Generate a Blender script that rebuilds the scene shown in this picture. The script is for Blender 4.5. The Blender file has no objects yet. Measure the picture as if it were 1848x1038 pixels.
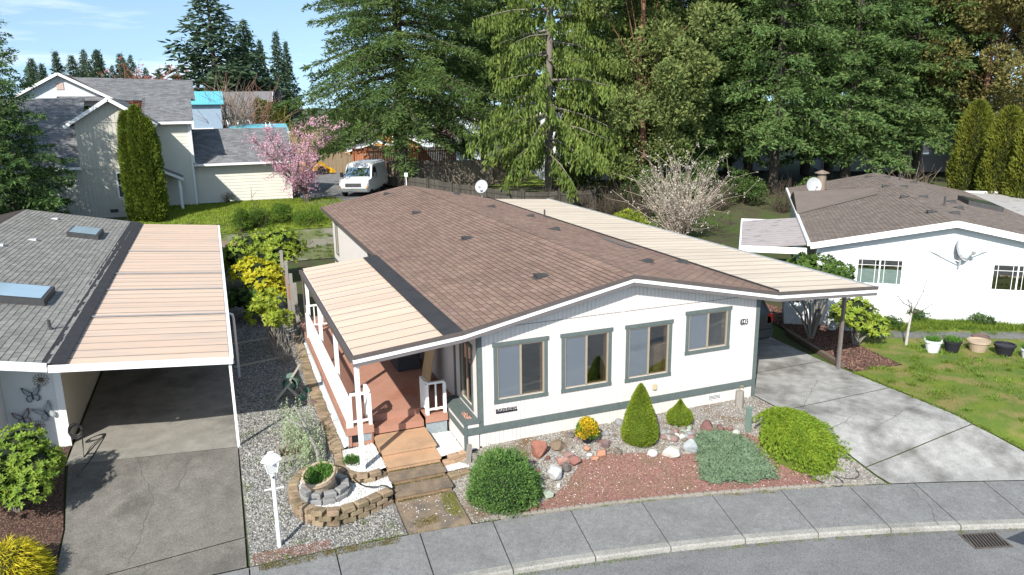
import bpy, math, random
import numpy as np
from mathutils import Vector, Matrix, geometry, noise as mnoise
random.seed(7); RNG = np.random.default_rng(7)
SC = bpy.context.scene
COL = SC.collection
R = math.radians

# ------------------------------------------------------------------ camera
cam_d = bpy.data.cameras.new('camera'); cam = bpy.data.objects.new('camera', cam_d); COL.objects.link(cam)
cam_d.sensor_fit = 'HORIZONTAL'; cam_d.sensor_width = 36.0
cam_d.lens = 36.0 * 1361.479 / 1848.0
cam_d.clip_start = 0.1; cam_d.clip_end = 3000
_p, _y, _r = R(13.783), R(21.286), R(-0.787)
_fw = Vector((math.sin(_y)*math.cos(_p), math.cos(_y)*math.cos(_p), -math.sin(_p)))
_rt = Vector((math.cos(_y), -math.sin(_y), 0)); _up = _rt.cross(_fw)
_r2 = _rt*math.cos(_r) + _up*math.sin(_r); _u2 = -_rt*math.sin(_r) + _up*math.cos(_r)
cam.matrix_world = Matrix(((_r2.x, _u2.x, -_fw.x, -4.839), (_r2.y, _u2.y, -_fw.y, -14.459), (_r2.z, _u2.z, -_fw.z, 7.451), (0, 0, 0, 1)))
SC.camera = cam

# ------------------------------------------------------------------ world and sun
SUN_DIR = Vector((1.6, 1.82, -1.93)).normalized()
world = bpy.data.worlds.new('World'); SC.world = world; world.use_nodes = True
wn = world.node_tree.nodes; wl = world.node_tree.links; wn.clear()
w_out = wn.new('ShaderNodeOutputWorld'); w_bg = wn.new('ShaderNodeBackground'); w_bg.inputs['Strength'].default_value = 0.14
sky = wn.new('ShaderNodeTexSky'); sky.sky_type = 'NISHITA'; sky.sun_disc = False
sky.sun_elevation = R(38.6); sky.sun_rotation = R(221.3); sky.altitude = 60; sky.air_density = 1.0; sky.dust_density = 0.6; sky.ozone_density = 1.2
tc = wn.new('ShaderNodeTexCoord'); mp = wn.new('ShaderNodeMapping'); mp.inputs['Scale'].default_value = (1.4, 1.4, 11.0)
cn = wn.new('ShaderNodeTexNoise'); cn.inputs['Scale'].default_value = 2.6; cn.inputs['Detail'].default_value = 7; cn.inputs['Roughness'].default_value = .55
cr = wn.new('ShaderNodeValToRGB'); cr.color_ramp.elements[0].position = .52; cr.color_ramp.elements[1].position = .80
mx = wn.new('ShaderNodeMixRGB'); mx.inputs['Color2'].default_value = (6.2, 6.6, 7.4, 1)
hs = wn.new('ShaderNodeHueSaturation'); hs.inputs['Saturation'].default_value = .93; hs.inputs['Hue'].default_value = .486; hs.inputs['Value'].default_value = 1.0
wl.new(tc.outputs['Generated'], mp.inputs['Vector']); wl.new(mp.outputs['Vector'], cn.inputs['Vector']); wl.new(cn.outputs['Fac'], cr.inputs['Fac'])
sm_ = wn.new('ShaderNodeMapping'); sm_.inputs['Location'].default_value = (0, 0, .17); wl.new(tc.outputs['Generated'], sm_.inputs['Vector']); nv = wn.new('ShaderNodeVectorMath'); nv.operation = 'NORMALIZE'
wl.new(sm_.outputs['Vector'], nv.inputs[0]); wl.new(nv.outputs['Vector'], sky.inputs['Vector'])
wl.new(sky.outputs['Color'], hs.inputs['Color']); wl.new(hs.outputs['Color'], mx.inputs['Color1'])
wl.new(cr.outputs['Color'], mx.inputs['Fac']); wl.new(mx.outputs['Color'], w_bg.inputs['Color']); wl.new(w_bg.outputs['Background'], w_out.inputs['Surface'])
sun_d = bpy.data.lights.new('sun', 'SUN'); sun_d.energy = 4.8; sun_d.angle = R(0.55); sun_d.color = (1.0, .955, .88)
sun = bpy.data.objects.new('sun', sun_d); COL.objects.link(sun); sun.rotation_euler = SUN_DIR.to_track_quat('-Z', 'Y').to_euler(); sun.location = (-30, -35, 40)
SC.view_settings.view_transform = 'Standard'; SC.view_settings.look = 'None'; SC.view_settings.gamma = 1.0; SC.view_settings.exposure = 0.62
SC.render.engine = 'CYCLES'
SC.cycles.use_denoising = True; SC.cycles.max_bounces = 6; SC.cycles.diffuse_bounces = 3; SC.cycles.glossy_bounces = 3; SC.cycles.transmission_bounces = 4; SC.cycles.transparent_max_bounces = 12
SC.cycles.caustics_reflective = False; SC.cycles.caustics_refractive = False

# ------------------------------------------------------------------ helpers
MATS = {}
def lin(h):
    c = [int(h[i:i+2], 16)/255 for i in (0, 2, 4)]
    return tuple(x/12.92 if x <= .04045 else ((x+.055)/1.055)**2.4 for x in c)
def mat(name, c1, c2=None, scale=6., detail=5., rough=.85, bump=0., bscale=40., rnd=0., spec=.25, trans=0., metal=0., c3=None, c3scale=1.2, c3lo=.55, c3hi=.68, contrast=.25, stretch=None, hue=0.):
    if name in MATS: return MATS[name]
    m = bpy.data.materials.new(name); m.use_nodes = True; N = m.node_tree.nodes; Lk = m.node_tree.links
    b = N['Principled BSDF']; out = N['Material Output']
    b.inputs['Roughness'].default_value = rough; b.inputs['Specular IOR Level'].default_value = spec; b.inputs['Metallic'].default_value = metal
    g = N.new('ShaderNodeNewGeometry'); pos = g.outputs['Position']
    if stretch:
        mpn = N.new('ShaderNodeMapping'); mpn.inputs['Scale'].default_value = stretch; Lk.new(pos, mpn.inputs['Vector']); pos = mpn.outputs['Vector']
    def noise(s, d=detail, rg=.6):
        n = N.new('ShaderNodeTexNoise'); n.inputs['Scale'].default_value = s; n.inputs['Detail'].default_value = d; n.inputs['Roughness'].default_value = rg
        Lk.new(pos, n.inputs['Vector']); return n
    col = None
    if c2 is not None:
        n = noise(scale); rp = N.new('ShaderNodeValToRGB')
        rp.color_ramp.elements[0].position = .5-contrast; rp.color_ramp.elements[1].position = .5+contrast
        rp.color_ramp.elements[0].color = (*c1, 1); rp.color_ramp.elements[1].color = (*c2, 1)
        Lk.new(n.outputs['Fac'], rp.inputs['Fac']); col = rp.outputs['Color']
    else:
        rg = N.new('ShaderNodeRGB'); rg.outputs[0].default_value = (*c1, 1); col = rg.outputs[0]
    if c3 is not None:
        n = noise(c3scale, 6); rp = N.new('ShaderNodeValToRGB'); rp.color_ramp.elements[0].position = c3lo; rp.color_ramp.elements[1].position = c3hi
        Lk.new(n.outputs['Fac'], rp.inputs['Fac']); mxn = N.new('ShaderNodeMixRGB'); mxn.inputs['Color2'].default_value = (*c3, 1)
        Lk.new(rp.outputs['Color'], mxn.inputs['Fac']); Lk.new(col, mxn.inputs['Color1']); col = mxn.outputs['Color']
    if rnd or hue:
        oi = N.new('ShaderNodeObjectInfo'); ad = N.new('ShaderNodeMath'); ad.operation = 'ADD'
        Lk.new(g.outputs['Random Per Island'], ad.inputs[0]); Lk.new(oi.outputs['Random'], ad.inputs[1])
        fr = N.new('ShaderNodeMath'); fr.operation = 'FRACT'; Lk.new(ad.outputs[0], fr.inputs[0])
        mr = N.new('ShaderNodeMapRange'); mr.inputs['To Min'].default_value = 1-rnd; mr.inputs['To Max'].default_value = 1+rnd; Lk.new(fr.outputs[0], mr.inputs['Value'])
        h = N.new('ShaderNodeHueSaturation'); Lk.new(mr.outputs[0], h.inputs['Value']); Lk.new(col, h.inputs['Color'])
        if hue:
            m2 = N.new('ShaderNodeMath'); m2.operation = 'MULTIPLY'; m2.inputs[1].default_value = 7.31; Lk.new(fr.outputs[0], m2.inputs[0])
            f2 = N.new('ShaderNodeMath'); f2.operation = 'FRACT'; Lk.new(m2.outputs[0], f2.inputs[0])
            m3 = N.new('ShaderNodeMapRange'); m3.inputs['To Min'].default_value = .5-hue; m3.inputs['To Max'].default_value = .5+hue; Lk.new(f2.outputs[0], m3.inputs['Value']); Lk.new(m3.outputs[0], h.inputs['Hue'])
        col = h.outputs['Color']
    Lk.new(col, b.inputs['Base Color'])
    if bump:
        n = noise(bscale, 4); bp = N.new('ShaderNodeBump'); bp.inputs['Strength'].default_value = bump; bp.inputs['Distance'].default_value = .02
        Lk.new(n.outputs['Fac'], bp.inputs['Height']); Lk.new(bp.outputs['Normal'], b.inputs['Normal'])
    if trans:
        t = N.new('ShaderNodeBsdfTranslucent'); Lk.new(col, t.inputs['Color']); ms = N.new('ShaderNodeMixShader'); ms.inputs['Fac'].default_value = trans
        Lk.new(b.outputs[0], ms.inputs[1]); Lk.new(t.outputs[0], ms.inputs[2]); Lk.new(ms.outputs[0], out.inputs['Surface'])
    MATS[name] = m
    return m
def glass_mat(name, tint=(.8, .85, .88), refl=.25, rough=.02):
    if name in MATS: return MATS[name]
    m = bpy.data.materials.new(name); m.use_nodes = True; N = m.node_tree.nodes; Lk = m.node_tree.links
    N.remove(N['Principled BSDF']); out = N['Material Output']
    t = N.new('ShaderNodeBsdfTransparent'); t.inputs['Color'].default_value = (*tint, 1)
    gl = N.new('ShaderNodeBsdfGlossy'); gl.inputs['Roughness'].default_value = rough; gl.inputs['Color'].default_value = (.95, .97, 1, 1)
    lw = N.new('ShaderNodeLayerWeight'); lw.inputs['Blend'].default_value = .35
    mr = N.new('ShaderNodeMapRange'); mr.inputs['To Min'].default_value = refl*.45; mr.inputs['To Max'].default_value = min(1, refl*3); Lk.new(lw.outputs['Fresnel'], mr.inputs['Value'])
    ms = N.new('ShaderNodeMixShader'); Lk.new(mr.outputs[0], ms.inputs['Fac']); Lk.new(t.outputs[0], ms.inputs[1]); Lk.new(gl.outputs[0], ms.inputs[2]); Lk.new(ms.outputs[0], out.inputs['Surface'])
    MATS[name] = m; return m

XF = {}          # world matrix of every root that is placed away from the origin
def thing(name, label, cat, loc=(0, 0, 0), rotz=0., group=None):
    o = bpy.data.objects.new(name, None); COL.objects.link(o); o.empty_display_size = .2
    o.location = loc; o.rotation_euler = (0, 0, rotz); o['label'] = label; o['category'] = cat
    if group: o['group'] = group
    XF[o] = Matrix.Translation(Vector(loc)) @ Matrix.Rotation(rotz, 4, 'Z')
    return o
def tag(o, label, cat, group=None):
    o['label'] = label; o['category'] = cat
    if group: o['group'] = group
    return o
def dup(root, loc, rotz=0., scale=1., label=None, group=None):
    r = root.copy(); COL.objects.link(r); r.location = loc; r.rotation_euler = (0, 0, rotz); r.scale = (scale, scale, scale) if not hasattr(scale, '__len__') else scale
    if label: r['label'] = label
    if group: r['group'] = group
    for ch in root.children:
        c = ch.copy(); COL.objects.link(c); c.parent = r
        for g in ch.children:
            d = g.copy(); COL.objects.link(d); d.parent = c
    return r
def link(name, me, m, parent=None, kind=None):
    o = bpy.data.objects.new(name, me); COL.objects.link(o)
    if m is not None and not me.materials: me.materials.append(m)
    if parent is not None: o.parent = parent
    if kind: o['kind'] = kind
    if parent is not None and parent in XF: XF[o] = XF[parent]
    return o
class MB:
    def __init__(s): s.v = []; s.f = []
    def raw(s, v, f):
        k = len(s.v); s.v.extend([tuple(p) for p in v]); s.f.extend([tuple(i+k for i in q) for q in f]); return s
    def box(s, x0, x1, y0, y1, z0, z1):
        return s.raw([(x0,y0,z0),(x1,y0,z0),(x1,y1,z0),(x0,y1,z0),(x0,y0,z1),(x1,y0,z1),(x1,y1,z1),(x0,y1,z1)],
                     [(0,3,2,1),(4,5,6,7),(0,1,5,4),(1,2,6,5),(2,3,7,6),(3,0,4,7)])
    def obox(s, c, size, M3=None):
        hx, hy, hz = [a/2 for a in size]; c = Vector(c)
        P = [Vector(p) for p in [(-hx,-hy,-hz),(hx,-hy,-hz),(hx,hy,-hz),(-hx,hy,-hz),(-hx,-hy,hz),(hx,-hy,hz),(hx,hy,hz),(-hx,hy,hz)]]
        if M3 is not None: P = [M3 @ p for p in P]
        return s.raw([p+c for p in P], [(0,3,2,1),(4,5,6,7),(0,1,5,4),(1,2,6,5),(2,3,7,6),(3,0,4,7)])
    def bar(s, p, q, w, h, up=(0, 0, 1)):
        p, q = Vector(p), Vector(q); d = (q-p); L = d.length; d.normalize(); u = Vector(up)
        if abs(d.dot(u)) > .99: u = Vector((1, 0, 0))
        sd = d.cross(u).normalized(); u = sd.cross(d)
        return s.obox((p+q)/2, (w, L, h), Matrix((sd, d, u)).transposed())
    def tube(s, pts, rad, n=6, cap=True):
        pts = [Vector(p) for p in pts]; k = len(pts); rad = rad if hasattr(rad, '__len__') else [rad]*k
        V = []; F = []; ref = Vector((0, 0, 1))
        for i, p in enumerate(pts):
            d = (pts[min(i+1, k-1)] - pts[max(i-1, 0)]).normalized()
            a = d.cross(ref if abs(d.dot(ref)) < .95 else Vector((1, 0, 0))).normalized(); b = d.cross(a)
            for j in range(n):
                t = 2*math.pi*j/n; V.append(p + (a*math.cos(t) + b*math.sin(t))*rad[i])
        for i in range(k-1):
            for j in range(n): F.append((i*n+j, i*n+(j+1) % n, (i+1)*n+(j+1) % n, (i+1)*n+j))
        if cap: F.append(tuple(range(n-1, -1, -1))); F.append(tuple((k-1)*n+j for j in range(n)))
        return s.raw(V, F)
    def lathe(s, prof, c=(0, 0, 0), n=16, axis='Z'):
        V = []; F = []; k = len(prof)
        for (r, z) in prof:
            for j in range(n):
                t = 2*math.pi*j/n; V.append((c[0]+r*math.cos(t), c[1]+r*math.sin(t), c[2]+z))
        for i in range(k-1):
            for j in range(n): F.append((i*n+j, i*n+(j+1) % n, (i+1)*n+(j+1) % n, (i+1)*n+j))
        F.append(tuple(range(n-1, -1, -1))); F.append(tuple((k-1)*n+j for j in range(n)))
        return s.raw(V, F)
    def prism(s, poly, fn, a, b):      # poly: 2-D points, fn(u, v, t) -> 3-D
        n = len(poly); V = [fn(u, v, a) for u, v in poly] + [fn(u, v, b) for u, v in poly]
        F = [tuple(range(n-1, -1, -1)), tuple(range(n, 2*n))] + [(i, (i+1) % n, n+(i+1) % n, n+i) for i in range(n)]
        return s.raw(V, F)
    def build(s, name, m, parent=None, kind=None, smooth=False, world=False):
        me = bpy.data.meshes.new(name); v = s.v
        if world and parent is not None and parent in XF:
            I = XF[parent].inverted(); v = [I @ Vector(p) for p in v]
        me.from_pydata([tuple(p) for p in v], [], s.f); me.update()
        if smooth: me.shade_smooth()
        me.validate()
        import bmesh
        bm = bmesh.new(); bm.from_mesh(me); bmesh.ops.recalc_face_normals(bm, faces=bm.faces); bm.to_mesh(me); bm.free()
        return link(name, me, m, parent, kind)
def np_mesh(name, V, F):
    V = np.ascontiguousarray(V, np.float32).reshape(-1, 3); F = np.asarray(F, np.int32); k = F.shape[1]
    me = bpy.data.meshes.new(name); me.vertices.add(len(V)); me.vertices.foreach_set('co', V.ravel())
    me.loops.add(F.size); me.loops.foreach_set('vertex_index', F.ravel()); me.polygons.add(len(F))
    me.polygons.foreach_set('loop_start', np.arange(0, F.size, k, dtype=np.int32)); me.update(calc_edges=True); return me
def unit(a): return a/np.maximum(np.linalg.norm(a, axis=-1, keepdims=True), 1e-9)
def leaves(P, D, L, W, tilt=None, rng=RNG, mid=.45):
    """diamond leaves: base P, direction D (unit), random roll; returns V (n,4,3)"""
    n = len(P); L = np.broadcast_to(np.asarray(L, float), (n,))[:, None]; W = np.broadcast_to(np.asarray(W, float), (n,))[:, None]
    if tilt is None: tilt = rng.normal(size=(n, 3))
    S = unit(np.cross(D, tilt)); 
    return np.stack([P, P+D*L*mid+S*W/2, P+D*L, P+D*L*mid-S*W/2], 1)
def quads_mesh(name, V4):
    n = len(V4); return np_mesh(name, V4.reshape(-1, 3), np.arange(n*4).reshape(n, 4))
def sph(n, rng=RNG): return unit(rng.normal(size=(n, 3)))
def struct(o): o['kind'] = 'structure'; return o
OCT_F = np.array([(0,2,4),(2,1,4),(1,3,4),(3,0,4),(2,0,5),(1,2,5),(3,1,5),(0,3,5)])
def pebbles(name, P, size, m, parent=None, rng=RNG, flat=.65, kind='stuff'):
    """many small stones joined in one mesh; P (n,3) centres, size (n,)"""
    n = len(P); base = np.array([(1,0,0),(-1,0,0),(0,1,0),(0,-1,0),(0,0,1),(0,0,-1)], float)
    sc = np.stack([rng.uniform(.8, 1.3, n), rng.uniform(.6, 1., n), np.full(n, flat)*rng.uniform(.7, 1.2, n)], 1)*np.asarray(size)[:, None]
    V = base[None]*sc[:, None, :]*rng.uniform(.75, 1.2, (n, 6, 1))
    a = rng.uniform(0, 6.283, n); c, s_ = np.cos(a), np.sin(a); b = rng.uniform(-.5, .5, n)
    X = V[..., 0]; Yv = V[..., 1]; Zv = V[..., 2]
    X2 = X*np.cos(b)[:, None]-Zv*np.sin(b)[:, None]; Z2 = X*np.sin(b)[:, None]+Zv*np.cos(b)[:, None]
    V = np.stack([X2*c[:, None]-Yv*s_[:, None], X2*s_[:, None]+Yv*c[:, None], Z2], -1) + P[:, None, :]
    F = (np.arange(n)[:, None, None]*6 + OCT_F[None]).reshape(-1, 3)
    return link(name, np_mesh(name, V, F), m, parent, kind)
def inpoly(P, poly):
    x, y = P[:, 0], P[:, 1]; r = np.zeros(len(P), bool); n = len(poly)
    for i in range(n):
        x0, y0 = poly[i]; x1, y1 = poly[(i+1) % n]
        if y0 == y1: continue
        c = ((y0 > y) != (y1 > y)) & (x < (x1-x0)*(y-y0)/(y1-y0)+x0); r ^= c
    return r
def scatter(poly, n, rng=RNG):
    a = np.array(poly); lo, hi = a.min(0), a.max(0); out = []
    while sum(map(len, out)) < n:
        P = rng.uniform(lo, hi, (n*2, 2)); out.append(P[inpoly(P, poly)])
    return np.concatenate(out)[:n]

# ------------------------------------------------------------------ terrain
def ys(x): return -1.95 - .023*max(0., x+4.)**1.84           # inner edge of the pavement
def sstep(t): t = min(1., max(0., t)); return t*t*(3-2*t)
def hgt(x, y):
    k = sstep((x+.9)/1.2); z = -.36 + .51*(k*sstep((y-ys(x))/2.5) + (1-k)*sstep((y-ys(x)-.2)/4.0))
    z += 1.35*sstep((y-(24.5-.22*max(0., x-2)))/8.5)
    return z
def hgt_np(P): return np.array([hgt(a, b) for a, b in P])
def patch(name, poly, m, off=.006, step=.5, hf=hgt, parent=None, thick=0.):
    """sheet that follows the terrain inside a polygon"""
    a = np.array(poly); lo, hi = a.min(0), a.max(0); pts = []; n = len(poly)
    for i in range(n):
        p, q = a[i], a[(i+1) % n]; k = max(1, int(np.linalg.norm(q-p)/step))
        pts += [tuple(p+(q-p)*j/k) for j in range(k)]
    nb = len(pts); gx = np.arange(lo[0]+step/2, hi[0], step); gy = np.arange(lo[1]+step/2, hi[1], step)
    if len(gx) and len(gy):
        G = np.stack(np.meshgrid(gx, gy), -1).reshape(-1, 2); G = G[inpoly(G, pts)]; B = np.array(pts)
        if len(G):
            d = np.min(np.linalg.norm(G[:, None]-B[None], axis=2), 1) if len(G)*nb < 4e6 else np.full(len(G), 9.)
            pts += [tuple(g) for g in G[d > step*.3]]
    r = geometry.delaunay_2d_cdt([Vector(p) for p in pts], [(i, (i+1) % nb) for i in range(nb)], [], 1, 1e-5)
    V = [(v.x, v.y, hf(v.x, v.y)+off) for v in r[0]]; F = [tuple(f) for f in r[2]]
    b = MB().raw(V, F)
    o = b.build(name, m, parent)
    for poly_ in o.data.polygons: pass
    o.data.shade_smooth()
    return o
# ------------------------------------------------------------------ ground materials
def gravel_mat(name, cols, scale, bump=.6, dist=.02, rough=.8, mix=None, mixscale=1.5, mlo=.5, mhi=.7):
    m = bpy.data.materials.new(name); m.use_nodes = True; N = m.node_tree.nodes; Lk = m.node_tree.links; b = N['Principled BSDF']
    b.inputs['Roughness'].default_value = rough; b.inputs['Specular IOR Level'].default_value = .2
    g = N.new('ShaderNodeNewGeometry'); v = N.new('ShaderNodeTexVoronoi'); v.inputs['Scale'].default_value = scale; Lk.new(g.outputs['Position'], v.inputs['Vector'])
    sp = N.new('ShaderNodeSeparateColor'); Lk.new(v.outputs['Color'], sp.inputs['Color'])
    rp = N.new('ShaderNodeValToRGB'); rp.color_ramp.interpolation = 'CONSTANT'; e = rp.color_ramp.elements
    for i, c in enumerate(cols):
        p = i/len(cols)
        if i < 2: e[i].position = p; e[i].color = (*c, 1)
        else: q = e.new(p); q.color = (*c, 1)
    Lk.new(sp.outputs[0], rp.inputs['Fac']); col = rp.outputs['Color']
    if mix:
        n = N.new('ShaderNodeTexNoise'); n.inputs['Scale'].default_value = mixscale; n.inputs['Detail'].default_value = 6; Lk.new(g.outputs['Position'], n.inputs['Vector'])
        r2 = N.new('ShaderNodeValToRGB'); r2.color_ramp.elements[0].position = mlo; r2.color_ramp.elements[1].position = mhi; Lk.new(n.outputs['Fac'], r2.inputs['Fac'])
        mxn = N.new('ShaderNodeMixRGB'); mxn.inputs['Color2'].default_value = (*mix, 1); Lk.new(r2.outputs['Color'], mxn.inputs['Fac']); Lk.new(col, mxn.inputs['Color1']); col = mxn.outputs['Color']
    Lk.new(col, b.inputs['Base Color'])
    bp = N.new('ShaderNodeBump'); bp.inputs['Strength'].default_value = bump; bp.inputs['Distance'].default_value = dist; bp.invert = True
    Lk.new(v.outputs['Distance'], bp.inputs['Height']); Lk.new(bp.outputs['Normal'], b.inputs['Normal'])
    MATS[name] = m; return m
M_GRAVEL = gravel_mat('gravel', [(.10,.10,.10),(.20,.20,.195),(.15,.14,.12),(.28,.275,.26),(.13,.135,.14),(.22,.19,.15)], 26)
M_LAVA = gravel_mat('lava_rock', [(.16,.085,.072),(.25,.12,.10),(.20,.11,.085),(.29,.18,.145),(.17,.08,.07),(.24,.155,.12)], 48, .8, mix=(.15,.12,.07), mlo=.48, mhi=.8)
M_WHITEG = gravel_mat('white_gravel', [(.55,.55,.53),(.7,.7,.68),(.48,.47,.45),(.62,.61,.58)], 40)
M_PEA = gravel_mat('pea_gravel', [(.20,.19,.17),(.30,.28,.25),(.15,.14,.13),(.36,.34,.31),(.22,.18,.14)], 40, mix=(.15,.10,.06), mlo=.52, mhi=.72)
M_MULCH = gravel_mat('bark_mulch', [(.07,.04,.03),(.10,.055,.04),(.055,.033,.027),(.13,.085,.065)], 34, .9)
M_EARTH = mat('earth', (.05,.045,.03), (.075,.08,.035), 1.6, rough=.95, bump=.5, bscale=14, c3=(.055,.085,.02), c3scale=.5, c3lo=.45, c3hi=.6)
M_LAWN = mat('mossy_lawn', (.145,.185,.02), (.075,.125,.025), 1.3, rough=.95, bump=.9, bscale=30, c3=(.20,.17,.06), c3scale=1.5, c3lo=.47, c3hi=.62)
M_BANK = mat('bank_grass', (.12,.18,.022), (.18,.23,.026), .9, rough=.95, bump=.8, bscale=22, c3=(.075,.095,.03), c3scale=.5, c3lo=.5, c3hi=.7)
def stained(name, c1, c2, c3, scale=3., joint=None, rough=.85, speck=.0, bump=.25, bscale=120., c3scale=.9, c3lo=.5, c3hi=.7, moss=None, mosslo=.62):
    m = mat(name, c1, c2, scale, 8, rough, bump, bscale, c3=c3, c3scale=c3scale, c3lo=c3lo, c3hi=c3hi, contrast=.22)
    N = m.node_tree.nodes; Lk = m.node_tree.links; b = N['Principled BSDF']; src = b.inputs['Base Color'].links[0].from_socket; g = N.new('ShaderNodeNewGeometry')
    v = N.new('ShaderNodeTexVoronoi'); v.inputs['Scale'].default_value = 75; Lk.new(g.outputs['Position'], v.inputs['Vector'])
    sp = N.new('ShaderNodeSeparateColor'); Lk.new(v.outputs['Color'], sp.inputs['Color'])
    mr = N.new('ShaderNodeMapRange'); mr.inputs['To Min'].default_value = 1-speck; mr.inputs['To Max'].default_value = 1+speck; Lk.new(sp.outputs[0], mr.inputs['Value'])
    h = N.new('ShaderNodeHueSaturation'); Lk.new(src, h.inputs['Color']); Lk.new(mr.outputs[0], h.inputs['Value']); src = h.outputs['Color']
    if moss:
        n = N.new('ShaderNodeTexNoise'); n.inputs['Scale'].default_value = 1.7; n.inputs['Detail'].default_value = 9; n.inputs['Roughness'].default_value = .68; Lk.new(g.outputs['Position'], n.inputs['Vector'])
        r2 = N.new('ShaderNodeValToRGB'); r2.color_ramp.elements[0].position = mosslo; r2.color_ramp.elements[1].position = mosslo+.05; Lk.new(n.outputs['Fac'], r2.inputs['Fac'])
        mxn = N.new('ShaderNodeMixRGB'); mxn.inputs['Color2'].default_value = (*moss, 1); Lk.new(r2.outputs['Color'], mxn.inputs['Fac']); Lk.new(src, mxn.inputs['Color1']); src = mxn.outputs['Color']
    Lk.new(src, b.inputs['Base Color'])
    return m
M_WALK = stained('pavement_concrete', (.165,.167,.165), (.235,.235,.228), (.135,.135,.132), 9, speck=.26, c3scale=1.7, c3lo=.42, c3hi=.95, moss=(.10,.075,.03), mosslo=.70)
M_KERB = stained('kerb_concrete', (.25,.245,.225), (.325,.315,.285), (.18,.172,.155), 5, speck=.25)
M_DRIVE = stained('driveway_concrete', (.24,.238,.225), (.37,.365,.35), (.13,.125,.115), 4.5, speck=.14, c3scale=1.1, c3lo=.46, c3hi=.70, moss=(.115,.11,.075), mosslo=.68)
M_DRIVE_L = stained('weathered_aggregate', (.125,.116,.102), (.185,.172,.15), (.09,.083,.072), 3.5, speck=.3, moss=(.06,.06,.015), mosslo=.71)
M_DRIVE_L2 = stained('carport_concrete', (.20,.19,.165), (.29,.275,.24), (.13,.122,.11), 3, speck=.12)
M_ROAD = stained('asphalt', (.16,.16,.16), (.20,.20,.197), (.125,.125,.124), 2.5, speck=.3, c3scale=.6, c3lo=.42, c3hi=.75)

# ------------------------------------------------------------------ ground, street, pavement
def ground_z(x, y):
    s = ys(x); return hgt(x, y) - .03 - .25*sstep((s+.02-y)/.12)
gx = np.unique(np.concatenate([np.linspace(-600, -40, 15), np.linspace(-40, -12, 15), np.linspace(-12, 22, 103), np.linspace(22, 60, 20), np.linspace(60, 700, 15)]))
gy = np.unique(np.concatenate([np.linspace(-8, 6, 85), np.linspace(6, 60, 60), np.linspace(60, 200, 15), np.linspace(200, 1400, 12)]))
V = [(x, y, ground_z(x, y)) for y in gy for x in gx]; n = len(gx)
F = [(j*n+i, j*n+i+1, (j+1)*n+i+1, (j+1)*n+i) for j in range(len(gy)-1) for i in range(n-1)]
o = struct(MB().raw(V, F).build('ground', M_EARTH)); o.data.shade_smooth()
WALK_W = 1.57
def walk_pt(x, d):           # point d metres out from the inner pavement edge at x
    s = -.023*1.84*max(0., x+4.)**.84; n_ = Vector((s, -1)).normalized() ; n_ = Vector((-abs(s), -1)).normalized()
    return (x + n_.x*d, ys(x) + n_.y*d)
def walk_z(d): return -.352 - .03*d/WALK_W
pv = bpy.data.objects.new('pavement', None); COL.objects.link(pv); pv['kind'] = 'structure'; pv.location = (2, -3, -.36)
XF[pv] = Matrix.Translation((2, -3, -.36))
joints = [-12.4, -10.9, -9.4, -7.9, -6.4, -4.95, -3.47, -1.92, -.52, 1.03, 2.48, 3.93, 5.35, 6.75, 8.08, 9.45, 10.8, 12.2, 13.6, 15.0]
for a, b in zip(joints[:-1], joints[1:]):
    g = .012; k = 5; xs = [a+g+(b-a-2*g)*i/k for i in range(k+1)]; bx = MB()
    P = [(walk_pt(x, .01), walk_pt(x, WALK_W-.16)) for x in xs]; Vv = []
    for (p, q) in P: Vv += [(*p, walk_z(0)), (*q, walk_z(WALK_W-.16)), (*q, -.7), (*p, -.7)]
    Ff = [(0,1,2,3), (4*k+3,4*k+2,4*k+1,4*k)]
    for i in range(k):
        for j in range(4): Ff.append((4*i+j, 4*i+4+j, 4*i+4+(j+1) % 4, 4*i+(j+1) % 4))
    bx.raw(Vv, Ff).build('slab', M_WALK, pv, world=True)
    bx = MB(); Vv = []
    for x in xs:
        c = [(WALK_W-.155, walk_z(WALK_W-.155)+.001), (WALK_W-.02, walk_z(WALK_W)), (WALK_W+.005, walk_z(WALK_W)-.03), (WALK_W+.03, -.62), (WALK_W-.155, -.62)]
        Vv += [(*walk_pt(x, d), z) for d, z in c]
    Ff = [(0,1,2,3,4), tuple(5*k+j for j in (4,3,2,1,0))]
    for i in range(k):
        for j in range(5): Ff.append((5*i+j, 5*i+5+j, 5*i+5+(j+1) % 5, 5*i+(j+1) % 5))
    bx.raw(Vv, Ff).build('kerb', M_KERB, pv, world=True)
rd = [walk_pt(x, WALK_W-.05) for x in np.linspace(-40, 26, 67)]
rp_ = [(-40, -40), (30, -40), (30, -16)] + rd[::-1]
def road_z(x, y): return -.475
struct(patch('street', rp_, M_ROAD, 0, 2.0, road_z))
# cracks in the street: narrow recessed-looking tar lines are laid as thin raised strips of sealant
M_TAR = mat('crack_dirt', (.09,.088,.08), (.13,.13,.11), 20, rough=.95)
def strip(name, pts, w, m, hf, off=.005, parent=None):
    Vv = []; Ff = []
    for i, p in enumerate(pts):
        a = Vector(pts[max(i-1, 0)]); b = Vector(pts[min(i+1, len(pts)-1)]); d = (b-a).normalized(); nn = Vector((-d.y, d.x))*w/2*random.uniform(.6, 1.3)
        for sgn in (1, -1): q = Vector(p)+nn*sgn; Vv.append((q.x, q.y, hf(q.x, q.y)+off))
    for i in range(len(pts)-1): Ff.append((2*i, 2*i+1, 2*i+3, 2*i+2))
    return MB().raw(Vv, Ff).build(name, m, parent)
def wander(p, q, k=12, amp=.06):
    p, q = Vector(p), Vector(q); d = (q-p); nn = Vector((-d.y, d.x)).normalized(); w = 0; out = []
    for i in range(k+1):
        w = .6*w+random.uniform(-amp, amp); out.append(tuple(p+d*i/k+nn*w))
    return out
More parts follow.
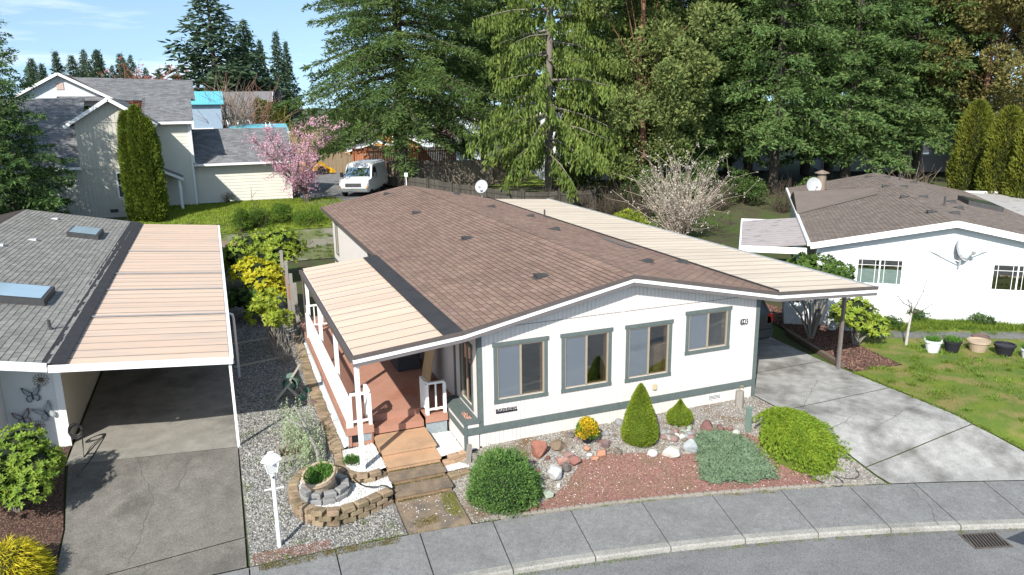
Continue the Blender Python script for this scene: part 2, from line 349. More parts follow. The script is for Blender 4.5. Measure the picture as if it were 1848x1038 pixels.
for p, q in [((7.6,-6.55),(8.4,-9.0)), ((6.9,-5.75),(7.35,-6.0)), ((2.0,-5.2),(3.4,-8.5))]: strip('street_crack', wander(p, q, 26, .04), .014, M_TAR, road_z, .005)['kind'] = 'structure'
for p, q in [((7.95,-4.15),(7.25,-5.55))]: strip('pavement_crack', wander(p, q, 20, .05), .012, M_TAR, lambda x, y: walk_z((ys(x)-y)*.95), .006)['kind'] = 'structure'
# storm drain
tg = thing('storm_drain', 'rectangular iron storm drain grate set into the street by the kerb', 'drain', (7.66, -6.12, -.474), R(-17))
M_IRON = mat('cast_iron', (.10,.085,.075), (.16,.14,.12), 12, rough=.7, metal=.4, bump=.3)
M_DARK = mat('dark_void', (.012,.012,.012))
b = MB(); b.box(-.36,.36,-.24,-.205,0,.014); b.box(-.36,.36,.205,.24,0,.014); b.box(-.36,-.325,-.204,.204,0,.014); b.box(.325,.36,-.204,.204,0,.014); b.build('frame', M_IRON, tg)
MB().box(-.33,.33,-.21,.21,.001,.004).build('pit', M_DARK, tg)
for i in range(11):
    x = -.3+.6*i/10; MB().bar((x-.04,-.2,.009),(x+.04,.2,.009),.022,.012).build('slat', M_IRON, tg)
# driveway of the main house, with cracks and joints
struct_d = bpy.data.objects.new('driveway', None); COL.objects.link(struct_d); struct_d['kind'] = 'structure'
def dlane(t): return t
DL = [(7.34, 20.6), (7.34, 1.3), (7.36, -1.05), (7.58, -3.40), (7.62, ys(7.62)+.03)]
DR = [(12.2, 20.6), (10.80, 1.35), (10.86, -.95), (10.86, -3.28), (11.45, ys(11.45)+.03)]
for i in range(4):
    g = .012; l0, l1, r0, r1 = DL[i], DL[i+1], DR[i], DR[i+1]
    poly = [(l0[0], l0[1]-g), (l1[0], l1[1]+g)]
    if i == 3: poly = [(l0[0], l0[1]-g)] + [(x, ys(x)+.015) for x in np.linspace(7.62, 11.45, 9)] + [(r0[0], r0[1]-g)]
    else: poly += [(r1[0], r1[1]+g), (r0[0], r0[1]-g)]
    patch('slab', poly, M_DRIVE, .012, .3, parent=struct_d)
for p, q in [((8.05,-.25),(10.8,-.65)), ((8.0,-1.0),(9.6,.2)), ((8.4,-2.6),(10.8,-2.0)), ((9.0,-1.2),(9.5,-2.4)), ((7.5,-2.2),(8.9,-1.9))]:
    strip('crack', wander(p, q, 26, .035), .011, M_TAR, hgt, .0165, struct_d)
# neighbour's driveway on the left
nd = bpy.data.objects.new('neighbour_driveway', None); COL.objects.link(nd); nd['kind'] = 'structure'
patch('slab', [(-8.35, 23), (-8.35, 2.55), (-4.95, 2.05), (-4.93, 23)], M_DRIVE_L2, .010, .5, parent=nd)
patch('slab', [(-8.3, 2.53), (-8.05, .2), (-8.05, -1.35), (-4.98, -1.0), (-4.95, 2.03)], M_DRIVE_L, .011, .3, parent=nd)
patch('slab', [(-8.05, -1.37), (-8.6, ys(-8)+.02), (-4.99, ys(-5)+.02), (-4.98, -1.02)], M_DRIVE_L, .010, .3, parent=nd)
for p, q in [((-7.0,2.4),(-6.6,.6)), ((-6.6,.6),(-6.9,-1.1)), ((-5.9,1.9),(-6.2,.7)), ((-6.6,-1.2),(-6.75,-1.85))]:
    strip('crack', wander(p, q, 22, .03), .009, M_TAR, hgt, .0155, nd)
def blades(name, poly, n, m, h0, h1, w=.012, clump=None, hf=hgt, off=0.):
    P = scatter(poly, n)
    if clump:
        C = scatter(poly, clump); idx = RNG.integers(0, clump, n); P = C[idx]+RNG.normal(size=(n, 2))*.11*RNG.uniform(.3, 1.6, (clump, 1))[idx]
        P = P[inpoly(P, poly)]; n = len(P)
    z = np.array([hf(a, c) for a, c in P])+off; D = unit(np.column_stack([RNG.normal(size=(n, 2))*.45, np.ones(n)]))
    V4 = leaves(np.column_stack([P, z]), D, RNG.uniform(h0, h1, n), w)
    return link(name, quads_mesh(name, V4), m, None, 'stuff')
# gravel yard between the two homes, front beds, lawns
yard = [(-4.93, ys(-4.9)+.02)] + [(x, ys(x)+.02) for x in np.linspace(-4.4, -2.14, 6)] + [(-2.13, .9), (-2.6, 1.1), (-2.62, 22.5), (-4.92, 22.5)]
struct(patch('gravel_yard', yard, M_GRAVEL, .004, .4))
front = [(-.9, ys(-.9)+.02)] + [(x, ys(x)+.02) for x in np.linspace(-.2, 7.55, 22)] + [(7.54, -3.4), (7.33, -1.05), (7.33, -.0), (.0, -.0), (-.9, .0)]
struct(patch('pea_gravel_bed', front, M_PEA, .004, .3))
lava = [(-.35, ys(-.35)+.10)] + [(x, ys(x)+.10) for x in np.linspace(.3, 6.3, 18)] + [(6.2, -2.4), (5.9, -1.7), (5.4, -1.15), (4.7, -1.35), (4.25, -1.75), (3.5, -1.45), (2.6, -1.15), (1.9, -1.15), (1.3, -1.65), (.75, -1.95), (.3, -2.0)]
struct(patch('lava_rock_bed', lava, M_LAVA, .016, .2))
patch2 = [(-4.9, ys(-4.9)+.04), (-3.55, ys(-3.5)+.04), (-3.5, -1.62), (-4.88, -1.55)]
struct(patch('lava_rock_corner', patch2, M_LAVA, .012, .2))
lawn = [(11.5, ys(11.5)+.03)] + [(x, ys(x)+.03) for x in np.linspace(12, 24, 13)] + [(24, 6), (15.0, 6.6), (14.0, 3.1), (12.9, 2.2), (12.6, .2), (11.4, .35), (10.95, .3), (10.9, -3.25)]
struct(patch('lawn', lawn, M_LAWN, .006, .4))
struct(patch('grass_bank', [(-9, 28.6), (1.6, 28.4), (3.2, 31.5), (2.5, 36.5), (-8, 38), (-9, 33)], M_BANK, .02, .8))
struct(patch('rough_grass', [(-9,23),(-5,22.6),(3.4,22.6),(3.2,31.4),(1.6,28.35),(-9,28.55)], mat('rough_grass', (.09,.12,.04), (.145,.155,.07), 1.2, rough=.95, bump=.8, bscale=20, c3=(.20,.185,.15), c3scale=.6, c3lo=.48, c3hi=.6), .012, .8))
blades('rough_grass_blades', [(-9,23),(-5,22.6),(3.4,22.6),(3.2,31.4),(1.6,30.15),(-9,30.55)], 9000, mat('rough_blade', (.10,.14,.035), (.17,.19,.06), .7, rnd=.35, hue=.02, trans=.3), .05, .16, .035, clump=300)
struct(patch('rear_lawn', [(6, 40.5), (20, 35.5), (26, 43), (8, 52)], M_BANK, .03, 1.0))
mulch = [(10.97, .32), (12.55, .25), (12.9, 2.2), (13.9, 3.1), (13.5, 8), (12.6, 7), (11.9, 4), (11.05, .95)]
struct(patch('mulch_bed', mulch, M_MULCH, .012, .25))
M_WETPATH = stained('wet_concrete', (.10,.10,.098), (.15,.148,.14), (.07,.07,.066), 3, speck=.1, rough=.45)
struct(patch('side_path', [(13.95, 2.35), (18.6, .1), (22, -2.2), (22.3, -1.7), (18.9, .75), (14.3, 2.95)], M_WETPATH, .014, .3))
struct(patch('wet_street_patch', [(8.05,-6.22),(8.6,-6.17),(9.4,-6.45),(9.5,-6.9),(8.7,-6.75),(8.2,-6.55)], mat('puddle', (.03,.03,.032), (.05,.05,.05), 3, rough=.12, spec=.5), .004, .15, road_z))
# rear lane where the van stands
struct(patch('rear_lane', [(.2, 33.5), (3.5, 31.5), (9.0, 33), (10.5, 41), (9.0, 50), (3.5, 62), (-1, 62), (1.5, 47), (.5, 40)], M_ROAD, .03, 1.2))
# loose stones on the beds
def pebble_bed(name, poly, n, m, s0, s1, off=.0, group=None):
    P = scatter(poly, n); z = hgt_np(P); return pebbles(name, np.column_stack([P, z+off+.004]), RNG.uniform(s0, s1, n), m)
M_PB = mat('loose_gravel', (.20,.20,.19), (.26,.25,.225), 9, rough=.8, rnd=.8, hue=.03)
near = [(-4.9, ys(-4.9)+.04)] + [(x, ys(x)+.04) for x in np.linspace(-4.4, -2.2, 5)] + [(-2.2, .9), (-2.75, 1.2), (-2.75, 5), (-4.9, 5)]
pebble_bed('loose_gravel', near, 22000, M_PB, .012, .034)
pebble_bed('loose_gravel', [(-4.9, 5), (-2.75, 5), (-2.75, 16), (-4.9, 16)], 5000, M_PB, .018, .04)
pebble_bed('loose_pea_gravel', front, 7000, mat('loose_pea', (.34,.33,.30), (.42,.40,.36), 9, rnd=.6, hue=.04), .009, .022)
pebble_bed('loose_lava_rock', lava, 9000, mat('loose_lava', (.22,.115,.095), (.30,.175,.14), 9, rnd=.5, hue=.02, rough=.95), .009, .021, .012)
pebble_bed('loose_white_stones', lava, 260, mat('loose_white', (.6,.59,.56), (.7,.69,.66), 9, rnd=.2), .009, .02, .016)
pebble_bed('bark_chips', mulch, 4500, mat('bark_chip', (.11,.06,.045), (.17,.10,.075), 9, rnd=.6, hue=.02, rough=.9), .02, .05, .01)
M_BLADE = mat('grass_blade', (.09,.165,.022), (.17,.225,.028), 1.1, rough=.7, rnd=.35, hue=.02, trans=.3)
blades('lawn_grass', lawn, 22000, M_BLADE, .02, .06, .012)
blades('lawn_tufts', lawn, 20000, M_BLADE, .05, .14, .014, clump=240)
blades('path_weeds', [(14.2,3.2),(15.2,4.4),(19.4,1.3),(23,-1.6),(22.4,-1.6),(18.9,.85)], 12000, M_BLADE, .05, .22, .018, clump=160)
blades('bank_grass_blades', [(-9, 28.6), (1.6, 28.4), (3.0, 31.5), (2.4, 36.3), (-8, 37.5), (-9, 33)], 22000, mat('bank_blade', (.14,.21,.025), (.23,.28,.03), .7, rnd=.3, hue=.02, trans=.3), .05, .16, .04)
blades('gravel_weeds', near, 1500, M_BLADE, .02, .07, .012, clump=26)
# ------------------------------------------------------------------ shared building pieces
def screen_mat(name):
    m = bpy.data.materials.new(name); m.use_nodes = True; N = m.node_tree.nodes; Lk = m.node_tree.links; N.remove(N['Principled BSDF']); out = N['Material Output']
    t = N.new('ShaderNodeBsdfTransparent'); t.inputs['Color'].default_value = (.7,.74,.78,1); d = N.new('ShaderNodeBsdfDiffuse'); d.inputs['Color'].default_value = (.17,.20,.235,1); gl = N.new('ShaderNodeBsdfGlossy'); gl.inputs['Roughness'].default_value = .07; gl.inputs['Color'].default_value = (.85,.92,1,1)
    a = N.new('ShaderNodeMixShader'); a.inputs['Fac'].default_value = .62; Lk.new(t.outputs[0], a.inputs[1]); Lk.new(d.outputs[0], a.inputs[2]); b = N.new('ShaderNodeMixShader'); b.inputs['Fac'].default_value = .22; Lk.new(a.outputs[0], b.inputs[1]); Lk.new(gl.outputs[0], b.inputs[2]); Lk.new(b.outputs[0], out.inputs['Surface'])
    MATS[name] = m; return m
M_WHITE = mat('white_siding_paint', (.61,.565,.53), (.66,.62,.588), 3, rough=.6, bump=.06, bscale=60)
M_TRIMW = mat('white_trim_paint', (.78,.78,.77), (.83,.83,.82), 3, rough=.5)
M_GREEN = mat('green_grey_trim', (.085,.11,.105), (.12,.145,.14), 9, rough=.65, bump=.1, bscale=90)
M_BROWN = mat('brown_metal_edge', (.085,.07,.065), (.11,.092,.085), 8, rough=.55)
M_SOFFIT = mat('grey_brown_soffit', (.13,.115,.115), (.16,.145,.145), 5, rough=.7)
M_ROOFB = mat('roof_felt', (.05,.04,.036), rough=.95)
M_SHING = mat('brown_shingle', (.20,.132,.103), (.252,.172,.137), 1.1, rough=.95, bump=.35, bscale=220, rnd=.15, hue=.006, c3=(.178,.118,.094), c3scale=.45, c3lo=.45, c3hi=.8)
M_MEMB = mat('black_membrane', (.028,.028,.031), (.045,.045,.048), 4, rough=.8, bump=.15, bscale=50)
M_PANEL = mat('salmon_metal_panel', (.60,.435,.325), (.65,.485,.37), 2.0, rough=.5, rnd=.05, c3=(.47,.39,.33), c3scale=1.3, c3lo=.5, c3hi=.72, stretch=(.35, 3, 1))
M_PANELC = mat('cream_metal_panel', (.60,.51,.41), (.65,.56,.46), 2.0, rough=.5, rnd=.05, c3=(.47,.41,.34), c3scale=1.3, c3lo=.5, c3hi=.72, stretch=(.35, 3, 1))
M_ALU = mat('aluminium', (.55,.56,.57), (.62,.63,.64), 5, rough=.4, metal=.6)
M_BRONZE = mat('bronze_window_frame', (.30,.25,.19), (.34,.29,.22), 6, rough=.5)
M_WOODJ = mat('pine_jamb', (.48,.29,.13), (.55,.35,.17), 8, rough=.6, stretch=(1, 1, .2))
M_VENT = mat('dark_vent_metal', (.045,.045,.047), (.07,.07,.07), 8, rough=.55)
M_DECK = mat('terracotta_deck_paint', (.35,.18,.125), (.41,.22,.16), 2.6, rough=.7, bump=.08, bscale=30, c3=(.34,.15,.10), c3scale=1.0)
G_CLEAR = glass_mat('window_glass', (.85,.87,.87), .24)
G_SCREEN = screen_mat('screened_glass')
M_ROOM = mat('room_wall', (.33,.27,.20), (.37,.31,.24), 2, rough=.9)
M_ROOMF = mat('room_floor', (.20,.13,.08), (.25,.17,.11), 3, rough=.8)
M_BLIND = mat('pale_blue_blind', (.36,.42,.48), (.42,.48,.53), 2, rough=.8)

def wall_strips(b, u0, u1, zb, zt, holes, fn, t0, t1, pitch=None, gap=0.):
    cuts = {round(u0, 4), round(u1, 4)}; edges = set()
    if pitch:
        k = int((u1-u0)/pitch)
        for i in range(1, k+1):
            e = round(u0+i*pitch, 4)
            if e < u1-.01: cuts.add(e); edges.add(e)
    for h in holes:
        for e in h[:2]:
            if u0 < e < u1: cuts.add(round(e, 4))
    cuts = sorted(cuts)
    for a, c in zip(cuts[:-1], cuts[1:]):
        if c-a < 1e-3: continue
        mid = (a+c)/2; a2 = a+(gap/2 if a in edges else 0); c2 = c-(gap/2 if c in edges else 0)
        if c2-a2 < .004: continue
        iv = [(zb, None)]
        for h in holes:
            if h[0] < mid < h[1]:
                new = []
                for lo, hi in iv:
                    new.append((lo, h[2])); new.append((h[3], hi))
                iv = new
        for lo, hi in iv:
            za, zc = (zt(a2), zt(c2)) if hi is None else (hi, hi)
            if max(za, zc) - lo < .003: continue
            za, zc = max(za, lo+.001), max(zc, lo+.001)
            b.raw([fn(a2,t0,lo), fn(c2,t0,lo), fn(c2,t1,lo), fn(a2,t1,lo), fn(a2,t0,za), fn(c2,t0,zc), fn(c2,t1,zc), fn(a2,t1,za)],
                  [(0,3,2,1),(4,5,6,7),(0,1,5,4),(1,2,6,5),(2,3,7,6),(3,0,4,7)])
    return b
def slider_window(parent, u0, u1, z0, z1, fn, trim=.09, tm=None, fm=None, name='window', split=.5, left_mat=None, right_mat=None, jamb=True, sill=True, head_over=.02):
    """fn(u, t, z): t outward. trim boards outside, frame, two panes, meeting rail"""
    tm = tm or M_GREEN; fm = fm or M_BRONZE
    def bx(a, c, t0, t1, lo, hi):
        return MB().raw([fn(a,t0,lo),fn(c,t0,lo),fn(c,t1,lo),fn(a,t1,lo),fn(a,t0,hi),fn(c,t0,hi),fn(c,t1,hi),fn(a,t1,hi)], [(0,3,2,1),(4,5,6,7),(0,1,5,4),(1,2,6,5),(2,3,7,6),(3,0,4,7)])
    a, c, lo, hi = u0+trim, u1-trim, z0+trim, z1-trim
    w = bx(a+.028, c-.028, -.03, -.012, lo, lo+.028).build(name, fm, parent)      # the window's own sash frame is the part, its pieces hang below it
    bx(u0-head_over, u1+head_over, .009, .034, hi+.002, z1).build('trim', tm, w); bx(u0, u1, .009, .032, z0, lo-.002).build('trim', tm, w)
    bx(u0+.01, a-.002, .009, .029, lo, hi).build('trim', tm, w); bx(c+.002, u1-.01, .009, .029, lo, hi).build('trim', tm, w)
    bx(a+.001, a+.028, -.03, .012, lo+.001, hi-.001).build('frame', fm, w); bx(c-.028, c-.001, -.03, .012, lo+.001, hi-.001).build('frame', fm, w)
    bx(a+.029, c-.029, -.03, .010, hi-.028, hi-.001).build('frame', fm, w)
    m = a+(c-a)*split
    bx(m-.022, m+.022, -.028, .008, lo+.029, hi-.029).build('meeting_rail', fm, w)
    bx(a+.029, m-.023, -.014, -.010, lo+.029, hi-.029).build('pane', left_mat or G_SCREEN, w)
    bx(m+.023, c-.029, -.024, -.020, lo+.029, hi-.029).build('pane', right_mat or G_CLEAR, w)
    if jamb:
        for q in ((c-.03, c-.002), (a+.002, a+.03)): bx(*q, -.16, -.034, lo, hi).build('jamb', M_WOODJ, w)
        bx(a+.031, c-.031, -.16, -.034, lo-.01, lo+.015).build('inner_sill', M_WOODJ, w)
    return w

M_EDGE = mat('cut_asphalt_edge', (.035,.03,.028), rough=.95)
def shingle_field(parent, m, P0, e_u, e_v, nrm, U, Vl, tab=.305, course=.143, near_key=None, n_obj=300, thick=.019, skip=None, jitter=.004):
    """courses of tabs on a slope: P0 eave corner, e_u along eave, e_v up slope. The n_obj that show largest are objects, the rest one part"""
    rows = int(Vl/course); items = []
    for r_ in range(rows):
        off = (r_ % 2)*tab/2; k = int(U/tab)+2
        for i in range(-1, k):
            a = max(0, i*tab+off); c = min(U, (i+1)*tab+off)
            if c-a < .05: continue
            if skip and skip((a+c)/2, r_*course): continue
            items.append((a, c, r_*course, abs(c-a-tab) < 1e-6))
    hid = set()
    if near_key and n_obj:
        full = [i for i, t in enumerate(items) if t[3]]
        full.sort(key=lambda i: near_key(P0 + e_u*items[i][0] + e_v*items[i][2])); hid = set(full[:n_obj])
    rot = Matrix((e_u, e_v, nrm)).transposed().to_4x4(); g = .014
    def tabmesh(w):
        h0, h1 = thick, .002; c_ = course*1.12
        return [(g/2,0,0),(w-g/2,0,0),(w-g/2,c_,0),(g/2,c_,0),(g/2,0,h0),(w-g/2,0,h0),(w-g/2,c_,h1),(g/2,c_,h1)], [(4,5,6,7),(0,1,5,4),(1,2,6,5),(2,3,7,6),(3,0,4,7)]
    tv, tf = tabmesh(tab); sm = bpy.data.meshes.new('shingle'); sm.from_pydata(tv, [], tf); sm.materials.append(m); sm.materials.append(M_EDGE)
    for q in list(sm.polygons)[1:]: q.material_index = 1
    VV = []; FF = []
    inv = XF[parent].inverted() if parent in XF else None
    for i, (a, c, v, _) in enumerate(items):
        jz = random.uniform(0, jitter); base = P0 + e_u*a + e_v*(v+random.uniform(-.004, .004)) + nrm*(.004+jz)
        if i in hid:
            o = bpy.data.objects.new('shingle', sm); COL.objects.link(o); o.parent = parent
            o.matrix_local = Matrix.Translation(base) @ rot
        else:
            vv, ff = tabmesh(c-a); k = len(VV)
            VV += [tuple(base + rot.to_3x3() @ Vector(p)) for p in vv]; FF += [tuple(x+k for x in f) for f in ff]
    me = bpy.data.meshes.new('shingles'); me.from_pydata(VV, [], FF); me.update(); me.materials.append(m); me.materials.append(M_EDGE)
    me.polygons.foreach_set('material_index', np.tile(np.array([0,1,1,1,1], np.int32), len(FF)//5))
    return link('shingle_courses', me, m, parent, 'stuff')
def slope_slab(b, P0, e_u, e_v, nrm, U, Vl, th):
    P0 = Vector(P0); q = [P0, P0+e_u*U, P0+e_u*U+e_v*Vl, P0+e_v*Vl]
    return b.raw([p-nrm*th for p in q]+q, [(0,3,2,1),(4,5,6,7),(0,1,5,4),(1,2,6,5),(2,3,7,6),(3,0,4,7)])
def roof_vent(parent, p, slope_dir, slope, m=None, s=1.0, name='roof_vent'):
    """low slant-back vent on a slope that falls along slope_dir"""
    m = m or M_VENT; s *= .8; d = Vector((slope_dir[0], slope_dir[1], -slope)).normalized(); n = Vector((slope_dir[0]*slope, slope_dir[1]*slope, 1)).normalized(); u = d.cross(n)
    p = Vector(p); f = lambda a, c, h: p + d*(a*s) + u*(c*s) + n*(h*s)
    b = MB(); b.raw([f(-.24,-.2,.012),f(.2,-.2,.012),f(.2,.2,.012),f(-.24,.2,.012),f(-.24,-.2,.02),f(.2,-.2,.02),f(.2,.2,.02),f(-.24,.2,.02)], [(4,5,6,7),(0,1,5,4),(1,2,6,5),(2,3,7,6),(3,0,4,7)])
    b.raw([f(-.17,-.13,.02),f(.13,-.15,.02),f(.13,.15,.02),f(-.17,.13,.02),f(-.12,-.11,.06),f(.15,-.15,.13),f(.15,.15,.13),f(-.12,.11,.06)], [(4,5,6,7),(0,1,5,4),(1,2,6,5),(2,3,7,6),(3,0,4,7)])
    return b.build(name, m, parent)
def rib_panels(parent, m, x0, x1, z0f, z1f, ya, yb, n, rib=.02, name='roof_panel'):
    """corrugated sheets laid side by side along y; each runs from x0 (height z0f) to x1 (z1f)"""
    w = (yb-ya)/n; prof = [(0,0),(.006,-.02),(.040,-.02),(.046,0),(w*.33,.0),(w*.335,-.004),(w*.345,0),(w*.66,0),(w*.665,-.004),(w*.675,0),(w*.999,.0)]
    V = []; F = []
    for (x, z) in ((x0, z0f), (x1, z1f)):
        for (y, h) in prof: V.append((x, y, z+h))
        for (y, h) in prof: V.append((x, y, z+h-.006))
    k = len(prof)
    for i in range(k-1):
        F.append((i, i+1, 2*k+i+1, 2*k+i)); F.append((k+i+1, k+i, 3*k+i, 3*k+i+1))
        F.append((i+1, i, k+i, k+i+1)); F.append((2*k+i, 2*k+i+1, 3*k+i+1, 3*k+i))
    me = bpy.data.meshes.new(name); me.from_pydata(V, [], F); me.materials.append(m); me.materials.append(mat('dark_seam', (.15,.135,.12), (.24,.215,.19), 3, rough=.9))
    for i in (0, 1, 2): me.polygons[4*i].material_index = 1  # groove faces take a darker colour than the rest of the panel
    for i in range(n):
        o = bpy.data.objects.new(name, me); COL.objects.link(o); o.parent = parent; o.location = (0, ya+i*w, random.uniform(0, .003))

# ------------------------------------------------------------------ the main home
HW, HL, ZB = 7.3, 20.55, .14
PKX, PKZ, SL, EL, ER, OV = 3.573, 3.709, .2012, -.429, 7.63, .30
home = thing('manufactured_home', 'long white single-storey home with brown shingle roof and green-grey window trim', 'house', (0, 0, 0))
roof_under = lambda x: PKZ - SL*abs(x-PKX) - .20
WIN = [(.33,1.616,1.08,2.472), (1.935,3.212,1.08,2.472), (3.566,4.816,1.08,2.472), (5.184,6.469,1.531,2.612)]
T_ = .09
fholes = [(a+T_, c-T_, lo+T_, hi-T_) for a, c, lo, hi in WIN] + [(PKX, PKX, 0, 0)]
fnF = lambda u, t, z: (u, -t, z)
wall_strips(MB(), 0, HW, ZB, lambda x: roof_under(x), fholes, fnF, -.12, 0).build('wall', M_WHITE, home)
wall_strips(MB(), 0.04, HW-.04, .62, lambda x: roof_under(x)+.03, fholes, fnF, 0.0005, .0112, .1016, .013).build('siding_boards', M_WHITE, home, 'stuff')
wall_strips(MB(), 0.04, HW-.04, ZB-.05, lambda x: .445, [], fnF, 0.0005, .0112, .1016, .013).build('skirting_boards', M_WHITE, home, 'stuff')
# left wall (x = 0) with its windows
LWIN = [(.36, 1.28, .82, 2.36), (11.2, 12.05, 1.35, 2.3), (19.0, 19.75, .9, 2.45)]
lholes = [(a+T_, c-T_, lo+T_, hi-T_) for a, c, lo, hi in LWIN]
fnL = lambda u, t, z: (-t, u, z)
DOOR = (5.2, 6.15, .62, 2.55)
wall_strips(MB(), .12, HL, ZB, lambda y: 2.75, lholes+[DOOR], fnL, -.12, 0).build('wall', M_WHITE, home)
wall_strips(MB(), .06, HL-.05, .62, lambda y: 2.76, lholes+[DOOR], fnL, .0005, .010, .1016, .013).build('siding_boards', M_WHITE, home, 'stuff')
wall_strips(MB(), 8.9, HL-.05, ZB-.05, lambda y: .445, [], fnL, .0005, .010, .1016, .013).build('skirting_boards', M_WHITE, home, 'stuff')
# right and rear walls
MB().box(HW-.12, HW, .12, HL, ZB, 2.75).build('wall', M_WHITE, home)
wall_strips(MB(), .12, HW-.12, ZB, lambda x: roof_under(x), [(PKX,PKX,0,0)], lambda u, t, z: (u, HL+t, z), -.12, 0).build('wall', M_WHITE, home)
# trim
def hb(*a, m=M_GREEN, name='trim'): return MB().box(*a).build(name, m, home)
hb(-.36, HW+.0, -.034, -.0115, .45, .613); hb(HW-.085, HW+.022, -.028, -.0113, ZB-.1, .446); hb(HW-.085, HW+.022, -.028, -.0113, .616, 2.70)
hb(HW+.001, HW+.024, -.011, .09, ZB-.1, 2.70); hb(-.022, .075, -.028, -.0113, .616, 2.68); hb(-.024, -.0115, -.0110, .075, .616, 2.68)
hb(-.03, -.0115, 1.62, 1.74, .62, 2.7); hb(-.03, -.0115, 5.05, 5.19, .62, 2.7)
MB().box(.25, 6.9, -.0145, -.0114, 2.80, 2.812).build('panel_seam', M_SOFFIT, home)
MB().box(3.48, 3.52, -.022, -.0112, .616, 3.45).build('seam_batten', M_WHITE, home)
hb(-.03, -.0115, 8.9, HL, .45, .613)
for w, (lm, rm) in zip(WIN, [(None, None)]*4): slider_window(home, *w, fnF, T_)
slider_window(home, *LWIN[0], fnL, T_, left_mat=G_CLEAR); slider_window(home, *LWIN[1], fnL, T_, jamb=False); slider_window(home, *LWIN[2], fnL, T_, jamb=False)
d_ = MB().box(.03, .07, DOOR[0]+.02, DOOR[1]-.02, DOOR[2]+.01, DOOR[3]-.02).build('door', mat('door_paint', (.05,.06,.06), (.07,.08,.08), 5), home)
MB().lathe([(.02,0),(.03,.02),(.015,.05)], (0.0, DOOR[0]+.12, 1.5), 8).build('handle', M_ALU, d_)
MB().box(.0, .12, DOOR[0]+.001, DOOR[1]-.001, DOOR[2]-.03, DOOR[2]+.005).build('threshold', M_ALU, home)
# blinds behind two of the front windows
for (a, c, lo, hi), f in zip(WIN[:2], (.62, .62)):
    MB().box(a+.13, a+.09+(c-a-.18)*.5, .045, .05, lo+.12, hi-.12).build('blind', M_BLIND, home)
# interior, seen through the glass
MB().box(.13, HW-.13, .0+.121, 4.6, .56, .60).build('room_floor', M_ROOMF, home)
MB().box(.13, HW-.13, 4.6, 4.66, .56, 2.74).build('room_wall', M_ROOM, home)
MB().box(3.42, 3.48, .16, 4.59, .601, 2.74).build('room_wall', M_ROOM, home)
MB().box(.13, HW-.13, .121, 4.6, 2.76, 2.80).build('room_ceiling', mat('room_ceiling', (.5,.48,.44)), home)
# roof
TH = .10; uL = Vector((0, 1, 0)); RL = HL+.33
sv = Vector((1, 0, SL)).normalized(); svR = Vector((-1, 0, SL)).normalized(); nL = Vector((-SL, 0, 1)).normalized(); nR = Vector((SL, 0, 1)).normalized()
Ls = (PKX-EL)*math.sqrt(1+SL*SL); Rs = (ER-PKX)*math.sqrt(1+SL*SL)
PL0 = Vector((EL, -OV, PKZ-SL*(PKX-EL))); PR0 = Vector((ER, -OV, PKZ-SL*(ER-PKX)))
b = MB(); slope_slab(b, PL0+sv*0-nL*.016, uL, sv, nL, RL+OV, Ls-.002, TH); slope_slab(b, PR0-nR*.016, uL, svR, nR, RL+OV, Rs-.002, TH)
roof = b.build('roof', M_ROOFB, home)
CAMP = Vector((-4.839, -14.459, 7.451))
near = lambda p: (p-CAMP).length
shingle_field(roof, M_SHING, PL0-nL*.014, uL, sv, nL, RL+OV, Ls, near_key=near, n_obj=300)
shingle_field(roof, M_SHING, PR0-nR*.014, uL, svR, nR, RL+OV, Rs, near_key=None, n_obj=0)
for i in range(int((RL+OV)/.24)):
    y = -OV+i*.24; w = .15; c = []
    MB().raw([(PKX-w,y,PKZ-SL*w+.012),(PKX,y,PKZ+.014),(PKX+w,y,PKZ-SL*w+.012),(PKX-w,y+.26,PKZ-SL*w+.004),(PKX,y+.26,PKZ+.006),(PKX+w,y+.26,PKZ-SL*w+.004)], [(0,1,4,3),(1,2,5,4)]).build('ridge_cap', M_SHING, roof)
for (x, y, z) in [(2.14,13.35,3.42),(2.14,7.25,3.42),(2.12,1.57,3.42),(2.39,19.6,3.47)]: roof_vent(roof, (x, y, z), (-1, 0), SL)
for (x, y, z) in [(5.58,14.46,3.31),(6.43,12.4,3.13),(5.53,8.13,3.32),(5.56,2.39,3.31),(7.25,3.3,2.97),(5.7,19.6,3.28)]: roof_vent(roof, (x, y, z), (1, 0), SL)
for (x, y) in [(5.8, 20.3), (7.3, 13.0)]:
    z = PKZ-SL*(x-PKX); MB().lathe([(.09,-.02),(.06,.03),(.035,.05),(.035,.32),(.02,.32)], (x, y, z), 8).build('vent_pipe', M_VENT, roof)
rz_ = lambda x: PKZ-SL*(x-PKX)+.022
MB().raw([(6.72,5.4,rz_(6.72)),(7.12,5.5,rz_(7.12)),(7.1,7.6,rz_(7.1)),(6.78,7.3,rz_(6.78))], [(0,1,2,3)]).build('roof_patch', mat('grey_patch', (.13,.125,.12), (.17,.16,.155), 6), roof)
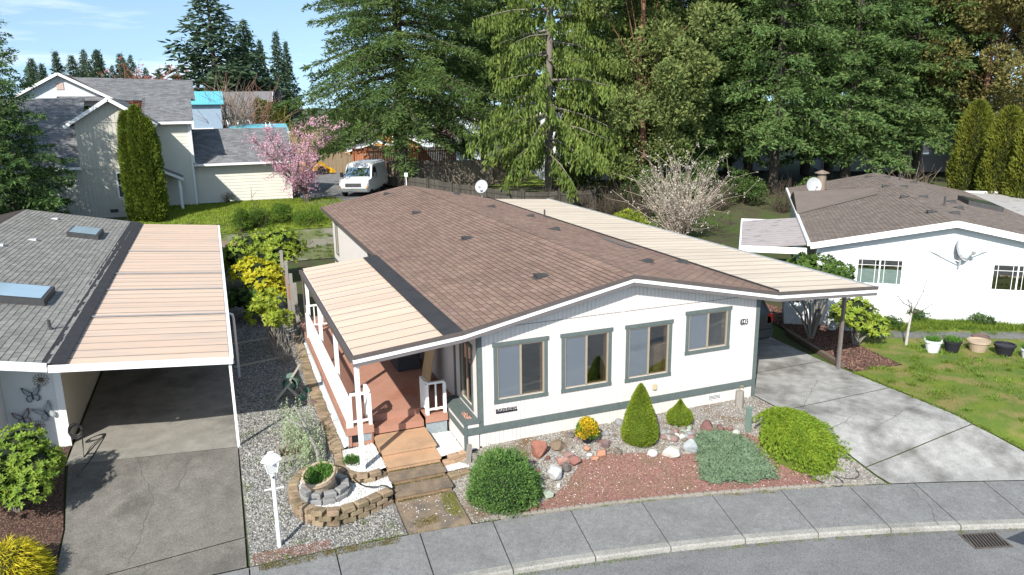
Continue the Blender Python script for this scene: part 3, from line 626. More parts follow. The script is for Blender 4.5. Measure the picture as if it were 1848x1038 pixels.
# fascia: brown edge, white board, grey-brown soffit board; front gable
def fascia(parent, p, q):
    p, q = Vector(p), Vector(q)
    for dz, h, dy, m in ((-.030, .085, 0, M_BROWN), (-.117, .085, .012, M_TRIMW), (-.199, .075, .026, M_SOFFIT)):
        MB().bar(p+Vector((0, dy, dz)), q+Vector((0, dy, dz)), .028, h).build('fascia', m, parent)
yF = -OV-.016
fascia(home, (EL+.002, yF, PL0.z), (PKX-.002, yF, PKZ)); fascia(home, (PKX+.002, yF, PKZ), (ER-.002, yF, PR0.z))
b = MB(); b.bar((EL-.01,-OV+.1,PL0.z-.06),(EL-.01,RL,PL0.z-.06),.03,.13); b.build('eave_fascia', M_BROWN, home)
b = MB(); b.raw([(EL,-OV+.03,PL0.z-.22),(PKX,-OV+.03,PKZ-.22),(PKX,-.012,PKZ-.22),(EL,-.012,PL0.z-.22)],[(0,1,2,3)]); b.raw([(ER,-OV+.03,PR0.z-.22),(PKX,-OV+.03,PKZ-.22),(PKX,-.012,PKZ-.22),(ER,-.012,PR0.z-.22)],[(0,1,2,3)]); b.build('soffit', M_SOFFIT, home)
# number plate 142 and name plate
def text_mesh(s, size, m, loc, rot, parent, name, ext=.003, sx=1.):
    c = bpy.data.curves.new(name, 'FONT'); c.body = s; c.size = size; c.extrude = ext; c.align_x = 'CENTER'; c.align_y = 'CENTER'
    t = bpy.data.objects.new(name, c); COL.objects.link(t); dg = bpy.context.evaluated_depsgraph_get(); me = bpy.data.meshes.new_from_object(t.evaluated_get(dg)); bpy.data.objects.remove(t)
    o = link(name, me, m, parent); o.location = loc; o.rotation_euler = rot; o.scale = (sx, 1, 1); return o
M_BLACK = mat('black_paint', (.02,.02,.026), rough=.5)
pl = thing('number_plate', 'small black house number plate reading 142 on the white wall', 'sign', (6.86, -.012, 2.17))
MB().prism([(-.13,-.05),(-.10,-.085),(.10,-.085),(.13,-.05),(.13,.05),(.10,.085),(-.10,.085),(-.13,.05)], lambda u, v, t: (u, -t, v), 0.001, .018).build('plate', M_TRIMW, pl)
MB().prism([(-.118,-.045),(-.093,-.073),(.093,-.073),(.118,-.045),(.118,.045),(.093,.073),(-.093,.073),(-.118,.045)], lambda u, v, t: (u, -t, v), .0185, .022).build('face', M_BLACK, pl)
text_mesh('142', .13, M_TRIMW, (0, -.0245, 0), (R(90), 0, 0), pl, 'digits', .002)
pl = thing('name_plate', 'narrow dark cut-out name plate under the first front window', 'sign', (.62, -.012, .90))
MB().box(-.25, .25, -.016, -.001, -.05, -.015).build('bar', M_BLACK, pl)
text_mesh('BUCKINGHAM', .085, M_BLACK, (-.01, -.009, .022), (R(90), 0, 0), pl, 'letters', .006, .88)
# wall fittings
ob = MB().box(4.32, 4.42, -.06, -.0115, .80, .93).raw([], []).build('outlet_box', mat('tan_plastic', (.5,.42,.28)), None); tag(ob, 'small tan outdoor outlet box on the front wall above the cone spruce', 'outlet')
vt = thing('crawl_vent', 'small white louvred crawl space vent low on the front skirting', 'vent', (6.1, -.011, .33)); MB().box(-.2,.2,-.02,0,-.07,.07).build('frame', M_TRIMW, vt)
for i in range(3): MB().box(-.17,.17,-.026,-.0205,-.045+.035*i,-.03+.035*i).build('louvre', M_VENT, vt)
# planter box at the corner
pb = thing('planter_box', 'white and green-grey planter box built against the corner of the home by the porch', 'planter', (-.18, .8, .12))
def wb(name, m, *a): return MB().box(*a).build(name, m, pb, world=True)
wb('front_panel', M_WHITE, -.345, -.026, -.010, .03, .10, .70); wb('side_panel', M_WHITE, -.35, -.32, .032, 1.6, .10, .72)
wb('corner_post', M_GREEN, -.372, -.30, -.036, -.0115, .08, .72); wb('rail', M_GREEN, -.378, -.352, .0, 1.6, .46, .60)
wb('cap', M_GREEN, -.39, -.27, -.05, 1.62, .72, .76); wb('cap', M_GREEN, -.08, -.012, -.05, 1.62, .72, .76); wb('cap', M_GREEN, -.269, -.081, -.05, .16, .72, .76); wb('cap', M_GREEN, -.269, -.081, .62, 1.62, .72, .76)
wb('soil', mat('brick_chips', (.22,.10,.07), (.30,.2,.15), 20, bump=.6), -.268, -.082, .161, .619, .6, .70)
P = np.column_stack([RNG.uniform(-.25, -.10, 60), RNG.uniform(.18, .60, 60), np.full(60, .71)]); I = XF[pb].inverted()
pebbles('brick_chips', np.array([I @ Vector(p) for p in P]), RNG.uniform(.02, .045, 60), mat('brick_chip', (.3,.14,.1), (.42,.3,.26), 20, rnd=.4), pb)
# furniture glimpsed through the windows
dt = thing('dining_table', 'wooden table with a cloth on it seen through the third front window', 'table', (4.35, 1.0, .6))
MB().box(-.4, .35, -.35, .35, .70, .74).build('tabletop', M_WOODJ, dt); MB().lathe([(.2,0),(.05,.06),(.05,.7)], (0,0,0), 8).build('pedestal', M_WOODJ, dt)
cb = thing('cabinet', 'honey coloured wooden cabinet standing inside behind the third front window', 'cabinet', (4.75, .75, .6))
MB().box(-.16,.16,-.25,.35,0,1.15).build('carcass', mat('honey_oak', (.42,.24,.08), (.5,.3,.11), 4, stretch=(1,1,.2)), cb); MB().box(-.14,.14,-.26,-.251,.06,1.05).build('door', M_WOODJ, cb)
cb = thing('kitchen_cupboard', 'light oak kitchen wall cupboard inside the smaller raised front window', 'cabinet', (6.12, .9, 1.55))
MB().box(-.14,.14,-.3,.5,0,.9).build('carcass', MATS['honey_oak'], cb); MB().box(-.15,-.141,-.28,.48,.03,.87).build('door', M_WOODJ, cb)
fc = thing('kitchen_tap', 'curved chrome kitchen tap behind the glass of the raised front window', 'tap', (5.65, .35, 1.45))
MB().tube([(0,0,0),(0,0,.25),(.03,0,.36),(.10,0,.40),(.17,0,.36),(.19,0,.28)], .014, 8).build('spout', M_ALU, fc); MB().lathe([(.04,0),(.03,.03)], (0,0,0), 8).build('base', M_ALU, fc)
tag(MB().box(5.2, 6.45, .14, .7, 1.40, 1.45).raw([], []).build('kitchen_worktop', M_WOODJ, None), 'brown kitchen worktop just inside the raised front window', 'worktop')
hp = thing('indoor_tree', 'small dark artificial conifer standing inside the second front window', 'plant', (2.85, .55, .6))
MB().lathe([(.14,0),(.17,.35)], (0,0,0), 10).build('pot', M_VENT, hp)
t = RNG.uniform(0, 1, 2600); a = RNG.uniform(0, 6.283, 2600); rr = .24*(1-t)**.8*RNG.uniform(.5, 1, 2600)
link('foliage', quads_mesh('foliage', leaves(np.column_stack([rr*np.cos(a), rr*np.sin(a), .4+t*.85]), unit(np.column_stack([np.cos(a), np.sin(a), RNG.uniform(-.5, .3, 2600)])), .1, .03)), mat('dark_needles', (.02,.045,.022), (.035,.07,.03), 5, rnd=.4), hp)
# satellite dish helper
def dish(name, label, loc, face, rad, pole, rotz=0., arm=.45, wall=False):
    t_ = thing(name, label, 'dish', loc); f = Vector(face).normalized(); c = Vector((0, 0, pole))
    b = MB(); prof = []; n = 20; V = [c - f*rad*.0]; F = []
    a_ = f.cross(Vector((0, 0, 1))).normalized(); u_ = a_.cross(f).normalized(); V = []
    for ring, (rr_, dp) in enumerate([(.02, 0), (.4, .05), (.75, .16), (1.0, .28)]):
        for j in range(n): th = 2*math.pi*j/n; V.append(c + (a_*math.cos(th)*.92 + u_*math.sin(th))*rad*rr_ + f*rad*dp)
    F = [tuple(range(n))]
    for r_ in range(3):
        for j in range(n): F.append((r_*n+j, r_*n+(j+1) % n, (r_+1)*n+(j+1) % n, (r_+1)*n+j))
    b.raw(V, F); b.raw([v - f*.015 for v in V], F)
    b.build('reflector', mat('dish_grey', (.34,.35,.36), (.40,.41,.42), 4, rough=.5), t_, smooth=True)
    MB().tube([(0,0,0), (0,0,pole*.75), tuple(c - f*.05)], .025, 6).build('mast', M_ALU, t_)
    tip = c + f*rad*1.15 - u_*rad*.45
    MB().tube([tuple(c - u_*rad*.9 + f*rad*.2), tuple(tip)], .014, 5).build('feed_arm', M_ALU, t_); MB().obox(tuple(tip), (.09,.09,.09)).build('receiver', mat('receiver_grey', (.3,.3,.3)), t_)
    return t_
dish('satellite_dish', 'pale satellite dish on a short mast at the far corner of the brown roof', (7.2, 20.3, PKZ-SL*(7.2-PKX)), (-.5, -.75, .45), .34, .5)
pt = thing('vent_post', 'thin white pole with a square head at the far end of the brown ridge', 'post', (PKX, 20.7, PKZ)); MB().tube([(0,0,0),(0,0,.42)], .02, 6).build('pole', M_TRIMW, pt); MB().obox((0,0,.5), (.14,.06,.18)).build('head', M_TRIMW, pt)
# ------------------------------------------------------------------ porch, carport, steps
DZ = .58
porch = thing('covered_porch', 'open porch with salmon metal roof, terracotta deck and white railings beside the white home', 'porch', (-1.4, 5, .15))
def pw(name, m, *a, kind=None): return MB().box(*a).build(name, m, porch, kind, world=True)
PRX, PRZ = -2.63, 2.655
pr = MB().bar((-.60, 4.15, 2.76), (-.60, 4.16, 2.76), .1, .02).build('roof', M_PANEL, porch, world=True)
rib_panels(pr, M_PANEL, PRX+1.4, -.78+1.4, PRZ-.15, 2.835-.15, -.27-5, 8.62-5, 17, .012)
MB().raw([(-.83,-.29,2.872),(-.40,-.29,2.925),(-.40,8.45,2.925),(-.83,8.45,2.872),(-.83,-.29,2.860),(-.40,-.29,2.913),(-.40,8.45,2.913),(-.83,8.45,2.860)], [(0,1,2,3),(7,6,5,4),(0,4,5,1),(1,5,6,2),(2,6,7,3),(3,7,4,0)]).build('membrane', M_MEMB, pr, world=True)
fascia_p, fascia_q = Vector((EL-.002, yF, PL0.z)), Vector((-2.68, yF, 2.685))
for dz, h, dy, m in ((-.030,.085,0,M_BROWN),(-.117,.085,.012,M_TRIMW),(-.199,.075,.026,M_SOFFIT)):
    MB().bar(fascia_p+Vector((0,dy,dz)), fascia_q+Vector((0,dy,dz)), .028, h).build('fascia', m, porch, world=True)
MB().bar((-2.70,-.30,2.60),(-2.70,8.65,2.57),.09,.10).build('gutter', M_BROWN, porch, world=True)
MB().tube([(-2.70,8.6,2.53),(-2.66,8.6,2.3),(-2.66,8.6,.2)], .03, 6).build('downpipe', M_BROWN, porch, world=True)
for i in range(5):
    y = -.1+i*2.1; MB().bar((-2.6,y,PRZ-.06),(-.44,y,2.80),.05,.09).build('rafter', M_TRIMW, porch, world=True)
MB().bar((-2.585,-.25,2.55),(-2.585,8.6,2.53),.07,.12).build('beam', M_TRIMW, porch, world=True)
for y, z0 in ((-.06,.14),(2.75,DZ),(5.55,DZ),(8.35,DZ)): pw('post', M_TRIMW, -2.63,-2.54, y-.045,y+.045, z0, 2.49)
# deck with the notch for the wooden steps
dk = pw('deck', M_DECK, -2.70,-.012, 1.60,10.6, DZ-.04,DZ)
for a in ((-2.70,-2.105,1.10,1.598), (-.925,-.40,1.10,1.598)): MB().box(*a, DZ-.04, DZ).build('deck_board', M_DECK, dk, world=True)
for x0, x1 in ((-2.70,-2.105),(-.925,-.40)): MB().box(x0, x1, 1.085, 1.099, DZ-.18, DZ-.003).build('rim', M_DECK, dk, world=True)
MB().box(-2.715,-2.701,1.10,10.6,DZ-.18,DZ-.003).build('rim', M_DECK, dk, world=True)
MB().box(-2.10,-.93,1.25,1.597,.27,.42).build('step', M_DECK, dk, world=True); MB().box(-2.10,-.93,1.5985,1.5995,.42,DZ-.041).build('riser', M_DECK, dk, world=True)
M_SKB = mat('pale_blue_skirt_board', (.50,.60,.66), (.58,.66,.70), 2, rough=.7); M_GLB = mat('glass_block_grey', (.20,.24,.26), (.30,.34,.36), 14, rough=.3)
pw('skirt', M_SKB, -2.69,-2.67, 1.12,10.5, .12,DZ-.19)
pw('skirt', M_DECK, -2.66,-2.12, 1.12,1.14, .12,DZ-.19); pw('vent_panel', M_DARK, -2.60,-2.42,1.111,1.119,.22,.38); pw('vent_panel', M_GLB, -2.38,-2.17,1.111,1.119,.22,.38)
pw('skirt', M_GLB, -.91,-.42, 1.12,1.14, .10,DZ-.19)
for x0, x1 in ((-2.62,-2.60),(-2.42,-2.38),(-2.17,-2.15)): pw('skirt_post', M_DECK, x0,x1,1.098,1.11,.14,.39)
# railings
def railing(p, q, n, name='railing'):
    p, q = Vector(p), Vector(q); H = .75
    top = MB().bar(p+Vector((0,0,H)), q+Vector((0,0,H)), .075, .045).build(name, M_TRIMW, porch, world=True)
    MB().bar(p+Vector((0,0,.12)), q+Vector((0,0,.12)), .05, .035).build('bottom_rail', M_TRIMW, top, world=True)
    for e in (p, q): MB().bar(e, e+Vector((0,0,H-.023)), .065, .065).build('newel', M_TRIMW, top, world=True)
    for i in range(1, n):
        c = p+(q-p)*i/n; MB().bar(c+Vector((0,0,.138)), c+Vector((0,0,H-.023)), .03, .034).build('baluster', M_TRIMW, top, world=True)
    return top
railing((-2.655,1.14,DZ), (-2.655,8.3,DZ), 54); railing((-2.58,1.14,DZ), (-2.16,1.14,DZ), 2); railing((-2.16,1.21,DZ), (-2.16,1.62,DZ), 4)
railing((-.86,1.14,DZ), (-.45,1.14,DZ), 2); railing((-.86,1.21,DZ), (-.86,1.62,DZ), 4); railing((-2.58,9.2,DZ), (-1.6,9.2,DZ), 4)
M_PLY = mat('plywood', (.42,.31,.17), (.52,.40,.23), 3, rough=.75, stretch=(2, 2, .25), c3=(.36,.25,.13), c3scale=2)
pl = thing('plywood_board', 'tall bare plywood board leaning against the porch wall', 'board', (-.45, 2.9, DZ))
MB().obox((.17, 0, .98), (.02, .72, 1.98), Matrix.Rotation(R(10), 3, 'Y')).build('sheet', M_PLY, pl)
gr = thing('covered_grill', 'dark cloth covered grill standing in the shade at the rear of the porch', 'grill', (-.55, 4.6, DZ))
b = MB(); 
b.raw([(-.3,-.45,.02),(.3,-.45,.02),(.3,.45,.02),(-.3,.45,.02),(-.27,-.42,.8),(.27,-.42,.8),(.27,.42,.8),(-.27,.42,.8),(-.15,-.3,1.05),(.15,-.3,1.05),(.15,.3,1.05),(-.15,.3,1.05)], [(0,3,2,1),(8,9,10,11)]+[(r_*4+j, r_*4+(j+1)%4, (r_+1)*4+(j+1)%4, (r_+1)*4+j) for r_ in range(2) for j in range(4)]); b.build('cover', mat('charcoal_cloth', (.035,.037,.042), (.05,.052,.058), 6, bump=.4, bscale=12), gr)
for x in (-.24,.24):
    for y in (-.38,.38): MB().tube([(x,y,0),(x,y,.05)], .04, 8).build('castor', M_VENT, gr)
# concrete steps
M_STEP = stained('tan_painted_concrete', (.42,.26,.155), (.48,.31,.19), (.33,.22,.14), 2.5, speck=.06, c3scale=1.5)
M_STEPB = stained('worn_brown_concrete', (.17,.13,.092), (.26,.195,.135), (.115,.10,.085), 6, speck=.2, c3scale=2.6, c3lo=.45, c3hi=.7, moss=(.085,.075,.02), mosslo=.66)
st = thing('concrete_steps', 'worn tan and brown concrete steps with moss leading up to the porch', 'steps', (-1.5, -.4, -.3))
def sw(name, m, *a): return MB().box(*a).build(name, m, st, world=True)
M_RISER = stained('grimy_riser', (.22,.145,.09), (.30,.20,.125), (.12,.095,.06), 4, speck=.15, c3scale=3, moss=(.075,.07,.02), mosslo=.58)
for nm, m, y0, y1, z in (('landing',M_STEP,.29,1.247,.25),('step',M_STEP,-.08,.31,.125),('step',M_STEPB,-.46,-.06,0.),('step',M_STEPB,-.90,-.44,-.125)):
    jx = random.uniform(-.012,.012); tr_ = sw(nm, m, -2.11+jx,-.92+jx, y0-.022,y1, z-.05,z); MB().box(-2.09+jx,-.94+jx, y0,y1, -.45,z-.0505).build('riser', M_RISER if m is M_STEPB else m, tr_, world=True)
MB().raw([(-2.12,-.902,-.25),(-.93,-.902,-.25),(-.93,ys(-.93)+.015,-.335),(-2.12,ys(-2.12)+.015,-.335),(-2.12,-.902,-.5),(-.93,-.902,-.5),(-.93,ys(-.93)+.015,-.5),(-2.12,ys(-2.12)+.015,-.5)], [(0,1,2,3),(7,6,5,4),(0,4,5,1),(1,5,6,2),(2,6,7,3),(3,7,4,0)]).build('bottom_slab', M_STEPB, st, world=True)
# ------------------------------------------------------------------ retaining blocks
M_BLOCK = mat('tan_wall_block', (.21,.155,.10), (.30,.225,.15), 7, rough=.95, bump=.7, bscale=35, rnd=.2, hue=.01, c3=(.13,.105,.06), c3scale=2.2, c3lo=.52, c3hi=.68)
M_BLOCKG = mat('grey_wall_block', (.19,.19,.19), (.27,.265,.255), 7, rough=.95, bump=.6, bscale=35, rnd=.15)
M_BLOCKO = mat('orange_wall_block', (.36,.24,.15), (.44,.30,.20), 7, rough=.95, bump=.6, bscale=35, rnd=.12)
def block_meshes(m, k=4):
    out = []
    for i in range(k):
        me = bpy.data.meshes.new('block'); r_ = random.Random(i); V = []; c = .09
        for (z, ins) in ((0,.04),(.12,0),(.86,0),(1,.10)):
            for (x, y) in ((-.5+ins,-.5+ins*.7),(.5-ins,-.5+ins*.7),(.42-ins,.5-ins),(-.42+ins,.5-ins)): V.append((x+r_.uniform(-.03,.03), y+r_.uniform(-.06,.03), z+(r_.uniform(-.05,.05) if 0 < z < 1 else 0)))
        F = [(3,2,1,0),(12,13,14,15)]+[(r2*4+j, r2*4+(j+1)%4, r2*4+4+(j+1)%4, r2*4+4+j) for r2 in range(3) for j in range(4)]
        me.from_pydata(V, [], F); me.materials.append(m); out.append(me)
    return out
BM_T, BM_G, BM_O = block_meshes(M_BLOCK), block_meshes(M_BLOCKG), block_meshes(M_BLOCKO)
def resample(pts, step, off=0.):
    P = [Vector(p) for p in pts]; seg = [(P[i+1]-P[i]).length for i in range(len(P)-1)]; tot = sum(seg); n = max(1, round(tot/step)); out = []
    for i in range(n):
        d = (i+.5)/n*tot + off; d = min(d, tot-1e-4); k = 0
        while d > seg[k]: d -= seg[k]; k += 1
        out.append((P[k]+(P[k+1]-P[k])*d/seg[k], (P[k+1]-P[k]).normalized()))
    return out, tot/n
def smooth_path(pts, k=2):
    P = [Vector(p) for p in pts]
    for _ in range(k):
        Q = [P[0]]
        for a, c in zip(P[:-1], P[1:]): Q += [a*.75+c*.25, a*.25+c*.75]
        P = Q+[P[-1]]
    return P
def block_course(parent, pts, z, h, meshes, step=.29, depth=.2, off=0., outward=1):
    S, w = resample(pts, step, off); root = XF[parent]
    for p, d in S:
        o = bpy.data.objects.new('block', random.choice(meshes)); COL.objects.link(o); o.parent = parent
        q = root.inverted() @ Vector((p.x, p.y, z)); o.location = q
        o.rotation_euler = (random.uniform(-.02,.02), random.uniform(-.02,.02), math.atan2(d.y, d.x)+(0 if outward > 0 else math.pi)+random.uniform(-.04,.04)); o.scale = (w*.97, depth*random.uniform(.93,1.05), h*.985)
oval = smooth_path([(-2.17,-.80),(-2.65,-1.02),(-3.2,-1.22),(-3.62,-1.12),(-3.92,-.75),(-4.02,-.2),(-3.95,.3),(-3.7,.72),(-3.35,.98)])
bw = thing('block_retaining_wall', 'low curved tan block wall holding white gravel around the tilted pot', 'wall', (-3.1,-.3,-.3))
block_course(bw, oval, -.31, .105, BM_T); block_course(bw, oval, -.205, .105, BM_T, off=.14); block_course(bw, oval, -.10, .11, BM_T)
ring = smooth_path([(-2.14,-.14),(-2.4,-.29),(-2.7,-.27),(-2.93,-.02),(-3.0,.4),(-2.95,.9)])
rw = thing('block_retaining_wall', 'short tan block ring around the foot of the front porch post', 'wall', (-2.5,.1,-.1))
block_course(rw, ring, -.04, .10, BM_T, .27, .16); block_course(rw, ring, .06, .10, BM_T, .27, .16, .13)
lw = thing('block_edging', 'long single row of mossy tan blocks running along the porch skirt', 'edging', (-2.93,5,.1))
block_course(lw, [(-2.95,1.0),(-2.95,3.0),(-2.95,6),(-2.88,9),(-2.82,10.4)], .09, .11, BM_T, .27, .27)
uw = thing('block_retaining_wall', 'short two-course orange-tan block wall right of the steps below the planter', 'wall', (-.65,-.1,-.1))
block_course(uw, [(-.90,-.12),(-.37,.0)], -.08, .095, BM_O, .26, .16); block_course(uw, [(-.90,-.12),(-.37,.0)], .015, .095, BM_O, .26, .16, .12)
mw = thing('block_edging', 'two mossy blocks edging the small white gravel strip beside the steps', 'edging', (-.65,-.55,-.2))
block_course(mw, [(-.90,-.50),(-.36,-.44)], -.22, .12, BM_T, .27, .2)
# gravel fills
def flat_fill(name, poly, z, n, label_m=M_WHITEG, s0=.012, s1=.028):
    o = struct(patch(name, poly, label_m, 0, .2, lambda x, y: z)); P = scatter(poly, n)
    pebbles('loose_white_gravel', np.column_stack([P, np.full(n, z+.006)]), RNG.uniform(s0, s1, n), mat('white_pebble', (.60,.59,.57), (.70,.69,.67), 9, rnd=.25)); return o
flat_fill('white_gravel_bed', [(-2.115,-.72),(-2.6,-.95),(-3.2,-1.12),(-3.6,-1.02),(-3.84,-.7),(-3.93,-.2),(-3.86,.3),(-3.6,.65),(-3.3,.85),(-3.02,.5),(-3.0,0),(-2.7,-.3),(-2.4,-.32),(-2.115,-.18)], -.035, 2600)
flat_fill('white_gravel_bed', [(-2.115,-.12),(-2.4,-.26),(-2.68,-.24),(-2.90,0),(-2.95,.4),(-2.92,1.0),(-2.13,1.12)], .125, 1300)
flat_fill('white_gravel_bed', [(-2.84,1.0),(-2.69,1.1),(-2.69,10.4),(-2.72,10.4),(-2.80,6)], .165, 1500)
flat_fill('white_gravel_bed', [(-.915,-.06),(-.37,.05),(-.36,1.12),(-.915,1.12)], .10, 1300)
flat_fill('white_gravel_bed', [(-.915,-.42),(-.37,-.38),(-.37,-.06),(-.915,-.18)], -.085, 500)
# pot ring
pr_ = thing('block_ring', 'small ring of grey blocks around the base of the tilted pot', 'edging', (-3.40,-.42,-.04))
for k, (r0, z, nb) in enumerate(((.42,-.035,9),(.38,.075,7))):
    for i in range(nb):
        a = R(150)+R(270)*i/nb+(.15 if k else 0)
        o = bpy.data.objects.new('block', random.choice(BM_G)); COL.objects.link(o); o.parent = pr_; o.location = (r0*math.cos(a), r0*math.sin(a), z+.04); o.rotation_euler = (random.uniform(-.05,.05), random.uniform(-.05,.05), a+math.pi/2); o.scale = (.24,.15,.11)
M_POT = mat('beige_clay_pot', (.36,.27,.19), (.42,.33,.24), 5, rough=.7)
def pot(name, label, loc, r, h, m, tilt=(0, 0), lipm=None, soil=(.06,.045,.03), group=None):
    t_ = thing(name, label, 'pot', loc, 0, group); Rm = Matrix.Rotation(tilt[0], 4, 'X') @ Matrix.Rotation(tilt[1], 4, 'Y')
    b = MB().lathe([(r*.68,0),(r*.93,h*.80),(r*.95,h*.82),(r*1.02,h*.83),(r*1.02,h),(r*.90,h),(r*.88,h*.9)], (0,0,0), 20); b.v = [tuple(Rm @ Vector(p)) for p in b.v]; b.build('vessel', m, t_)
    b = MB().lathe([(r*.885,h*.86),(r*.5,h*.89),(.01,h*.9)], (0,0,0), 16); b.v = [tuple(Rm @ Vector(p)) for p in b.v]; b.build('soil', mat('potting_soil', (.06,.045,.03), (.09,.07,.045), 20, bump=.5), t_)
    return t_, Rm
tp, Rm = pot('plant_pot', 'large beige clay pot tilted to one side with green sprouts', (-3.42,-.40,.02), .33, .46, M_POT, (R(14), R(-13)))
n = 500; a = RNG.uniform(0, 6.283, n); rr = .27*np.sqrt(RNG.uniform(0, 1, n)); P = np.array([Rm @ Vector((x, y, .41)) for x, y in zip(rr*np.cos(a), rr*np.sin(a))])
link('sprouts', quads_mesh('sprouts', leaves(P, unit(np.column_stack([RNG.normal(size=(n,2))*.7, np.ones(n)])), RNG.uniform(.06,.2,n), .022)), mat('sprout_green', (.05,.16,.02), (.10,.22,.03), 9, rnd=.3, trans=.3), tp)
# garden lamp post
lp = thing('lamp_post', 'white garden lamp post with a four-sided lantern and crossbar', 'lamp', (-4.40,-1.50,-.345))
MB().tube([(0,0,-.1),(0,0,1.42)], .038, 10).build('post', M_TRIMW, lp); MB().tube([(-.17,0,1.16),(.17,0,1.16)], .014, 6).build('crossbar', M_TRIMW, lp)
MB().lathe([(.05,1.42),(.06,1.46),(.045,1.48),(.085,1.50)], (0,0,0), 8).build('collar', M_TRIMW, lp)
b = MB(); V = [(-.075,-.075,1.50),(.075,-.075,1.50),(.075,.075,1.50),(-.075,.075,1.50),(-.115,-.115,1.70),(.115,-.115,1.70),(.115,.115,1.70),(-.115,.115,1.70)]
b.raw(V, [(0,3,2,1),(0,1,5,4),(1,2,6,5),(2,3,7,6),(3,0,4,7)]); b.build('glass', mat('frosted_lamp_glass', (.55,.56,.55), rough=.25), lp)
for i in range(4): MB().bar(V[i], V[i+4], .018, .018).build('lantern_bar', M_TRIMW, lp)
MB().lathe([(.19,1.70),(.17,1.73),(.10,1.82),(.06,1.83),(.05,1.87),(.01,1.88)], (0,0,0), 4).build('cap', M_TRIMW, lp); MB().obox((0,-.04,1.40), (.03,.02,.04)).build('sensor', M_BLACK, lp)
# grey timber stake and other posts in the front bed
M_GREYW = mat('weathered_timber', (.22,.20,.18), (.31,.29,.26), 8, rough=.95, bump=.5, bscale=30, stretch=(3,3,.4))
tag(MB().obox((-.36,-.27,.10), (.09,.09,.52), Matrix.Rotation(R(6),3,'Y')).obox((-.25,-.36,.0), (.08,.10,.34), Matrix.Rotation(R(-8),3,'X')).build('timber_stake', M_GREYW), 'weathered grey timber stake at the corner of the planter box', 'stake')
tp_ = thing('utility_pedestal', 'green metal utility post standing among the front garden stones', 'post', (5.92,-1.55,.12)); MB().box(-.05,.05,-.05,.05,-.1,.52).build('post', mat('green_post', (.13,.19,.16), (.17,.23,.2), 6, rough=.6), tp_); MB().box(-.06,.06,-.06,.06,.521,.55).build('cap', MATS['green_post'], tp_)
wp = thing('water_tap_post', 'short grey wooden post with a brass hose tap near the driveway corner', 'post', (6.55,-.42,.14)); MB().lathe([(.10,-.1),(.105,.1),(.10,.42)], (0,0,0), 8).build('post', M_GREYW, wp); MB().tube([(0,0,.42),(0,0,.54),(.06,-.02,.54),(.08,-.03,.48)], .018, 6).build('tap', mat('brass', (.35,.3,.2), metal=.6, rough=.4), wp)
# ------------------------------------------------------------------ carport of the main home
cp = thing('carport', 'long carport with cream metal panel roof attached to the brown-roofed home', 'carport', (9.1, 10, .15))
CX0, CZ0, CX1, CZ1 = ER-.10, 2.868, 10.74, 2.668
cr_ = MB().bar((9.1, 10, 2.70), (9.1, 10.01, 2.70), .1, .02).build('roof', M_PANELC, cp, world=True)
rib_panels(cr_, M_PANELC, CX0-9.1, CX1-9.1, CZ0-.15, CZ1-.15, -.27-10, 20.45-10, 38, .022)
MB().bar((ER+.0,-.27,2.915),(ER+.0,20.8,2.915),.05,.05).build('flashing', M_MEMB, cp, world=True)
p, q = Vector((ER+.002, yF, PR0.z)), Vector((10.80, yF, 2.715))
for dz, h, dy, m in ((-.030,.085,0,M_BROWN),(-.117,.085,.012,M_TRIMW),(-.199,.075,.026,M_SOFFIT)): MB().bar(p+Vector((0,dy,dz)), q+Vector((0,dy,dz)), .028, h).build('fascia', m, cp, world=True)
MB().bar((10.79,-.28,2.66),(10.79,20.5,2.66),.10,.09).build('gutter', M_ALU, cp, world=True)
MB().bar((10.70,-.25,2.55),(10.70,20.4,2.55),.07,.14).build('beam', M_SOFFIT, cp, world=True)
for i in range(9): y = .2+i*2.5; MB().bar((ER-.1,y,2.77),(10.7,y,2.60),.05,.10).build('rafter', M_SOFFIT, cp, world=True)
M_POSTB = mat('brown_metal_post', (.16,.135,.125), (.20,.17,.16), 6, rough=.6)
for y in (.70, 5.2, 10.2, 15.2, 20.0):
    for dx, dy in ((-.02,-.06),(.07,.06)): MB().box(10.72+dx-.03,10.72+dx+.03,y+dy-.03,y+dy+.03,.1,2.5).build('post', M_POSTB, cp, world=True)
tag(MB().bar((10.94,.74,.20),(11.75,3.9,.20),.14,.13).build('timber_edging', mat('railway_timber', (.10,.075,.055), (.16,.125,.095), 5, bump=.5, stretch=(3,.4,3))), 'old brown timber edging between the driveway and the mulch bed', 'edging')
# ------------------------------------------------------------------ the home on the left
M_SHG = mat('grey_shingle', (.20,.195,.18), (.265,.26,.24), 1.3, rough=.95, bump=.35, bscale=220, rnd=.16, c3=(.155,.15,.138), c3scale=.5)
M_WSIDE = mat('neighbour_white_wall', (.68,.68,.66), (.74,.74,.72), 3, rough=.7)
M_CREAM = mat('cream_siding', (.55,.48,.37), (.60,.53,.42), 3, rough=.7)
lh = thing('neighbour_home', 'home with weathered grey shingle roof and skylights next to the left carport', 'house', (-10.5, 12, .12))
def lb(name, m, *a, parent=None): return MB().box(*a).build(name, m, parent or lh, world=True)
LEX, LEZ, LRX, LSL = -8.24, 2.56, -12.4, .20
LRZ = LEZ+LSL*(LEX-LRX); LY0, LY1 = 2.05, 22.3
lb('wall', M_CREAM, -8.54,-8.42, 3.7,22.0, .1,2.5); lb('wall', M_WSIDE, -9.53,-8.545, 3.7,3.8, .1,2.52)
lb('corner_board', M_TRIMW, -8.545,-8.40, 3.66,3.70, .1,2.5); lb('wall', M_WSIDE, -9.62,-9.535, 2.75,3.8, .1,2.6)
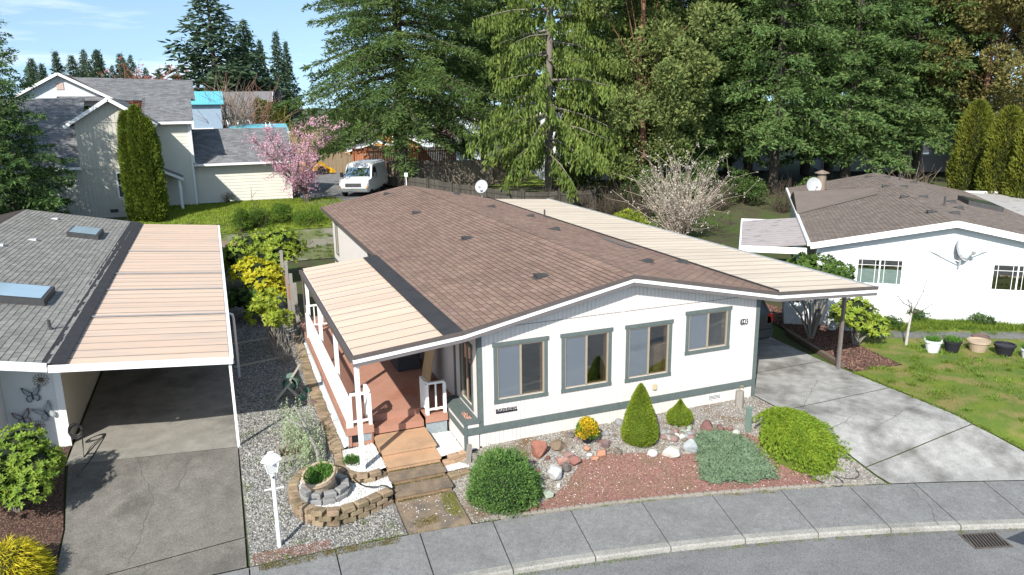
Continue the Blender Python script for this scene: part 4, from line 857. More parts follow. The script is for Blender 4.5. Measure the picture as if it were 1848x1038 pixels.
lb('head_trim', M_TRIMW, -9.53,-8.55, 3.66,3.695, 2.0,2.1); lb('corner_board', M_TRIMW, -9.64,-9.55, 2.68,2.745, .1,2.58)
lap = MB()
for i in range(12):
    z = .12+i*.2; lap.raw([(-14,2.76,z),(-9.64,2.76,z),(-9.64,2.735,z),(-14,2.735,z),(-14,2.76,z+.2),(-9.64,2.76,z+.2),(-9.64,2.752,z+.2),(-14,2.752,z+.2)], [(0,3,2,1),(4,5,6,7),(0,1,5,4),(1,2,6,5),(2,3,7,6),(3,0,4,7)])
lap.build('lap_siding', M_WSIDE, lh, 'stuff', world=True); lb('wall', M_WSIDE, -14,-9.63,2.761,2.85,.1,2.55)
lb('wall', M_WSIDE, -16.4,-16.3, 2.9,22, .1,2.5); lb('wall', M_WSIDE, -16.3,-8.55, 21.9,22, .1,2.5)
for y in (6.0, 8.6):
    w = lb('window', M_VENT, -8.419,-8.39, y,y+1.3, 1.2,2.3); MB().box(-8.389,-8.385,y+.06,y+1.24,1.26,2.24).build('pane', G_CLEAR, w, world=True)
b = MB(); e_u = Vector((0,1,0)); svl = Vector((-1,0,LSL)).normalized(); nl = Vector((LSL,0,1)).normalized(); Ll = (LEX-LRX)*math.sqrt(1+LSL**2)
PL_ = Vector((LEX, LY0, LEZ)); slope_slab(b, PL_-nl*.016, e_u, svl, nl, LY1-LY0, Ll, .1)
svl2 = Vector((1,0,LSL)).normalized(); nl2 = Vector((-LSL,0,1)).normalized(); PL2 = Vector((2*LRX-LEX, LY0, LEZ)); slope_slab(b, PL2-nl2*.016, e_u, svl2, nl2, LY1-LY0, Ll, .1)
lroof = b.build('roof', M_ROOFB, lh, world=True)
Vo = Vector((-10.5, 12, .12))
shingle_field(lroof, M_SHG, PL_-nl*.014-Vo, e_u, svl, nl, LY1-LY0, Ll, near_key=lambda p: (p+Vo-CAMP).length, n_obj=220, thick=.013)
for (x, y) in [(-10.84,15.34),(-11.0,20.5),(-11.46,13.77)]: roof_vent(lroof, Vector((x,y,LEZ+LSL*(LEX-x)))-Vo, (1,0), LSL, M_ALU, .9)
p = Vector((-8.62,4.5,LEZ+LSL*.38))-Vo; MB().lathe([(.09,-.02),(.06,.03),(.035,.05),(.035,.22),(.02,.22)], tuple(p), 8).build('vent_pipe', M_VENT, lroof)
M_SKY = mat('skylight_glass', (.30,.42,.50), (.34,.46,.54), 2, rough=.08, spec=.6)
for (xa, xb, ya, yb) in [(-10.05,-9.05,16.7,18.4), (-11.3,-9.05,6.5,8.0)]:
    zf = lambda x: LEZ+LSL*(LEX-x); bx = MB(); h = .17
    bx.raw([(xa,ya,zf(xa)),(xb,ya,zf(xb)),(xb,yb,zf(xb)),(xa,yb,zf(xa)),(xa,ya,zf(xa)+h),(xb,ya,zf(xb)+h),(xb,yb,zf(xb)+h),(xa,yb,zf(xa)+h)], [(4,5,6,7),(0,1,5,4),(1,2,6,5),(2,3,7,6),(3,0,4,7)])
    s_ = bx.build('skylight', M_VENT, lroof, world=True)
    e = .07; MB().raw([(xa+e,ya+e,zf(xa+e)+h+.012),(xb-e,ya+e,zf(xb-e)+h+.012),(xb-e,yb-e,zf(xb-e)+h+.012),(xa+e,yb-e,zf(xa+e)+h+.012)], [(0,1,2,3)]).build('pane', M_SKY, s_, world=True)
for dz, h, dy, m in ((-.035,.09,0,M_TRIMW),(-.125,.10,.012,M_TRIMW)): 
    MB().bar((LEX-.05,LY0-.02+dy,LEZ+.01+dz),(LRX,LY0-.02+dy,LRZ+dz),.03,h).build('fascia', m, lh, world=True)
# decorations on its entry wall
def butterfly(label, x, z, s, ang, m1):
    t_ = thing('wall_butterfly', label, 'wall decoration', (x, 3.67, z)); ca, sa = math.cos(ang), math.sin(ang)
    rot = lambda u, v, t: ((u*ca-v*sa)*s, -t, (u*sa+v*ca)*s)
    for sg in (-1, 1):
        up = [(0,.05),(.12,.25),(.38,.52),(.44,.50),(.36,.18),(.22,.02),(0,0)]; lo_ = [(0,0),(.22,.02),(.33,-.12),(.28,-.32),(.14,-.36),(.03,-.15)]
        for k, pl in enumerate((up, lo_)):
            MB().prism([(u*sg, v) for u, v in (pl if sg > 0 else pl[::-1])], rot, .02+k*.006, .026+k*.006).build('wing', m1, t_)
            MB().prism([(u*sg*.72+.03*sg, v*.72+(.03 if k == 0 else -.03)) for u, v in (pl if sg > 0 else pl[::-1])], rot, .033+k*.002, .036+k*.002).build('wing_panel', mat('pale_wing', (.32,.36,.37), (.42,.45,.46), 14), t_)
        MB().tube([rot(0,.12,.03), rot(.06*sg,.32,.03), rot(.16*sg,.42,.03)], .006*s, 4).build('antenna', M_VENT, t_)
    MB().tube([rot(0,-.25,.035), rot(0,0,.04), rot(0,.15,.035)], [.02*s,.035*s,.02*s], 6).build('body', M_VENT, t_)
butterfly('grey metal butterfly hung highest on the shaded white entry wall', -8.98, 1.42, .42, R(5), mat('dark_wing', (.09,.11,.12), (.14,.16,.17), 14))
butterfly('pinkish metal butterfly hung lowest on the shaded white entry wall', -9.22, .92, .40, R(12), mat('pink_wing', (.20,.11,.10), (.26,.15,.14), 14))
butterfly('pale silver metal butterfly tilted on the shaded white entry wall', -8.78, .98, .45, R(25), mat('silver_wing', (.22,.25,.26), (.3,.33,.34), 14))
def wire_flower(label, x, z, r):
    t_ = thing('wall_flower', label, 'wall decoration', (x, 3.67, z))
    for i in range(12):
        a = 2*math.pi*i/12; c = Vector((math.cos(a), 0, math.sin(a))); s_ = Vector((-math.sin(a), 0, math.cos(a)))
        pts = [c*r*.2+Vector((0,-.02,0))]+[c*r*(.2+.8*t)+s_*r*.16*math.sin(math.pi*t)*k+Vector((0,-.02,0)) for k, ts in ((1,(.3,.6,.9)),(-1,(.9,.6,.3))) for t in ts]+[c*r*.2+Vector((0,-.02,0))]
        MB().tube(pts, r*.03, 4).build('petal', mat('bronze_wire', (.12,.09,.06), (.17,.13,.09), 9), t_)
    MB().obox((0,-.02,0), (r*.35,.02,r*.35)).build('centre', MATS['bronze_wire'], t_)
wire_flower('bronze wire flower near the top corner of the white entry wall', -8.78, 1.74, .17); wire_flower('bronze wire flower half hidden behind the rhododendron by the entry wall', -8.98, .70, .16)
np_ = thing('number_sign', 'white house number sign reading 143 beneath the left gable', 'sign', (-8.74, 3.64, 2.16)); MB().box(-.16,.16,-.012,0,-.09,.09).build('plate', M_TRIMW, np_); text_mesh('143', .15, M_VENT, (0,-.016,-.01), (R(90),0,0), np_, 'digits', .002)
# left carport
lc = thing('carport', 'long carport with salmon metal panel roof attached to the grey-roofed home', 'carport', (-6.5, 12, .12))
LC0, LC1 = (-4.93, 2.20), (-8.12, 2.47)
lr = MB().bar((-6.5, 12, 2.3), (-6.5, 12.01, 2.3), .1, .02).build('roof', M_PANEL, lc, world=True)
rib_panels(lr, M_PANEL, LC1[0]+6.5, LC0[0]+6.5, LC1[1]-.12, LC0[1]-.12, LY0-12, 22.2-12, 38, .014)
MB().raw([(-8.45,LY0,2.60),(-7.98,LY0,2.515),(-7.98,22.2,2.515),(-8.45,22.2,2.61)], [(0,1,2,3)]).build('flashing', M_MEMB, lr, world=True)
MB().bar((-8.27,LY0-.03,2.46),(-4.86,LY0-.03,2.165),.03,.15).build('fascia', M_TRIMW, lc, world=True)
MB().bar((-4.88,LY0-.02,2.14),(-4.88,22.2,2.14),.08,.10).build('gutter', M_TRIMW, lc, world=True)
for y in (5.9,8.9,11.2,15.2): MB().bar((-8.05,y,2.50),(-4.95,y,2.232),.06,.012).build('seam_cover', mat('galvanised_strip', (.28,.30,.31), (.36,.38,.39), 4, rough=.5, metal=.3), lc, world=True)
for i in range(6): y = 2.4+i*3.9; MB().bar((-8.3,y,2.40),(-4.95,y,2.10),.05,.09).build('rafter', M_TRIMW, lc, world=True)
for y in (LY0+.05, 7, 12, 17, 21.8): MB().box(-4.955,-4.90,y-.03,y+.03,.1,2.1).build('post', M_TRIMW, lc, world=True)
MB().tube([(-4.84,6.3,2.10),(-4.76,6.3,2.06),(-4.74,6.3,1.95),(-4.74,6.3,.3)], .035, 8).build('downpipe', M_ALU, lc, world=True)
# hose by the neighbour's corner
def coil(name, label, c, r, n, m, rad=.012, tail=()):
    pts = []
    for i in range(n*14): a = 2*math.pi*i/14; k = r*(1+.08*math.sin(i*.7)); pts.append((c[0]+k*math.cos(a), c[1]+k*math.sin(a)*.35, c[2]+.02*i/14+ k*math.sin(a)))
    o = MB().tube(pts+list(tail), rad, 5).build(name, m, None); return tag(o, label, 'hose')
M_HOSE = mat('black_hose', (.02,.02,.022), rough=.5)
coil('garden_hose', 'black garden hose coiled at the corner of the grey-roofed home', (-8.25,3.45,.5), .13, 4, M_HOSE, .014, [(-8.1,3.2,.3),(-8.05,2.8,.17),(-7.9,3.4,.16),(-7.75,3.9,.16),(-7.9,2.6,.16),(-8.05,1.9,.14)])
# ------------------------------------------------------------------ the home on the right (local frame: x along its front wall)
M_SHB = mat('taupe_shingle', (.15,.122,.105), (.20,.165,.142), 1.2, rough=.95, bump=.35, bscale=220, rnd=.14)
M_ICE = mat('cool_white_wall', (.56,.585,.60), (.61,.63,.645), 2, rough=.6)
rh = thing('neighbour_home', 'white home with taupe shingle roof and a satellite dish on its front gable', 'house', (15.87, 4.26, .15), R(-38.5))
def rb(name, m, *a, parent=None): return MB().box(*a).build(name, m, parent or rh)
RPX, RPZ, RSL, RE = 2.07, 3.40, .2064, 4.36
ru = lambda x: RPZ-RSL*abs(x-RPX)-.2
RW = [(-.80,.75,1.05,2.05), (3.26,4.85,1.05,2.05)]
fnR = lambda u, t, z: (u, -t, z)
wall_strips(MB(), -2.05, 6.2, 0, ru, [(a+.07,c-.07,lo+.07,hi-.07) for a,c,lo,hi in RW]+[(RPX,RPX,0,0)], fnR, -.12, 0).build('wall', M_ICE, rh)
rb('wall', M_ICE, -2.05,-1.93, .121,16.8, 0,2.45); rb('wall', M_ICE, 6.08,6.2, .121,16.8, 0,2.45); wall_strips(MB(), -1.92, 6.07, 0, ru, [(RPX,RPX,0,0)], lambda u, t, z: (u, 16.8+t, z), -.1, 0).build('wall', M_ICE, rh)
rb('room_wall', M_ROOM, -1.9, 6.05, 2.5, 2.55, .3, 2.5); rb('room_floor', M_ROOMF, -1.9, 6.05, .13, 2.49, .45, .5)
for z in (.86, 2.38): rb('panel_seam', M_TRIMW, -2.06,6.21,-.012,-.001,z,z+.025)
for x in (-1.2,1.15,2.85): rb('panel_seam', M_TRIMW, x,x+.03,-.014,-.001,.1,2.1)
for wx, (a, c, lo, hi) in enumerate(RW):
    w = slider_window(rh, a, c, lo, hi, fnR, .07, M_TRIMW, M_TRIMW, left_mat=G_CLEAR, jamb=False)
    for q0, q1 in ((a+.1,(a+c)/2-.025),((a+c)/2+.025,c-.1)):
        for k in (.18,.82): x = q0+(q1-q0)*k; MB().box(x-.008,x+.008,-.008,-.004,lo+.11,hi-.11).build('glazing_bar', M_TRIMW, w)
        MB().box(q0,q1,-.0035,-.001,hi-.28,hi-.265).build('glazing_bar', M_TRIMW, w)
        if wx == 0: MB().box(q0,q1,.05,.055,lo+.1,lo+.58).build('curtain', mat('pale_teal_curtain', (.42,.55,.55), (.5,.62,.62), 30, stretch=(6,6,.3)), w)
b = MB(); eu = Vector((0,1,0)); s1 = Vector((1,0,RSL)).normalized(); n1 = Vector((-RSL,0,1)).normalized(); s2 = Vector((-1,0,RSL)).normalized(); n2 = Vector((RSL,0,1)).normalized(); Lr = RE*math.sqrt(1+RSL**2)
P1 = Vector((RPX-RE,-.3,RPZ-RSL*RE)); P2 = Vector((RPX+RE,-.3,RPZ-RSL*RE)); slope_slab(b, P1-n1*.016, eu, s1, n1, 17.3, Lr-.002, .1); slope_slab(b, P2-n2*.016, eu, s2, n2, 17.3, Lr-.002, .1)
rroof = b.build('roof', M_ROOFB, rh)
Mr = Matrix.Translation((15.87,4.26,.15)) @ Matrix.Rotation(R(-38.5),4,'Z')
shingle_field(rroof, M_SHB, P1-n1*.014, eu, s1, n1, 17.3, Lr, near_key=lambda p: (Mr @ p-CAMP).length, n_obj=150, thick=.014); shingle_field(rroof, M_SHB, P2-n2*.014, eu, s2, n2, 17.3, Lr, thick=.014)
for sgn, pts in ((-1,[(1.54,15.5),(1.63,10.8),(1.68,6.58),(1.79,2.07)]),(1,[(2.3,15.0),(2.34,10.5),(2.44,6.7),(3.58,7.2),(3.3,4.8),(2.55,2.16),(3.6,15.0)])):
    for x, y in pts:
        x = min(x, RPX-.3) if sgn < 0 else max(x, RPX+.3); roof_vent(rroof, (x,y,RPZ-RSL*abs(x-RPX)), (sgn,0), RSL, M_VENT, 1.0)
for x, y in ((2.75,4.67),(2.86,14.6)): MB().lathe([(.1,-.02),(.06,.03),(.035,.05),(.035,.35),(.02,.35)], (x,y,RPZ-RSL*abs(x-RPX)), 8).build('vent_pipe', M_VENT, rroof)
zf = lambda x: RPZ-RSL*abs(x-RPX)
bx = MB(); xa, xb, ya, yb, h = 4.3, 5.6, 7.6, 9.4, .2; bx.raw([(xa,ya,zf(xa)),(xb,ya,zf(xb)),(xb,yb,zf(xb)),(xa,yb,zf(xa)),(xa,ya,zf(xa)+h),(xb,ya,zf(xb)+h),(xb,yb,zf(xb)+h),(xa,yb,zf(xa)+h)], [(4,5,6,7),(0,1,5,4),(1,2,6,5),(2,3,7,6),(3,0,4,7)])
s_ = bx.build('skylight', M_VENT, rroof); MB().raw([(xa+.07,ya+.07,zf(xa)+h),(xb-.07,ya+.07,zf(xb)+h+.02),(xb-.07,yb-.07,zf(xb)+h+.02),(xa+.07,yb-.07,zf(xa)+h)], [(0,1,2,3)]).build('pane', mat('green_skylight', (.06,.09,.08), rough=.15), s_)
# small cross gable on the left slope
cg = MB(); gy0, gy1, gz = 6.7, 13.0, 3.30; gm = (gy0+gy1)/2+.6; xl = RPX-RE-.05
cg.raw([(xl,gy0,zf(xl)+.02),(xl,gm,gz-.25),(xl,gy1,zf(xl)+.02),(1.0,gy0+1.9,zf(1.0)+.03),(1.3,gm,gz-.02),(1.0,gy1-2.6,zf(1.0)+.03)], [(0,3,4,1),(1,4,5,2),(0,1,2)]); cg.build('cross_gable', M_SHB, rroof)
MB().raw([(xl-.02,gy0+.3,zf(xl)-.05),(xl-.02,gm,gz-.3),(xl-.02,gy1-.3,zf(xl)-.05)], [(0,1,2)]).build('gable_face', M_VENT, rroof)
MB().lathe([(.22,-.25),(.22,.85),(.20,.86),(.20,.98),(.34,.99),(.34,1.02),(.05,1.14)], (-1.0,12.2,zf(-1.0)), 14).build('chimney', mat('rusty_flue', (.30,.27,.23), (.24,.16,.10), 3, rough=.6, metal=.3), rroof)
for pq in (((RPX-RE,-.316,RPZ-RSL*RE),(RPX-.002,-.316,RPZ)),((RPX+.002,-.316,RPZ),(RPX+RE,-.316,RPZ-RSL*RE))):
    p, q = Vector(pq[0]), Vector(pq[1])
    for dz, h, dy in ((-.04,.10,0),(-.15,.11,.014)): MB().bar(p+Vector((0,dy,dz)), q+Vector((0,dy,dz)), .03, h).build('fascia', M_TRIMW, rh)
MB().bar((RPX-RE-.05,-.28,RPZ-RSL*RE-.05),(RPX-RE-.05,17,RPZ-RSL*RE-.05),.1,.11).build('gutter', M_TRIMW, rh)
for x in (-2.06, 6.15): rb('corner_board', M_TRIMW, x,x+.08,-.025,-.0125,0,2.4)
# its side awning
aw = thing('patio_awning', 'small flat patio awning with grey metal sheet beside the taupe-roofed home', 'awning', tuple(Mr @ Vector((-3.5,3.4,0))), R(-38.5))
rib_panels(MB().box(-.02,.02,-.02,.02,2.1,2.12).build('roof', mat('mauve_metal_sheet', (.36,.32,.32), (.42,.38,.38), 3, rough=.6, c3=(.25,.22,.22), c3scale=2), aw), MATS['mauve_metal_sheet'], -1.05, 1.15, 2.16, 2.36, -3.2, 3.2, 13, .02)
for a in ((-1.12,1.15,-3.28,-3.22,2.02,2.24),(-1.12,1.15,3.22,3.28,2.1,2.24),(-1.13,-1.06,-3.2,3.2,2.06,2.22)): MB().box(*a).build('fascia', M_TRIMW, aw)
for y in (-3.15, 3.15): MB().box(-1.08,-1.0,y-.04,y+.04,0,2.06).build('post', M_TRIMW, aw)
ac = thing('carport', 'flat grey roofed carport on the far side of the taupe-roofed home', 'carport', tuple(Mr @ Vector((8.2,9,0))), R(-38.5))
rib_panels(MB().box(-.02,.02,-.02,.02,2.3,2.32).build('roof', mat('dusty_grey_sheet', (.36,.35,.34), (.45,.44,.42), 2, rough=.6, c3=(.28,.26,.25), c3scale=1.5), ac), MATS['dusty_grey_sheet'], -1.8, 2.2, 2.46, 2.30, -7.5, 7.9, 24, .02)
MB().box(-1.85,2.25,7.92,7.97,2.2,2.52).build('fascia', M_TRIMW, ac); 
for y in (-7.3, 0, 7.6): MB().box(2.0,2.1,y-.05,y+.05,0,2.28).build('post', M_TRIMW, ac)
# dishes on it
dd = dish('satellite_dish', 'grey satellite dish with support struts on the front gable of the taupe-roofed home', tuple(Mr @ Vector((2.3,-.02,1.95))), (.15,-.80,.35), .36, .42)
f3 = lambda p: tuple(XF[dd].inverted() @ (Mr @ Vector(p)))
MB().tube([f3((2.3,0,1.8)), f3((2.3,-.22,1.95)), f3((2.3,-.25,2.3))], .03, 6).build('wall_arm', M_ALU, dd); MB().tube([f3((1.4,-.01,2.35)), f3((1.8,-.1,2.2)), f3((2.3,-.22,2.05))], .016, 5).build('strut', M_ALU, dd); MB().tube([f3((3.1,-.02,2.4)), f3((2.7,-.15,2.3)), f3((2.3,-.24,2.2))], .016, 5).build('strut', M_ALU, dd)
dish('satellite_dish', 'oval grey satellite dish standing on the taupe roof beside the rusty flue', tuple(Mr @ Vector((-1.45,11.0,zf(-1.45)))), (-.35,-.85,.3), .38, .6)
# ------------------------------------------------------------------ vehicles
M_TYRE = mat('tyre_rubber', (.02,.02,.02), rough=.9); M_RIM = mat('wheel_rim', (.45,.46,.47), metal=.6, rough=.35); G_CAR = glass_mat('car_glass', (.10,.12,.13), .5)
M_LRED = mat('tail_lamp_red', (.45,.02,.015), rough=.2, spec=.6); M_LCLR = mat('head_lamp', (.6,.6,.58), rough=.15, spec=.6); M_CHROME = mat('chrome', (.6,.6,.61), metal=.9, rough=.25)
def loft_body(sections):
    """sections: list of (y, [(x, z) ...half profile from floor centre to roof centre])"""
    b = MB(); V = []; k = len(sections[0][1])
    for y, hp in sections:
        for x, z in hp: V.append((x, y, z))
        for x, z in hp[::-1]: V.append((-x, y, z))
    n = 2*k; F = []
    for i in range(len(sections)-1):
        for j in range(n): F.append((i*n+j, i*n+(j+1) % n, (i+1)*n+(j+1) % n, (i+1)*n+j))
    F.append(tuple(range(n))); F.append(tuple((len(sections)-1)*n+j for j in range(n-1,-1,-1))); return b.raw(V, F)
def wheels(t_, xs, ys_, r=.34, w=.22):
    for x in xs:
        for y in ys_:
            sg = 1 if x > 0 else -1; V = MB()
            prof = [(r*.6,-w/2),(r*.95,-w/2),(r,-w*.3),(r,w*.3),(r*.95,w/2),(r*.6,w/2)]
            b = MB().lathe(prof, (0,0,0), 18); b.v = [(x+p[2], y+p[0], r+p[1]) for p in b.v]; wh = b.build('wheel', M_TYRE, t_)
            b = MB().lathe([(r*.62,-w*.3),(r*.62,w*.40),(r*.5,w*.46),(r*.12,w*.36)], (0,0,0), 12); b.v = [(x+p[2]*sg, y+p[0], r+p[1]) for p in b.v]; b.build('rim', M_RIM, wh)
M_CARP = mat('dark_grey_car_paint', (.045,.05,.055), (.055,.06,.065), 2, rough=.25, spec=.5)
car = thing('parked_car', 'dark grey hatchback parked in the shade under the carport', 'car', (9.52, 5.1, .16))
W_ = .88; low = lambda z0, z1, zr, inset: [(W_*.9,z0),(W_,z0+.15),(W_,z1),(W_-.04,z1+.06),(W_-inset,zr-.08),(W_-inset-.12,zr)]
body = loft_body([(-2.12,[(W_*.8,.32),(W_*.9,.42),(W_*.9,.75),(W_*.88,.85),(W_*.84,.95),(W_*.7,1.0)]),(-2.05,low(.24,.92,1.08,.12)),(-1.75,low(.22,.95,1.58,.20)),(-.6,low(.2,.95,1.64,.2)),(.35,low(.2,.93,1.60,.2)),(1.05,low(.2,.92,1.05,.12)),(1.9,low(.22,.84,.92,.14)),(2.15,[(W_*.7,.32),(W_*.85,.4),(W_*.85,.6),(W_*.8,.66),(W_*.75,.72),(W_*.6,.74)])]).build('body', M_CARP, car, smooth=False)
MB().raw([(-.64,-2.055,1.06),(.64,-2.055,1.06),(.55,-1.80,1.50),(-.55,-1.80,1.50)], [(0,1,2,3)]).build('rear_window', G_CAR, car)
MB().raw([(-.58,.45,1.55),(.58,.45,1.55),(.70,1.02,1.07),(-.70,1.02,1.07)], [(0,1,2,3)]).build('windscreen', G_CAR, car)
for sg in (-1, 1):
    MB().obox((sg*.74,-2.06,.90), (.2,.12,.28)).build('tail_light', M_LRED, car); MB().obox((sg*.62,2.06,.62), (.3,.12,.12)).build('headlight', M_LCLR, car); MB().obox((sg*.98,.75,1.05), (.18,.1,.14)).build('mirror', M_CARP, car)
    MB().raw([(sg*.80,-1.5,1.04),(sg*.80,.7,1.04),(sg*.68,.3,1.5),(sg*.68,-1.45,1.5)], [(0,1,2,3)]).build('side_window', G_CAR, car)
MB().obox((0,-2.13,.48), (1.6,.12,.22)).build('bumper', M_CARP, car); MB().obox((0,-2.16,.80), (.5,.02,.12)).build('licence_plate', M_TRIMW, car)
wheels(car, (-.80,.80), (-1.3,1.35))
cv = thing('covered_rack', 'tall navy blue covered rack beside the parked car', 'rack', (11.25, 5.6, .16)); MB().prism([(-.35,-.3),(.35,-.33),(.38,.3),(-.33,.34)], lambda u, v, t: (u*(1-.04*t), v*(1-.04*t), t), 0.02, 1.75).build('cover', mat('navy_cloth', (.02,.03,.10), (.03,.045,.14), 4, bump=.5, bscale=9), cv); MB().box(-.3,.3,-.27,.28,1.76,1.80).build('lid', MATS['navy_cloth'], cv)
# van in the rear lane
van = thing('white_van', 'white cargo van parked in the rear lane beside the big fir', 'van', (4.75, 37.9, hgt(4.75,37.9)+.03), R(-26)); W_ = 1.0
M_VANP = mat('white_van_paint', (.66,.67,.68), (.70,.71,.72), 2, rough=.3, spec=.5)
vl = lambda z0, zb, zr, i: [(W_*.93,z0),(W_,z0+.2),(W_,zb),(W_-.02,zb+.1),(W_-i,zr-.12),(W_-i-.16,zr)]
loft_body([(2.65,vl(.35,1.1,2.02,.13)),(2.6,vl(.32,1.1,2.08,.12)),(0,vl(.3,1.1,2.12,.12)),(-1.0,vl(.3,1.1,2.08,.13)),(-1.75,vl(.3,1.08,1.22,.1)),(-2.55,vl(.32,.98,1.10,.12)),(-2.7,[(W_*.85,.4),(W_*.93,.5),(W_*.93,.85),(W_*.9,.92),(W_*.85,.98),(W_*.7,1.02)])]).build('body', M_VANP, van)
MB().raw([(-.74,-1.03,2.03),(.74,-1.03,2.03),(.86,-1.74,1.27),(-.86,-1.74,1.27)], [(0,1,2,3)]).build('windscreen', G_CAR, van)
for sg in (-1, 1):
    MB().raw([(sg*1.003,-1.45,1.28),(sg*1.003,-.3,1.28),(sg*.905,-.35,1.85),(sg*.915,-.95,1.85)], [(0,1,2,3)]).build('side_window', G_CAR, van)
    MB().obox((sg*.72,-2.70,.80), (.36,.06,.2)).build('headlight', M_LCLR, van); MB().obox((sg*1.14,-1.35,1.35), (.2,.12,.3)).build('mirror', M_BLACK, van); MB().obox((sg*.9,-2.62,.68), (.14,.2,.12)).build('indicator', mat('amber_lamp', (.5,.2,.02), rough=.3), van)
MB().obox((0,-2.72,.80), (1.05,.04,.24)).build('grille', M_VENT, van); MB().obox((0,-2.74,.50), (1.9,.16,.2)).build('bumper', M_CHROME, van); wheels(van, (-.86,.86), (-1.75,1.6), .37, .24)
lf = thing('yellow_forklift', 'yellow compact loader standing beyond the pink blossom tree', 'loader', (3.1, 54.0, hgt(3.1,54)+.03), R(20))
M_YEL = mat('machine_yellow', (.60,.33,.02), (.66,.38,.03), 3, rough=.5)
MB().prism([(-1.1,.35),(1.1,.35),(1.1,.9),(.6,1.15),(-.7,1.15),(-1.1,.8)], lambda u, v, t: (u, t, v), -.6, .6).build('body', M_YEL, lf); MB().obox((-.1,0,1.55), (.8,.95,.06)).build('canopy', M_VENT, lf)
for x in (-.45,.25):
    for y in (-.42,.42): MB().tube([(x,y,1.1),(x,y,1.53)], .03, 5).build('canopy_post', M_VENT, lf)
for y in (-.5,.5): MB().bar((1.0,y,.8),(1.7,y,.35),.12,.14).build('lift_arm', M_YEL, lf)
MB().prism([(1.6,.1),(2.0,.1),(2.05,.18),(1.75,.5),(1.6,.55)], lambda u, v, t: (u, t, v), -.7, .7).build('bucket', M_YEL, lf); wheels(lf, (), ()); 
for x in (-.65,.65):
    for y in (-.62,.62):
        b = MB().lathe([(.2,-.1),(.36,-.1),(.38,0),(.36,.1),(.2,.1)], (0,0,0), 14); b.v = [(x+p[0], y+p[2], .38+p[1]) for p in b.v]; b.build('wheel', M_TYRE, lf)
# ------------------------------------------------------------------ two-storey house behind the bank
M_BEIGE = mat('beige_board_siding', (.46,.44,.38), (.51,.49,.43), 2, rough=.75)
M_CRM = mat('cream_lap_siding', (.58,.56,.49), (.63,.61,.54), 2, rough=.75)
M_SLATE = mat('slate_grey_shingle', (.13,.133,.14), (.19,.193,.20), 5, rough=.95, rnd=.25, bump=.3, bscale=120, stretch=(1,1,1))
M_TWHITE = MATS['white_trim_paint']
G_FAR = glass_mat('far_window_glass', (.25,.3,.32), .4)
bh = thing('two_storey_house', 'beige two-storey house with slate grey roofs and a cream garage wing behind the grass bank', 'house', (-8, 37, 1.5))
def bb(name, m, *a, parent=None, kind=None): return MB().box(*a).build(name, m, parent or bh, kind, world=True)
def course_roof(name, quad, m, parent, n=None, th=.05):
    """roof plane from eave edge (a,b) to ridge edge (d,c), laid in lapped courses"""
    a, b_, c, d = [Vector(p) for p in quad]; Ld = (d-a).length; n = n or max(4, int(Ld/.16)); nn = (b_-a).cross(d-a).normalized()
    if nn.z < 0: nn = -nn
    bx = MB().raw([a-nn*.02, b_-nn*.02, c-nn*.02, d-nn*.02, a-nn*(.02+th), b_-nn*(.02+th), c-nn*(.02+th), d-nn*(.02+th)], [(0,1,2,3),(7,6,5,4),(0,4,5,1),(1,5,6,2),(2,6,7,3),(3,7,4,0)])
    o = bx.build(name, M_ROOFB, parent, world=True); V = []; F = []
    for i in range(n):
        t0, t1 = i/n, min(1, (i+1.08)/n); p0, p1 = a.lerp(d, t0), b_.lerp(c, t0); q0, q1 = a.lerp(d, t1), b_.lerp(c, t1); w = (p1-p0).length; k = max(1, int(w/.33))
        for j in range(k):
            u0, u1 = (j+(.5 if i % 2 else 0))/k, (j+1+(.5 if i % 2 else 0))/k; u1 = min(u1, 1)
            if u0 >= 1: continue
            s = len(V); V += [tuple(p0.lerp(p1,u0)+nn*.014), tuple(p0.lerp(p1,u1)+nn*.014), tuple(q0.lerp(q1,u1)+nn*.002), tuple(q0.lerp(q1,u0)+nn*.002), tuple(p0.lerp(p1,u0)-nn*.015), tuple(p0.lerp(p1,u1)-nn*.015)]
            F += [(s,s+1,s+2,s+3),(s+4,s+5,s+1,s)]
    MB().raw(V, F).build('shingle_courses', m, o, 'stuff', world=True); return o
def lap_wall(x0, x1, y, z0, zt, m, parent, pitch=.2, holes=()):
    b = MB(); z = z0
    while z < zt-.02:
        z1 = min(zt, z+pitch); b.raw([(x0,y,z),(x1,y,z),(x1,y-.025,z),(x0,y-.025,z),(x0,y,z1),(x1,y,z1),(x1,y-.006,z1),(x0,y-.006,z1)], [(0,3,2,1),(4,5,6,7),(0,1,5,4),(1,2,6,5),(2,3,7,6),(3,0,4,7)]); z = z1
    return b.build('lap_siding', m, parent, 'stuff', world=True)
gz_ = lambda x: 7.95-.63*abs(x+9.8)-.12
fnB = lambda u, t, z: (u, 33-t, z)
